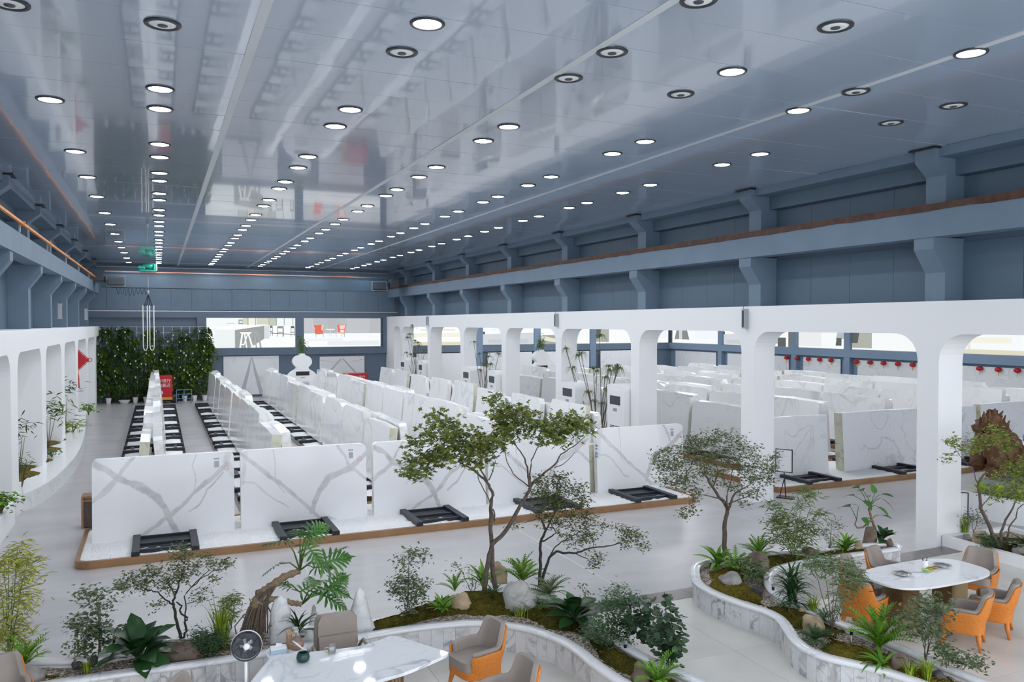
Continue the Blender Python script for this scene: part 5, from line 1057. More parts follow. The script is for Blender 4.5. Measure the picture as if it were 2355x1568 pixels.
# --- philodendron selloum with ringed trunks, aerial roots and deeply cut leaves
def lobed():
    m = MB(); n = 8; mid = []
    for i in range(n+1):
        s = i/n; mid.append((s, 0, .12*(s-1.2*s*s)))
    for i in range(n):
        for sg in (-1, 1): m.add([mid[i], mid[i+1], (mid[i+1][0], sg*.05, mid[i+1][2]+.01), (mid[i][0]-.01, sg*.06, mid[i][2]+.01)], [(0, 1, 2, 3) if sg < 0 else (3, 2, 1, 0)])
    for i in range(8):
        s = .02+.115*i; L = (.52, .56, .55, .52, .46, .38, .3, .2)[i]; ang = (1.95, 1.55, 1.25, 1.05, .9, .75, .6, .45)[i]; z = .12*(s-1.2*s*s); w = .043
        for sg in (-1, 1):
            c, d = math.cos(ang), math.sin(ang)*sg; nx, ny = -d, c*1.0
            f = [(s-nx*w*.7, sg*.03-ny*w*.7, z), (s+nx*w*.7, sg*.03+ny*w*.7, z), (s+c*L*.55+nx*w*1.15, d*L*.55+ny*w*1.15, z+.03), (s+c*L*.55-nx*w*1.15, d*L*.55-ny*w*1.15, z+.03), (s+c*L*.85+nx*w*.8, d*L*.85+ny*w*.8, z-.01), (s+c*L*.85-nx*w*.8, d*L*.85-ny*w*.8, z-.01), (s+c*L, d*L, z-.05)]
            m.add(f, [(0, 1, 2, 3), (3, 2, 4, 5), (5, 4, 6)])
    m.add([mid[-1], (1.0, .045, -.02), (1.22, 0, -.1), (1.0, -.045, -.02)], [(0, 1, 2), (0, 2, 3)]); return m.mesh('leaf', M['philo'])
LOB = lobed()
p = at(592, 1468); Yp = p.y; t = thing('philodendron', 'tree philodendron with bent ringed trunks and deeply cut leaves', 'plant', p, 0)
def ringed(pts, r0, r1):
    Q = []; n = len(pts)
    for i in range(n-1):
        for u in (0, .25, .5, .75): Q.append(Vector(pts[i]).lerp(Vector(pts[i+1]), u)-p)
    Q.append(Vector(pts[-1])-p); k = len(Q); m = MB(); m.tube(Q, [(r0+(r1-r0)*i/k)*(1+.16*(-1)**i) for i in range(k)], 9); m.obj('trunk', M['rootbark'], t, True)
ringed(VP([(592,1466),(590,1430),(588,1390),(600,1365),(620,1350),(653,1326),(689,1312)], Yp, .15), .085, .042)
ringed(VP([(566,1460),(572,1430),(582,1400),(590,1380)], Yp, -.1), .07, .06)
ringed(VP([(598,1450),(603,1410),(612,1384),(622,1377),(650,1380),(672,1386),(694,1389)], Yp, -.15), .05, .034)
m = MB()
for k in range(16):
    a = (600+k*2.2+random.uniform(-4, 4), 1368-k*1.4); e = (548+k*4.5, 1462-random.uniform(0, 8)); b_ = ((a[0]+e[0])/2-random.uniform(0, 16), (a[1]+e[1])/2+random.uniform(-10, 10)); P = VP([a, ((a[0]+b_[0])/2-6, (a[1]+b_[1])/2), b_, e], Yp, -.25); m.tube([q-p for q in P], .010, 5)
for L_ in ([(602,1362),(588,1368),(589,1358),(600,1355)], [(612,1385),(628,1420),(632,1435),(620,1440)], [(585,1400),(560,1415),(540,1440),(545,1465)]): m.tube([q-p for q in VP(L_, Yp, -.2)], .008, 5)
m.obj('aerial_roots', M['bark'], t, True)
pm_ = MB()
def leafy(origin, tip, size, yaw, pit, roll=0.):
    a, b_ = V(origin[0], origin[1], Yp+.1)-p, V(tip[0], tip[1], Yp+random.uniform(-.15, .15))-p
    c = a.lerp(b_, .5)+Vector((0, 0, .06)); pm_.tube([a, c, b_], [.013, .010, .008], 5); mk('leaf', LOB, t, b_, (roll, -pit, yaw), None, size*.8)
H_ = (690, 1311); K_ = (695, 1389)
leafy(H_, (690,1236), 0.47, -1.9, .55); leafy(H_, (662,1246), 0.44, 2.9, -.1, .4); leafy(H_, (706,1255), 0.47, -1.0, -.7); leafy(H_, (700,1238), 0.39, .2, .3, .6); leafy(H_, (643,1296), 0.34, 3.3, -.5, .3); leafy(H_, (741,1296), 0.52, .1, .1, .9); leafy(H_, (722,1305), 0.34, -.4, .0, .5)
leafy((650,1345), (690,1362), 0.42, .3, .3, .3); leafy(K_, (752,1360), 0.44, .2, .5, .5); leafy(K_, (745,1352), 0.49, -.7, -.2, .2); leafy(K_, (735,1365), 0.55, -.5, -.5, .1); leafy((655,1340), (668,1352), 0.29, 2.2, .2)
leafy(H_, (715, 1225), .42, .6, .1, .8); leafy(H_, (755, 1280), .42, .5, .2, -.6); leafy(K_, (770, 1345), .42, .9, .2, .7); leafy(K_, (722, 1352), .36, 1.6, .3, .3); 
pm_.obj('petioles', M['petiole'], t, True)
# --- climbing philodendron on the upright stone
p = at(2000, 1240); Yp = p.y; t = thing('philodendron', 'climbing philodendron with long heart leaves on the upright brown stone', 'plant', Vector((p.x, p.y, .75)), 0); p = Vector((p.x, p.y, .75))
m = MB(); m.tube([q-p for q in VP([(2008,1240),(2012,1215),(2005,1195),(1998,1170),(2003,1160)], Yp-.1)], [.03, .028, .025, .022, .02], 7); m.tube([q-p for q in VP([(2005,1195),(1985,1212),(1972,1214),(1966,1206),(1970,1195)], Yp-.15)], [.02, .018, .016, .014, .012], 6); m.obj('stem', M['rootbark'], t, True)
pm_ = MB()
for (o_, e_, s, yaw, pit, roll) in (((1998,1165),(1975,1122),.34,3.3,.1,.5), ((1998,1165),(1965,1140),.30,3.0,.0,.4), ((2003,1160),(1985,1128),.26,3.5,.2,.5), ((2003,1160),(2012,1135),.24,1.2,.9,0), ((2003,1160),(2022,1138),.32,-.2,-.1,-.4), ((2005,1160),(2025,1145),.36,-.9,-.7,-.2), ((1970,1195),(1955,1165),.36,3.2,.05,.5), ((2005,1165),(2018,1165),.30,-1.2,-.6,0), ((2003,1170),(1990,1150),.28,-1.9,-.5,0), ((2008,1190),(2022,1185),.28,-.3,-.2,-.3), ((2005,1195),(1985,1190),.26,-2.0,-.4,0), ((1970,1195),(1975,1165),.2,2.0,.2,.3), ((2003,1160),(1992,1140),.28,-2.2,.2,0)):
    a, b_ = V(*o_, Yp)-p, V(*e_, Yp+random.uniform(-.1, .1))-p; pm_.tube([a, a.lerp(b_, .5)+Vector((0, 0, .03)), b_], [.008, .007, .006], 5); mk('leaf', HEART[0], t, b_, (roll, -pit, yaw), None, s)
pm_.obj('petioles', M['petiole'], t, True)
# --- garden spike spotlights in the planters
def spot(label, px, py, h=.56):
    t = thing('garden_spotlight', label, 'spotlight', at(px, py, h), 0, 'garden spotlights')
    m = MB(); m.lathe([(.006, -.05), (.008, .06)], 6); m.obj('spike', M['paper'], t); m = MB(); m.lathe([(.018, .06), (.022, .08), (.022, .11)], 10); m.obj('body', M['black'], t); m = MB(); m.lathe([(.022, .11), (.024, .15), (.012, .155)], 10); m.obj('head', M['grey'], t)
for l, x, y in (('spike spotlight in the gravel at the tip of the boomerang planter', 1635, 1308), ('spike spotlight on the inner rim left of the dracaena bush', 1778, 1365), ('spike spotlight at the foot of the dark dracaena bush', 1831, 1395), ('spike spotlight on moss in front of the left orange chair', 1958, 1470), ('spike spotlight below the dark broad-leaf plant right of the boulder', 1345, 1436), ('spike spotlight under the fine-leaved dark shrub', 1438, 1500)): spot(l, x, y)
# ================================================================ FURNITURE
def sgnpow(v, e): return math.copysign(abs(v)**e, v)
def chair_proto():
    """upholstered armchair, front toward -y: taupe inside, orange quilted shell and legs"""
    t = thing('armchair', '-', 'chair'); n = 40; W_, D_, th = .315, .30, .055
    def shell(off, zb, zt_fn, lean):
        ring = []
        for i in range(n+1):
            ph = -2.32+4.64*i/n; a = abs(ph); c, s = math.cos(ph), math.sin(ph)
            ring.append((ph, (W_-off)*sgnpow(s, .62), (D_-off)*sgnpow(c, .62)))
        return ring
    def ztop(ph):
        a = abs(ph); u = min(1, max(0, (a-.62)/.42)); u = u*u*(3-2*u); return .80*(1-u)+.565*u-.03*max(0, a-1.6)
    def build(off0, off1, z0, dz, name, mat):
        m = MB(); vs = []; nz = 6
        for off in (off0, off1):
            for k in range(nz+1):
                for ph, x, y in shell(off, 0, None, 0):
                    z = z0+(ztop(ph)+dz-z0)*k/nz; ln = .10*max(0, (z-.35)/.5)*max(0, math.cos(ph)); tp = .86+.14*min(1, (z-z0)/.3)
                    vs.append((x*tp, y*tp+ln, z))
        N = n+1; S = N*(nz+1)
        f = [(k*N+i, (k+1)*N+i, (k+1)*N+i+1, k*N+i+1) for k in range(nz) for i in range(n)]
        f += [(S+k*N+i, S+k*N+i+1, S+(k+1)*N+i+1, S+(k+1)*N+i) for k in range(nz) for i in range(n)]
        f += [(nz*N+i, S+nz*N+i, S+nz*N+i+1, nz*N+i+1) for i in range(n)]+[(i, i+1, S+i+1, S+i) for i in range(n)]
        f += [(k*N, S+k*N, S+(k+1)*N, (k+1)*N) for k in range(nz)]+[(k*N+n, (k+1)*N+n, S+(k+1)*N+n, S+k*N+n) for k in range(nz)]
        m.add(vs, f); return bevel(m.obj(name, mat, t, True), .015, 3)
    build(0, .028, .22, -.035, 'outer_shell', M['orange']); build(.026, .085, .30, 0, 'inner_shell', M['taupe'])
    m = MB(); P = [(.25*sgnpow(math.cos(a), .5), -.03+.27*sgnpow(math.sin(a), .5)) for a in np.linspace(0, 2*PI, 28, endpoint=False)]; m.prism(P, .33, .44, 'z'); bevel(m.obj('seat_cushion', M['taupe'], t, True), .035, 3)
    m = MB(); P = [(.27*sgnpow(math.cos(a), .5), -.01+.28*sgnpow(math.sin(a), .5)) for a in np.linspace(0, 2*PI, 28, endpoint=False)]; m.prism(P, .235, .33, 'z'); m.obj('seat_base', M['orange'], t, True)
    for sx in (-1, 1):
        for sy in (-1, 1):
            m = MB(); m.tube([(sx*.20, sy*.20, .27), (sx*.215, sy*.215, .14), (sx*.24, sy*.245, 0)], [.036, .03, .018], 10); m.obj('leg', M['orange'], t, True)
    return t
cp = chair_proto(); CF = [True]
def chair(x, y, th, label, group):
    if CF[0]: cp.location = (x, y, PL); cp.rotation_euler = (0, 0, th); cp['label'] = label; cp['group'] = group; CF[0] = False
    else: dup(cp, (x, y, PL), th, label, group)
g2, g1 = 'armchairs round the white table', 'armchairs at the angular tea table'
chair(10.42, 7.72, 3.67, 'orange-backed armchair at the front of the white table, left of two', g2)
chair(11.22, 7.86, 3.67, 'orange-backed armchair at the front of the white table, right of two', g2)
chair(9.55, 8.68, 1.95, 'orange-sided armchair at the left end of the white table', g2)
chair(12.28, 8.86, -1.15, 'taupe armchair facing left at the right end of the white table', g2)
chair(10.22, 9.28, .42, 'taupe armchair behind the white table, partly hidden by the thin shrub', g2)
chair(11.02, 9.48, .3, 'taupe armchair behind the white table, nearest the planter end', g2)
chair(3.58, 9.22, -1.35, 'taupe and orange armchair right of the angular tea table', g1)
chair(3.46, 8.02, -1.45, 'orange-sided armchair cut by the bottom edge, right of the tea table', g1)
chair(.42, 8.98, 1.15, 'taupe armchair left of the tea table, cut by the bottom edge', g1)
chair(-1.62, 10.25, .25, 'taupe armchair at the bottom left corner by the bamboo', g1)
# executive chair
t = thing('office_chair', 'high-backed taupe leather office chair with a loose cushion behind the tea table', 'chair', (2.0, 9.78, PL))
m = MB(); m.prism([(-.25, .42), (.25, .42), (.27, .55), (.255, .86), (.22, .92), (-.22, .92), (-.255, .86), (-.27, .55)], .17, .25, 'y'); bevel(m.obj('backrest', M['taupe'], t, True), .03, 3)
m = MB(); m.prism([(-.24, .68), (.24, .68), (.235, .86), (.2, .93), (-.2, .93), (-.235, .86)], .10, .20, 'y'); bevel(m.obj('headrest', M['taupe'], t, True), .04, 3)
m = MB(); m.prism([(-.225, .45), (.225, .45), (.235, .70), (-.235, .70)], .06, .18, 'y'); bevel(m.obj('cushion', M['taupe'], t, True), .045, 3)
m = MB(); m.box((-.26, -.28, .38), (.26, .2, .48)); bevel(m.obj('seat', M['taupe'], t, True), .04, 3)
for s in (-1, 1):
    m = MB(); m.tube([(s*.28, .2, .45), (s*.31, .05, .60), (s*.31, -.2, .60), (s*.29, -.22, .42)], .02, 8); m.obj('armrest', M['taupe'], t, True)
m = MB(); m.lathe([(.03, .06), (.03, .38)], 12); m.obj('column', M['grey'], t)
m = MB()
for k in range(5): a = 2*PI*k/5; m.tube([(0, 0, .09), (.28*math.cos(a), .28*math.sin(a), .03)], [.025, .018], 6)
m.obj('star_base', M['grey'], t)
# tables
def marble_top(poly, z0, z1, name, t):
    m = MB(); m.prism(poly, z0, z1, 'z'); return bevel(m.obj(name, M['table'], t), .008, 2)
t = thing('tea_table', 'angular white marble tea table with pointed right corner on a fluted brass leg', 'table', (0, 0, 0))
TP, _ = smooth([(1.12, 9.33), (1.19, 9.40), (1.61, 9.33), (2.08, 9.27), (2.35, 9.33), (2.54, 9.42), (2.62, 9.38), (2.82, 9.04), (3.01, 8.70), (2.98, 8.62), (2.46, 8.38), (2.03, 8.27), (1.4, 8.05), (.75, 7.95), (.62, 8.05), (.72, 8.45), (.87, 8.82), (1.12, 9.33)], 70)
marble_top([tuple(p) for p in TP[:-1]][::-1], .965, 1.0, 'tabletop', t)
for x, y in ((2.36, 8.85), (1.15, 8.5)):
    m = MB(); P = [((.17+.012*(k % 2))*math.cos(2*PI*k/48)+x, (.17+.012*(k % 2))*math.sin(2*PI*k/48)+y) for k in range(48)]; m.prism(P, PL, .965, 'z'); m.obj('leg', M['brass'], t)
t = thing('conference_table', 'long round-ended white marble table on two dark brass pedestals', 'table', (0, 0, 0))
marble_top([(10.68+1.04*sgnpow(math.cos(a), .62), 8.53+.52*sgnpow(math.sin(a), .62)) for a in np.linspace(0, 2*PI, 64, endpoint=False)], .97, 1.0, 'tabletop', t)
m = MB(); m.prism([(10.68+1.0*sgnpow(math.cos(a), .62), 8.53+.48*sgnpow(math.sin(a), .62)) for a in np.linspace(0, 2*PI, 64, endpoint=False)], .955, .97, 'z'); m.obj('underplate', M['brass'], t)
for x, s in ((10.22, -1), (11.2, 1)):
    m = MB(); m.prism([(x-.16, PL), (x+.2, PL), (x+.16+.05*s, .955), (x-.2+.05*s, .955)], 8.38, 8.72, 'y'); m.obj('pedestal', M['brass'], t)
# things on the white table
def on(px, py, z=1.0): return G(px, py, z)
for l, x, y in (('silver filigree round dish, left one on the white table', 2074, 1322), ('silver filigree round dish, right one on the white table', 2167, 1303)):
    t = thing('silver_dish', l, 'dish', on(x, y), 0, 'silver dishes'); m = MB(); m.lathe([(.05, 0), (.10, .012), (.135, .035), (.128, .036), (.09, .016), (.0, .006)], 28, caps=False); m.obj('bowl', plain('silver', (.62, .62, .60), .25, metal=.9, noise=.4, nscale=30), t, True)
    m = MB(); [m.lathe([(r, .012+.02*(r-.07)*5), (r+.012, .022+.02*(r-.07)*5), (r+.004, .024+.02*(r-.07)*5)], 24, caps=False) for r in (.07, .10)]; m.obj('rim_relief', M['grey'], t)
p = on(2100, 1319); m = MB(); m.box((-.13, -.09, 0), (.13, .09, .004)); tag(m.obj('paper_sheet', M['paper'], None, loc=p, rot=(0, 0, .3)), 'sheet of printed paper lying between the two silver dishes', 'paper')
p = on(2112, 1318); m = MB(); m.tube([(-.14, 0, .012), (.14, 0, .012)], [.006, .009], 6); tag(m.obj('ruler_rod', M['grey'], None, loc=(p.x, p.y, 1.004), rot=(0, 0, -.6)), 'grey slim rod lying across the paper on the white table', 'rod')
t = thing('pen_cup', 'white cup of dark pens on the white table', 'cup', on(2127, 1306)); m = MB(); m.lathe([(.042, 0), (.045, .12), (.040, .12), (.038, .006)], 18, caps=False); m.lathe([(.0005, .004), (.042, .004)], 18, caps=False); m.obj('cup', M['paper'], t, True)
for a, b_ in (((-.01, 0, .01), (-.05, .01, .16)), ((.01, 0, .01), (.05, 0, .18)), ((.0, .01, .01), (-.02, .02, .15))): m = MB(); m.tube([a, b_], .006, 6); m.obj('pen', M['darkgrey'], t)
p = on(2131, 1313); t = thing('green_glass_tray', 'small lime green glass tray in front of the pen cup', 'tray', p); m = MB(); m.lathe([(.0005, .004), (.06, .006), (.075, .022), (.068, .022)], 20, caps=False); m.obj('plate', plain('lime_glass', (.45, .65, .08), .15), t, True); m = MB(); m.ball((.0, .0, .018), (.03, .02, .012)); m.obj('stone', M['paleblue'], t, True)
p = on(2144, 1308); t = thing('gold_ornament', 'pair of gold shell-like ornaments beside the pen cup', 'ornament', p)
for s in (-1, 1): m = MB(); m.ball((s*.05, 0, .02), (.055, .04, .02), 12, 8); m.obj('shell', plain('gold', (.45, .30, .07), .35, metal=.8), t, True)
# things on and beside the tea table
t = thing('pitcher', 'dark green ceramic pitcher on the tea table', 'pitcher', on(697, 1521)); m = MB(); m.lathe([(.045, 0), (.068, .02), (.075, .05), (.066, .085), (.056, .105), (.050, .105), (.058, .085), (.064, .05), (.0005, .02)], 24, caps=False); m.obj('body', M['dgreen'], t, True); m = MB(); m.prism([(.045, .085), (.088, .110), (.050, .108)], -.018, .018, 'y'); m.obj('spout', M['dgreen'], t)
t = thing('glass_jug', 'small clear glass jug with yellow handle on the tea table', 'jug', on(763, 1502)); m = MB(); m.lathe([(.045, 0), (.048, .02), (.040, .085), (.044, .10), (.040, .10), (.036, .085), (.044, .02), (.0005, .008)], 20, caps=False); m.obj('body', M['glass'], t, True); m = MB(); m.tube([(-.042, 0, .08), (-.075, 0, .075), (-.075, 0, .03), (-.045, 0, .02)], .006, 6); m.obj('handle', plain('yellow_glass', (.7, .6, .05), .2), t, True)
p = on(797, 1507); m = MB(); P = [((.27+.05*math.sin(3*a)+.02*math.sin(7*a))*math.cos(a), (.085+.02*math.sin(5*a))*math.sin(a)) for a in np.linspace(0, 2*PI, 48, endpoint=False)]; m.prism(P, .0, .016, 'z'); m.prism([(x*.9, y*.85) for x, y in P], .016, .022, 'z'); tag(m.obj('stone_tea_tray', M['rim'], None, loc=p, rot=(0, 0, .12)), 'white wavy-edged stone tea tray on the tea table', 'tray')
t = thing('side_cabinet', 'white rounded side cabinet behind the left end of the tea table', 'cabinet', (1.36, 9.72, PL)); P = [(.23*sgnpow(math.cos(a), .6), .20*sgnpow(math.sin(a), .6)) for a in np.linspace(0, 2*PI, 36, endpoint=False)]; m = MB(); m.prism([(x*.96, y*.96) for x, y in P], 0, .62, 'z'); m.obj('body', M['white'], t); m = MB(); m.prism(P, .62, .65, 'z'); bevel(m.obj('top', M['table'], t), .006)
z = .90
t = thing('tissue_box', 'pale blue and white tissue box on the side cabinet', 'box', G(640, 1500, z)); m = MB(); m.box((-.09, -.05, 0), (.09, .05, .05)); m.obj('carton', M['paleblue'], t); m = MB(); m.box((-.09, -.05, .05), (.09, .05, .07)); m.obj('lid', M['paper'], t); m = MB(); m.add([(-.04, -.01, .07), (.04, .01, .07), (.05, .0, .10), (-.02, .01, .11)], [(0, 1, 2, 3)]); m.obj('tissue', M['paper'], t)
t = thing('tea_kettle', 'glass tea kettle of amber tea with white handle on the side cabinet', 'kettle', G(682, 1497, z)); m = MB(); m.lathe([(.06, .03), (.085, .06), (.088, .10), (.06, .15), (.045, .16)], 22, caps=False); m.obj('glass_body', M['glass'], t, True); m = MB(); m.lathe([(.0005, .035), (.058, .036), (.08, .06), (.082, .085), (.0005, .086)], 22, caps=False); m.obj('tea', M['amber'], t, True)
m = MB(); m.lathe([(.085, 0), (.085, .025), (.06, .03), (.0005, .03)], 22, caps=False); m.obj('base', M['paper'], t, True); m = MB(); m.lathe([(.046, .16), (.046, .17), (.012, .178), (.012, .20), (.0005, .202)], 18, caps=False); m.obj('lid', M['glass'], t, True); m = MB(); m.tube([(-.05, -.06, .15), (-.02, -.13, .14), (.05, -.135, .07), (.06, -.08, .05)], .010, 8); m.obj('handle', M['paper'], t, True)
t = thing('glass_jar', 'tall clear glass jar with a twisted neck beside the kettle', 'jar', G(679, 1484, z)); m = MB(); m.lathe([(.05, 0), (.055, .08), (.045, .10), (.05, .13), (.042, .15), (.046, .18), (.035, .20)], 20, caps=False); m.obj('body', M['glass'], t, True); m = MB(); m.lathe([(.037, .20), (.037, .215), (.0005, .22)], 16, caps=False); m.obj('stopper', M['grey'], t)
p = G(664, 1488, z); t = thing('wooden_board', 'pale wooden tea board standing on the side cabinet', 'board', p); m = MB(); m.box((-.02, -.06, 0), (.01, .06, .17)); bevel(m.obj('board', M['wood'], t), .006); m = MB(); m.box((-.025, -.065, .17), (.06, .065, .185)); m.obj('top_shelf', M['wood'], t)
# pedestal fan
p = V(565, 1478, 8.95); t = thing('pedestal_fan', 'white pedestal fan with dark round grille in front of the left planter', 'fan', (p.x, p.y, PL)); zc = p.z-PL
face = Vector((-p.x, -p.y, CAM_H-p.z)); Rm = Matrix.Rotation(-.10, 4, 'Z') @ Matrix.Rotation(math.radians(82), 4, 'X'); Rr_ = .150
def fx(m): return m.xf(Matrix.Translation((0, -.09, zc)) @ Rm)
m = MB(); m.lathe([(.16, 0), (.16, .015), (.03, .03), (.018, .05)], 24); m.obj('base', M['paper'], t, True)
m = MB(); m.lathe([(.016, .03), (.016, zc-.04)], 12); m.obj('pole', M['paper'], t, True)
m = MB(); m.lathe([(.05, -.16), (.07, -.12), (.07, -.04), (.03, -.02)], 18); fx(m).obj('motor', M['paper'], t, True)
m = MB(); m.lathe([(.150, -.05), (.160, -.03), (.160, .005), (.150, .012)], 36, caps=False); fx(m).obj('cage_band', M['paper'], t, True)
m = MB(); ring = [(Rr_*math.cos(a), Rr_*math.sin(a), .012) for a in np.linspace(0, 2*PI, 41)]; m.tube(ring, .007, 6, cap=False); fx(m).obj('cage_ring', M['black'], t, True)
m = MB()
for k in range(54):
    a = 2*PI*k/54; P = [(r*math.cos(a+q), r*math.sin(a+q), .012+.022*(1-(r/Rr_)**2)) for r, q in ((.032, 0), (.07, .12), (.11, .24), (Rr_, .36))]; m.tube(P, .0011, 3, cap=False)
for r in (.06, .09, .12): m.tube([(r*math.cos(a), r*math.sin(a), .012+.022*(1-(r/Rr_)**2)) for a in np.linspace(0, 2*PI, 37)], .0011, 3, cap=False)
fx(m).obj('grille', M['darkgrey'], t, kind='stuff')
m = MB(); m.lathe([(.034, .032), (.030, .040), (.0005, .042)], 24, caps=False); fx(m).obj('hub_cap', M['paper'], t, True)
bl_ = MB()
for k in range(5):
    a = 2*PI*k/5; P = []
    for r, w0, w1 in ((.03, -.25, .25), (.08, -.35, .35), (.135, -.2, .5)): P += [(r*math.cos(a+w0), r*math.sin(a+w0), -.03), (r*math.cos(a+w1), r*math.sin(a+w1), .0)]
    b1 = MB(); b1.add(P, [(0, 2, 3, 1), (2, 4, 5, 3)]); fx(b1).obj('blade', M['darkgrey'], t)
m = MB(); m.lathe([(.0005, -.06), (.148, -.05)], 30, caps=False); fx(m).obj('rear_grille', M['darkgrey'], t)
# ================================================================ FAR AND MIDDLE THINGS
def xplane(px, py, X0):
    v = _ray(px, py); t_ = X0/v[0]; return Vector((X0, v[1]*t_, CAM_H+v[2]*t_))
# bronze litter bin
t = thing('litter_bin', 'bronze patterned litter bin half hidden behind the first show slab', 'bin', (-1.46, 21.25, 0)); m = MB(); m.box((-.2, -.18, .03), (.2, .18, .62)); m.obj('body', plain('bin_relief', (.10, .07, .06), .5, noise=.6, nscale=40, bump=.8, bscale=40), t)
m = MB(); [m.box((x-.025, y-.025, 0), (x+.025, y+.025, .72)) for x in (-.2, .2) for y in (-.18, .18)]; m.obj('frame', M['bronze'], t); m = MB(); m.box((-.22, -.2, .62), (.22, .2, .66)); m.box((-.22, -.2, .72), (.22, .2, .76)); bevel(m.obj('top', M['bronze'], t), .008)
# white air-conditioner cabinets between the piers
def ac_cabinet(y0, y1, H, label):
    t = thing('air_conditioner_cabinet', label, 'cabinet', (14.25, (y0+y1)/2, 0), 0, 'white air-conditioner cabinets'); h = (y1-y0)/2; r = .22
    P = [(-h, 0), (h, 0), (h, H-r)]+[(h-r+r*math.cos(a), H-r+r*math.sin(a)) for a in np.linspace(0, PI/2, 6)]+[(-h+r+r*math.cos(a), H-r+r*math.sin(a)) for a in np.linspace(PI/2, PI, 6)]
    m = MB(); m.prism(P, 0, .9, 'x'); bevel(m.obj('casing', M['white'], t), .015)
    m = MB(); m.box((-.01, -h*.72, .3), (0, h*.72, H-.2)); m.obj('door', M['band'], t)
    m = MB(); m.box((-.018, -h*.62, 2.02), (-.008, h*.62, 2.32)); m.obj('outlet', M['darkgrey'], t)
    m = MB(); m.box((-.02, -.12, 1.80), (-.008, .12, 1.90)); m.obj('control_panel', M['grey'], t)
    sm_ = MB(); sm_.box((-.016, -h*.6, 0), (-.008, -.02, .028)); sme = sm_.mesh('louvre_slat', M['darkgrey']); sm2 = MB(); sm2.box((-.016, .02, 0), (-.008, h*.6, .028)); sme2 = sm2.mesh('louvre_slat', M['darkgrey'])
    for k in range(6): mk('louvre_slat', sme, t, (0, 0, 1.0+k*.055)); mk('louvre_slat', sme2, t, (0, 0, 1.0+k*.055))
for i, (a, c, H) in enumerate(((22.98, 24.05, 2.72), (26.4, 27.6, 2.55), (34.05, 35.1, 2.6), (37.4, 38.6, 2.6), (45.2, 46.2, 2.6), (48.9, 50.1, 2.6))):
    ac_cabinet(a, c, H, 'white air-conditioner cabinet with dark outlet between the right piers, %s from the front' % ORD[i])
# dracaenas standing between those cabinets
def dracaena(label, p, tufts, L):
    t = thing('dracaena', label, 'plant', p, 0, 'tall dracaenas between the piers'); m = MB()
    TM = []
    for s in range(2):
        rg_ = random.Random(s); b = MB()
        for k in range(26):
            a, d = rg_.uniform(0, 2*PI), rg_.uniform(.2, 1.0); c, s_ = math.cos(a), math.sin(a); w = .02
            Q = [(0, 0, 0), (.55*d*c, .55*d*s_, .35-.2*d), (d*c, d*s_, .25-.95*d)]
            b.add([(-w*s_, w*c, 0), (w*s_, -w*c, 0), (Q[1][0]+w*s_, Q[1][1]-w*c, Q[1][2]), (Q[1][0]-w*s_, Q[1][1]+w*c, Q[1][2]), Q[2]], [(0, 1, 2, 3), (3, 2, 4)])
        TM.append(b.mesh('leaf_tuft', M['dracaena']))
    for i, q in enumerate(tufts):
        e = Vector(q)-p; s = Vector((random.uniform(-.15, .15), random.uniform(-.15, .15), 0)); mid = s.lerp(e, .5)+Vector((random.uniform(-.08, .08), random.uniform(-.1, .1), random.uniform(-.05, .2))); m.tube([s, s.lerp(mid, .5), mid, e], [.022, .018, .015, .010], 5); mk('leaf_tuft', TM[i % 2], t, e, (0, 0, random.uniform(0, 6)), None, L*random.uniform(.8, 1.15))
    m.obj('stems', M['bark'], t, True)
dracaena('tall thin-stemmed dracaena between the two nearest cabinets', Vector((14.55, 25.2, 0)), [xplane(x, y, 14.5+random.uniform(-.2, .2)) for x, y in ((1293,772),(1303,805),(1316,848),(1330,820),(1336,815),(1365,850),(1372,855),(1379,775),(1392,870),(1400,845),(1405,855),(1418,845),(1420,850),(1354,905),(1367,925),(1384,930),(1395,900),(1422,850))], .42)
dracaena('tall thin-stemmed dracaena between the middle pair of cabinets', Vector((14.55, 36.3, 0)), [xplane(x, y, 14.5) for x, y in ((1090,788),(1103,815),(1112,838),(1121,815),(1123,822),(1128,840),(1147,815),(1118,840),(1104,852))], .42)
dracaena('tall thin-stemmed dracaena between the farthest pair of cabinets', Vector((14.55, 47.4, 0)), [xplane(x, y, 14.5) for x, y in ((950,750),(938,778),(943,770),(955,785),(960,790),(977,808),(935,812),(945,817),(962,795))], .42)
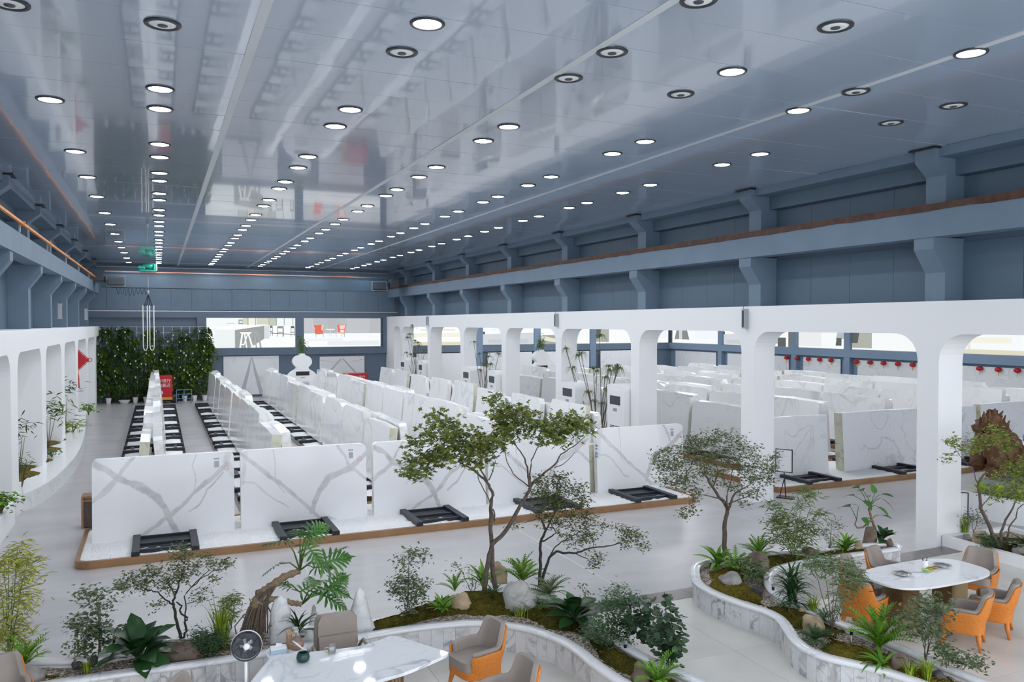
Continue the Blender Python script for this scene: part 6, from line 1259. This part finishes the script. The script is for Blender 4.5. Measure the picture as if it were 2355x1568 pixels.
# gourd-shaped cabinets
def gourd(label, x, y, rz=0):
    t = thing('gourd_cabinet', label, 'cabinet', (x, y, 0), rz, 'gourd-shaped cabinets'); P = []
    half = [(.0, 0), (.62, 0), (.88, .30), (1.02, .75), (1.04, 1.1), (.93, 1.5), (.70, 1.80), (.44, 1.97), (.36, 2.05), (.38, 2.14), (.50, 2.25), (.57, 2.42), (.52, 2.62), (.38, 2.77), (.18, 2.84), (.15, 2.86), (.14, 2.95), (0, 2.95)]
    c, _ = smooth(half, 60); P = [tuple(q) for q in c]+[(-u, w) for u, w in c[::-1][1:-1]]
    m = MB(); m.prism(P, 0, .55, 'y'); m.obj('gourd_body', M['white'], t)
    m = MB(); m.box((-.42, -.015, .05), (.42, 0, 1.95)); m.obj('door', M['band'], t)
    m = MB(); m.box((-.4, -.03, 1.62), (.4, -.01, 1.86)); m.obj('outlet', M['black'], t); m = MB(); m.box((-.13, -.025, 1.46), (.13, -.01, 1.52)); m.obj('control_panel', M['grey'], t)
    a = MB(); a.box((-.38, -.024, 0), (-.02, -.012, .03)); a.box((.02, -.024, 0), (.38, -.012, .03)); am = a.mesh('louvre_slat', M['grey'])
    for k in range(9): mk('louvre_slat', am, t, (0, 0, .75+.055*k))
    p = Vector((x, y+.27, 2.95)); q = thing('potted_vine', 'green vine on the neck of the gourd cabinet %s' % ('before the back wall' if x < 15 else 'in the side aisle'), 'plant', p, 0, 'vines on the gourd cabinets'); rg2 = np.random.default_rng(int(x)); c = rg2.normal(0, 1, (220, 3))*np.array([.13, .1, .30])+np.array([0, 0, .45]); c[:, 2] = np.clip(c[:, 2], .02, 1.1)
    ve, fa = scatter(LONG, *randleaves(c, .26, rg2, (-1.2, .3))); fast('foliage', ve, fa, M['wallgreen2'], q, 'stuff'); m = MB(); m.tube([(0, 0, 0), (.03, 0, .4), (-.02, 0, .9)], .015, 5); m.obj('stem', M['petiole'], q)
gourd('white gourd-shaped cabinet in front of the back wall, with louvres and dark outlet', 8.02, 49.7); gourd('white gourd-shaped cabinet in the side aisle, seen between piers', 24.4, 50.0)
# green wall: trellis, hanging plants, floor pots
t = thing('trellis', 'white wire trellis of the green wall in the far left corner', 'trellis', (0, BACKY-.5, 0)); m = MB()
for i in range(13): m.tube([(-3.2+i*.5, 0, 0), (-3.2+i*.5, 0, 4.6)], .015, 4)
m.obj('upright_wires', M['paper'], t, kind='stuff'); m = MB()
for k in range(12): m.tube([(-3.2, 0, .4+k*.38), (2.8, 0, .4+k*.38)], .012, 4)
m.obj('cross_wires', M['paper'], t, kind='stuff')
GP = []
for s in range(6):
    rg2 = np.random.default_rng(100+s); q = thing('hanging_fern', '-', 'plant', (0, 0, -20), 0, 'plants on the green wall'); n = 130; u = rg2.uniform(0, 1, n); a = rg2.uniform(PI, 2*PI, n); r = .06+.34*u
    pos = np.stack([r*np.cos(a)*.9, r*np.sin(a)*.55, .18-.75*u*u+rg2.normal(0, .06, n)], 1); ve, fa = scatter(LONG if s % 2 else LEAF, pos, rg2.uniform(.16, .34, n), a+rg2.normal(0, .5, n), rg2.uniform(-1.3, .1, n), rg2.uniform(-.8, .8, n))
    fast('foliage', ve, fa, M['wallgreen'] if s % 3 else M['wallgreen2'], q, 'stuff'); m = MB(); m.lathe([(.028, -.06), (.045, .03), (.036, .03)], 10, (rg2.uniform(-.2, .2), -.30, rg2.uniform(-.35, .1))); m.obj('pot', M['paper'], q); GP.append(q)
ROWN = ['lowest', 'second lowest', 'third lowest', 'middle', 'fourth highest', 'third highest', 'second highest', 'highest']; used = set()
for r in range(8):
    for c in range(11):
        x = -3.0+c*.575+random.uniform(-.14, .14); z = .62+r*.52+random.uniform(-.1, .1)
        if r == 7 and c in (3, 6): continue
        if r < 2 and c in (9,): continue
        k = random.randrange(6); lab = 'green fern clump on the green wall, %s row, %s from the left' % (ROWN[r], ORD[c]); sc = random.uniform(.8, 1.2)
        if k not in used: GP[k].location = (x, BACKY-.72, z); GP[k]['label'] = lab; GP[k].scale = (sc,)*3; used.add(k)
        else: dup(GP[k], (x, BACKY-.72, z), random.uniform(-.25, .25), lab, None, sc)
for k in range(6):
    if k not in used: GP[k].location = (-3+k*.9, BACKY-.72, 2.5); GP[k]['label'] = 'extra fern clump at mid height of the green wall, %s' % ORD[k]
def potted(label, x, y, h, w, seed, lm='wallgreen', lowbowl=False):
    q = thing('potted_plant', label, 'plant', (x, y, 0), 0, 'potted plants along the back wall'); m = MB(); m.lathe([(.11, 0), (.16, .34), (.14, .34), (.13, .28), (.0005, .28)] if not lowbowl else [(.2, 0), (.34, .2), (.31, .2), (.0005, .16)], 18, caps=False); m.obj('pot', M['paper'], q, True)
    rg2 = np.random.default_rng(seed); n = 150; a = rg2.uniform(0, 2*PI, n); u = rg2.uniform(0, 1, n)**.7; pos = np.stack([w*u*np.cos(a)*.5, w*u*np.sin(a)*.5, .3+h*(1-.8*u*u)*rg2.uniform(.4, 1, n)], 1); ve, fa = scatter(LONG, pos, rg2.uniform(.2, .38, n), a, rg2.uniform(-.6, .9, n), rg2.uniform(-.6, .6, n)); fast('foliage', ve, fa, M[lm], q, 'stuff')
    m = MB(); m.tube([(0, 0, .28), (.02, 0, .3+h*.7)], .02, 5); m.obj('stem', M['bark'], q)
for i, (x, h, w, lb, lm) in enumerate(((-2.75, 1.0, .8, 0, 'wallgreen'), (-1.9, .7, .7, 1, 'wallgreen2'), (-1.3, .9, .7, 0, 'wallgreen'), (-.72, 1.1, .8, 0, 'wallgreen'), (1.45, 1.1, .6, 0, 'wallgreen'), (2.02, .75, .9, 0, 'wallgreen2'), (2.6, 1.0, .7, 0, 'wallgreen'))):
    potted('plant in a white pot below the green wall, %s from the left' % ORD[i], x, BACKY-1.35, h, w, 200+i, lm, lb)
# red delivery carts with white lettering
def text_mesh(body, size, name, mat, parent, loc, rot):
    cu = bpy.data.curves.new('txt', 'FONT'); cu.body = body; cu.size = size; cu.align_x = 'CENTER'; cu.extrude = .004; o = bpy.data.objects.new('txt', cu); COL.objects.link(o); dg = bpy.context.evaluated_depsgraph_get(); me = bpy.data.meshes.new_from_object(o.evaluated_get(dg)); bpy.data.objects.remove(o); bpy.data.curves.remove(cu); me.materials.clear(); me.materials.append(mat); return mk(name, me, parent, loc, rot)
t = thing('delivery_cart', 'red box cart with white lettering parked below the green wall', 'cart', (.12, 52.0, 0)); m = MB(); m.box((-.6, 0, .38), (.62, .9, 1.66)); bevel(m.obj('cargo_box', M['red'], t), .03); m = MB(); m.box((-.6, -.01, .22), (.62, .9, .38)); m.obj('bumper', M['yellow'], t)
for x in (-.35, .72): m = MB(); m.lathe([(.10, -.06), (.26, -.06), (.27, 0), (.26, .06), (.10, .06)], 22); m.xf(Matrix.Translation((x, .1, .27)) @ Matrix.Rotation(PI/2, 4, 'X')); m.obj('wheel', M['black'], t, True)
text_mesh('前台银行', .235, 'lettering', M['paper'], t, (.05, -.012, 1.28), (PI/2, 0, 0)); text_mesh('移动最近', .235, 'lettering', M['paper'], t, (.05, -.012, 1.0), (PI/2, 0, 0)); m = MB(); m.lathe([(.0005, 0), (.11, 0), (.11, .01)], 20, caps=False); m.xf(Matrix.Translation((0, -.012, .66)) @ Matrix.Rotation(PI/2, 4, 'X')); m.obj('round_emblem', M['paper'], t)
t = thing('hand_railing', 'low blue-grey pipe railing beside the red cart', 'railing', (.95, 51.6, 0)); m = MB()
for x in (0, .42, .84): m.tube([(x, 0, 0), (x, 0, .82)], .022, 6)
m.obj('posts', M['bluerail'], t); m = MB(); [m.tube([(0, 0, z), (.84, 0, z)], .02, 6) for z in (.3, .56, .82)]; m.obj('rails', M['bluerail'], t)
t = thing('delivery_cart', 'red and yellow box cart with white lettering behind the fourth slab row', 'cart', (11.95, 52.0, 0)); m = MB(); m.box((-.62, 0, .3), (.68, .9, 1.5)); bevel(m.obj('cargo_box', M['red'], t), .02); m = MB(); m.box((-.80, .1, .3), (-.62, .95, 1.52)); m.obj('side_panel', M['yellow'], t); m = MB(); m.box((-.76, .09, .5), (-.68, .1, 1.4)); m.obj('window', M['darkgrey'], t)
text_mesh('前台银行', .235, 'lettering', M['paper'], t, (.0, -.012, 1.17), (PI/2, 0, 0)); text_mesh('移动最近', .235, 'lettering', M['paper'], t, (.0, -.012, .88), (PI/2, 0, 0))
for x in (-.35, .4): m = MB(); m.lathe([(.10, -.06), (.26, -.06), (.27, 0), (.26, .06), (.10, .06)], 22); m.xf(Matrix.Translation((x, .1, .27)) @ Matrix.Rotation(PI/2, 4, 'X')); m.obj('wheel', M['black'], t, True)
# overhead crane
YC = 50.0; t = thing('overhead_crane', 'blue-grey overhead crane girder spanning the hall in front of the back wall', 'crane', (0, YC, 0)); m = MB(); m.box((-2.9, -.25, 6.82), (13.3, .25, 7.62)); m.obj('girder', plain('crane_blue', (.075, .125, .18), .25), t); m = MB(); m.box((-2.9, -.32, 6.78), (13.3, .32, 6.82)); m.box((-2.9, -.32, 7.62), (13.3, .32, 7.66)); m.obj('girder_flange', M['bluewall'], t)
m = MB(); m.box((-2.7, -.05, 7.66), (13.1, .05, 7.72)); m.obj('trolley_rail', plain('copper_rail', (.5, .22, .15), .25, metal=.9), t)
for x, n_ in ((-2.95, 1), (13.6, -1)):
    m = MB(); m.box((x-.25, -1.1, 7.14), (x+.25, 1.1, 7.55)); m.obj('end_carriage', M['darkgrey'], t); m = MB(); [m.lathe([(.0005, -.05), (.16, -.05), (.16, .05), (.0005, .05)], 16, (0, 0, 0)) for _ in (0,)]; m.xf(Matrix.Translation((x+.28*n_, -.7, 7.2)) @ Matrix.Rotation(PI/2, 4, 'Y')); m.obj('wheel', M['steel'], t)
    m = MB(); a, c = sorted((x+.35*n_, x+1.3*n_)); [m.tube([(a, -.45, z), (c, -.45, z)], .02, 4) for z in (6.85, 7.4)]; [m.tube([(q, -.45, 6.85), (q, -.45, 7.4)], .02, 4) for q in (a, c)]; m.obj('guard_frame', M['grey'], t); m = MB(); m.box((a+.1, -.55, 6.95), (c-.1, -.3, 7.3)); m.obj('electric_box', M['darkgrey'], t)
m = MB()
for k in range(8):
    x0 = -2.1+k*.2; m.tube([(x0+.17*u, -.4, 6.75-.42*math.sin(PI*u)*(1 if k in (2, 3, 4) else .8)) for u in np.linspace(0, 1, 8)], .012, 4, cap=False)
m.tube([(-2.4, -.4, 6.78), (13, -.4, 6.78)], .012, 4); m.obj('festoon_cable', M['steel'], t)
t = thing('hoist_trolley', 'teal electric hoist trolley sitting on the crane girder', 'hoist', (-.5, YC, 7.72)); m = MB(); m.box((-.42, -.4, 0), (.42, .4, .1)); m.obj('frame', M['teal'], t); m = MB(); m.lathe([(.0005, -.32), (.2, -.32), (.2, .32), (.0005, .32)], 20); m.xf(Matrix.Translation((.05, 0, .30)) @ Matrix.Rotation(PI/2, 4, 'Y')); m.obj('drum', M['teal'], t, True); m = MB(); m.lathe([(.0005, -.2), (.14, -.2), (.14, .15), (.0005, .2)], 16); m.xf(Matrix.Translation((-.32, -.15, .2)) @ Matrix.Rotation(PI/2, 4, 'Y')); m.obj('motor', M['teal'], t, True); m = MB(); m.box((.3, -.3, .1), (.42, .2, .42)); m.obj('gearbox', M['teal'], t); m = MB(); m.tube([(.45, -.35, .05), (.45, -.35, .5)], .02, 5); m.obj('post', M['paper'], t)
t = thing('lifting_slings', 'white lifting slings hanging in two long loops from a spreader bar', 'slings', (-.5, YC-.7, 5.8)); m = MB(); m.tube([(-.3, 0, 0), (.3, 0, 0)], .02, 6); m.obj('spreader_bar', M['rust'], t)
for x0 in (-.28, .06):
    w = .22; m = MB(); P = [(x0, 0, 0), (x0, 0, -2.25)]+[(x0+w/2-w/2*math.cos(a), 0, -2.25-.28*math.sin(a)) for a in np.linspace(.2, PI-.2, 8)]+[(x0+w, 0, -2.25), (x0+w, 0, 0)]; m.tube(P, .028, 5); m.obj('sling', M['cord'], t, True)
m = MB(); [m.tube([(x, 0, 0), (0, 0, .62)], .02, 5) for x in (-.2, -.08, .08, .2)]; m.obj('chain', M['steel'], t); m = MB(); m.ball((0, 0, .72), (.07, .05, .12)); m.tube([(0, 0, .8), (0, .3, 1.02), (0, .5, 1.9)], .012, 5); m.obj('hook_block', M['grey'], t, True)
# red knot ornament and red lanterns
t = thing('knot_ornament', 'red diamond knot ornament with a long tassel on a left pier', 'ornament', (-3.30, 40.5, 3.15)); m = MB(); m.prism([(0, -.42), (.42, 0), (0, .42), (-.42, 0)], -.04, .04, 'y'); m.obj('knot', M['redsatin'], t); m = MB()
for k in range(8):
    for s in ((1, 1), (1, -1), (-1, 1), (-1, -1)):
        u = (k+.5)/8; c = (.42*u*s[0], .42*(1-u)*s[1]); m.tube([(c[0]+.05*math.cos(a), 0, c[1]+.05*math.sin(a)) for a in np.linspace(0, 2*PI, 9)], .014, 4, cap=False)
for s in (-1, 1): m.tube([(s*(.47+.09*math.cos(a)), 0, .09*math.sin(a)) for a in np.linspace(0, 2*PI, 11)], .014, 4, cap=False)
m.obj('cord_loops', M['redsatin'], t); m = MB(); m.lathe([(.03, -.62), (.035, -.5), (.02, -.42)], 8); m.obj('bead', M['yellow'], t); m = MB(); m.lathe([(.06, -1.25), (.05, -.8), (.03, -.62)], 10); m.obj('tassel', M['redsatin'], t); m = MB(); m.tube([(0, 0, .42), (0, 0, .75)], .012, 5); m.obj('hanging_cord', M['redsatin'], t)
def lantern(p, label):
    global LANT
    if LANT is None:
        t = thing('red_lantern', label, 'lantern', p, 0, 'small red lanterns on the side aisle wall'); m = MB(); m.ball((0, 0, 0), (.17, .17, .12), 14, 8); m.obj('globe', M['redsatin'], t, True); m = MB(); m.tube([(0, 0, .1), (0, 0, .26)], .008, 4); m.obj('cord', M['yellow'], t); m = MB(); m.lathe([(.015, -.32), (.02, -.12)], 6); m.obj('tassel', M['yellow'], t); LANT = t
    else: dup(LANT, p, 0, label)
LANT = None
for i, (x, y) in enumerate(((1809,823), (1833,824), (1859,825), (1885,826), (1911,827), (1970,829), (2001,830), (2032,833), (2065,834), (2099,835), (2253,844), (2296,845), (2340,848))): lantern(Vector((38.1, xplane(x, y, 38.1).y, 2.50)), 'small red lantern hanging at the side aisle wall, %s from the left' % ORD[i])
# left arcade plants
def leafbush(label, p, h, w, seed, lm, tpl=LONG, n=240, size=.2, name='leafy_shrub', zc=None, off=(0, 0)):
    q = thing(name, label, 'plant', p, 0, 'plants along the left arcade'); rg2 = np.random.default_rng(seed); c = rg2.normal(0, 1, (n, 3))*np.array([w*.4, w*.4, h*.22])+np.array([0, 0, h*.62]); c[:, 2] = np.clip(c[:, 2], .03, h)
    if zc: c = rg2.normal(0, 1, (n, 3))*np.array([w*.35, w*.35, zc[1]])+np.array([off[0], off[1], zc[0]])
    ve, fa = scatter(tpl, *randleaves(c, size, rg2)); fast('foliage', ve, fa, M[lm], q, 'stuff'); m = MB()
    for k in range(4): a = rg2.uniform(0, 6.28); m.tube([(0, 0, 0), (w*.2*math.cos(a), w*.2*math.sin(a), h*.5), (w*.35*math.cos(a), w*.35*math.sin(a), h*.9)], [.014, .010, .005], 5)
    m.obj('stems', M['bark'], q); return q
leafbush('leafy shrub growing between the left piers, largest one', (-3.5, 31.4, .45), 1.5, .9, 1, 'wallgreen2', LONG, 120, .32, zc=(1.45, .22), off=(.12, 0))
leafbush('leafy shrub beside the knot ornament pier', (-3.5, 37.0, .45), 1.6, .7, 2, 'wallgreen', LONG, 80, .30, zc=(1.75, .18), off=(.05, 0))
leafbush('leafy shrub beside the nearest full left pier, upper one', (-3.5, 25.0, .45), 1.4, .5, 3, 'wallgreen', LONG, 60, .24, zc=(1.5, .18), off=(.08, 0))
leafbush('low leafy shrub beside the nearest full left pier', (-3.35, 24.6, .45), .7, .35, 4, 'wallgreen', n=60, zc=(.6, .12))
leafbush('low green plants at the far end of the white ledge', (-3.05, 42.6, .45), .6, .55, 5, 'fern', LEAF, 130, .16)
leafbush('small light green fern on the white ledge moss', (-3.15, 36.2, .45), .45, .6, 6, 'grass', LONG, 160, .22)
leafbush('small bush on the ledge moss', (-3.2, 29.7, .45), .3, .35, 7, 'fernG', LEAF, 140, .09)
leafbush('lush light green leaves spilling over the near left wall', (-3.25, 20.9, .55), .45, .42, 8, 'fern', LEAF, 220, .14)
# side aisle front: driftwood sculpture on a curved white counter with lime leaves
t = thing('curved_counter', 'curved white counter with a planting trough behind the nearest right pier', 'counter', (20.5, 13.4, 0)); m = MB(); ring = []
A_ = np.linspace(PI*.95, PI*1.75, 30)
def arcstrip(r0, r1, z0, z1):
    m = MB(); vs = [((r)*math.cos(a), (r)*math.sin(a), z) for r, z in ((r0, z0), (r0, z1), (r1, z1), (r1, z0)) for a in A_]; n = len(A_); m.add(vs, [(k*n+i, k*n+i+1, ((k+1) % 4)*n+i+1, ((k+1) % 4)*n+i) for k in range(4) for i in range(n-1)]); return m
arcstrip(2.12, 2.0, 0, .6).obj('front_panel', M['white'], t); arcstrip(2.0, 1.6, 0, .55).obj('trough', M['soil'], t); arcstrip(1.6, .0005, 0, .9).obj('worktop', M['grey'], t)
lm_ = [blade_mesh(.16, .5, M['lime'], peak_=.45)]
for i, a in enumerate(np.linspace(PI*1.0, PI*1.62, 9)):
    rosette('lime_leaf_plant', 'lime green leafy plant in the counter trough, %s from the left' % ORD[i], 'plant', Vector((20.5+1.82*math.cos(a), 13.4+1.82*math.sin(a), .55)), 9, lm_, .40, (.3, 1.3), 300+i, 'lime plants in the counter trough', 'leaf')
p = Vector((20.0, 13.75, .9)); t = thing('driftwood_sculpture', 'large knotted brown driftwood root on the curved counter', 'sculpture', p); rg_ = random.Random(5); m = MB()
for k in range(44):
    x0 = rg_.uniform(-.75, .85); top = 1.5-1.15*max(0, x0+.35); z = rg_.uniform(.1, max(.2, top)); r = rg_.uniform(.13, .30)*(1.15-.3*z/1.5); dy = rg_.uniform(-.28, .28); b = MB(); b.ball((0, 0, 0), 1, 12, 9); vs = []; st = rg_.uniform(.9, 1.6)
    for v in b.v:
        d = Vector(v).normalized(); q = 1+.35*math.sin(d.x*5+k)*math.cos(d.z*6+k*2)+.15*math.sin(d.y*13+d.x*9+k); vs.append((x0+d.x*r*q*.8, dy+d.y*r*q*.8, max(0, z+d.z*r*q*st)))
    m.add(vs, b.f)
m.obj('root_mass', M['driftwood'], t, True); m = MB()
for k in range(30): a = rg_.uniform(0, 6.28); x0 = rg_.uniform(-.75, .8); z0 = 1.55-1.15*max(0, x0+.35); dx = rg_.uniform(-.2, .2); m.tube([(x0, 0, z0-.35), (x0+dx*.4, .1*math.sin(a), z0-.05), (x0+dx, .15*math.sin(a), z0+rg_.uniform(.0, .2))], [.08, .05, .015], 6)
m.obj('root_stubs', M['driftwood'], t, True)
t = thing('white_desk', 'white desk with a water pack in the side aisle at the right edge', 'desk', (25.4, 16.7, 0)); m = MB(); m.box((-.9, -.4, .98), (.9, .4, 1.05)); m.obj('desktop', M['white'], t); m = MB(); m.box((-.88, -.36, 0), (.2, .36, .98)); m.obj('pedestal', M['white'], t)
t = thing('water_pack', 'shrink-wrapped pack of blue water bottles on the white desk', 'bottles', (25.3, 16.6, 1.05)); m = MB()
for i in range(4):
    for j in range(2):
        b = MB(); b.lathe([(.03, 0), (.032, .14), (.012, .18), (.012, .21)], 10); b.xf(Matrix.Translation((i*.068-.1, j*.068, 0))); b.obj('bottle', plain('blue_bottle', (.18, .30, .75), .2) if i+j == 0 else bpy.data.materials['blue_bottle'], t, True)
# sign stands
def sign(label, p, rz, H, w, h):
    t = thing('sign_stand', label, 'sign stand', p, rz, 'black sign stands'); m = MB(); m.box((-.22, -.16, 0), (.22, .16, .025)); m.obj('base', M['black'], t); m = MB(); m.tube([(0, 0, .02), (-.05, 0, H-h)], .016, 6); m.tube([(-.16, .0, .02), (-.05, 0, .5)], .014, 6); m.obj('post', M['black'], t)
    m = MB(); m.box((-w/2-.05, -.02, H-h), (w/2-.05, .0, H)); m.obj('board', M['paper'], t); m = MB(); e = .02
    for a, c in (((-w/2-.07, -.03, H-h-e), (w/2-.03, .01, H-h)), ((-w/2-.07, -.03, H), (w/2-.03, .01, H+e)), ((w/2-.05, -.03, H-h), (w/2-.03, .01, H)), ((-w/2-.07, -.03, H-h), (-w/2-.05, .01, H))): m.box(a, c)
    m.obj('frame', M['black'], t); return t
sign('black sign stand with a white board beside the second right pier', (15.75, 17.0, 0), -1.0, 1.32, .42, .6)
sign('black-framed white sign board between white box and curved counter', (15.95, 12.0, 0), -.9, 1.1, .5, .75)

# handwriting on rough slab edges
def edge_note(txt, size, mat, p, label_parent):
    Mx = Matrix(((0, 0, -1), (0, -1, 0), (-1, 0, 0))); o = text_mesh(txt, size, 'handwriting', mat, None, (0, 0, 0), (0, 0, 0)); o.parent = label_parent; o.matrix_parent_inverse = Matrix(); o.matrix_basis = label_parent.matrix_basis.inverted() @ Matrix.Translation(p) @ Mx.to_4x4()
ink_b = plain('blue_marker', (.05, .16, .42), .6); ink_o = plain('orange_marker', (.75, .25, .06), .6)
for o in list(bpy.data.objects):
    l = o.get('label', '')
    if l.startswith('fifth show slab'): edge_note('51 S2', .17, ink_b, Vector((10.95, 19.10, 1.30)), o)
    if l.startswith('large veined white slab') and 'third' in l: edge_note('15 D', .24, ink_o, Vector((23.34, 18.90, 1.75)), o)

p = V(1497, 985, 21.7); potted('small green plant in a white pot peeping over the last show slab', 13.95, 21.7, max(.6, p.z-.35), .5, 290, 'fern')
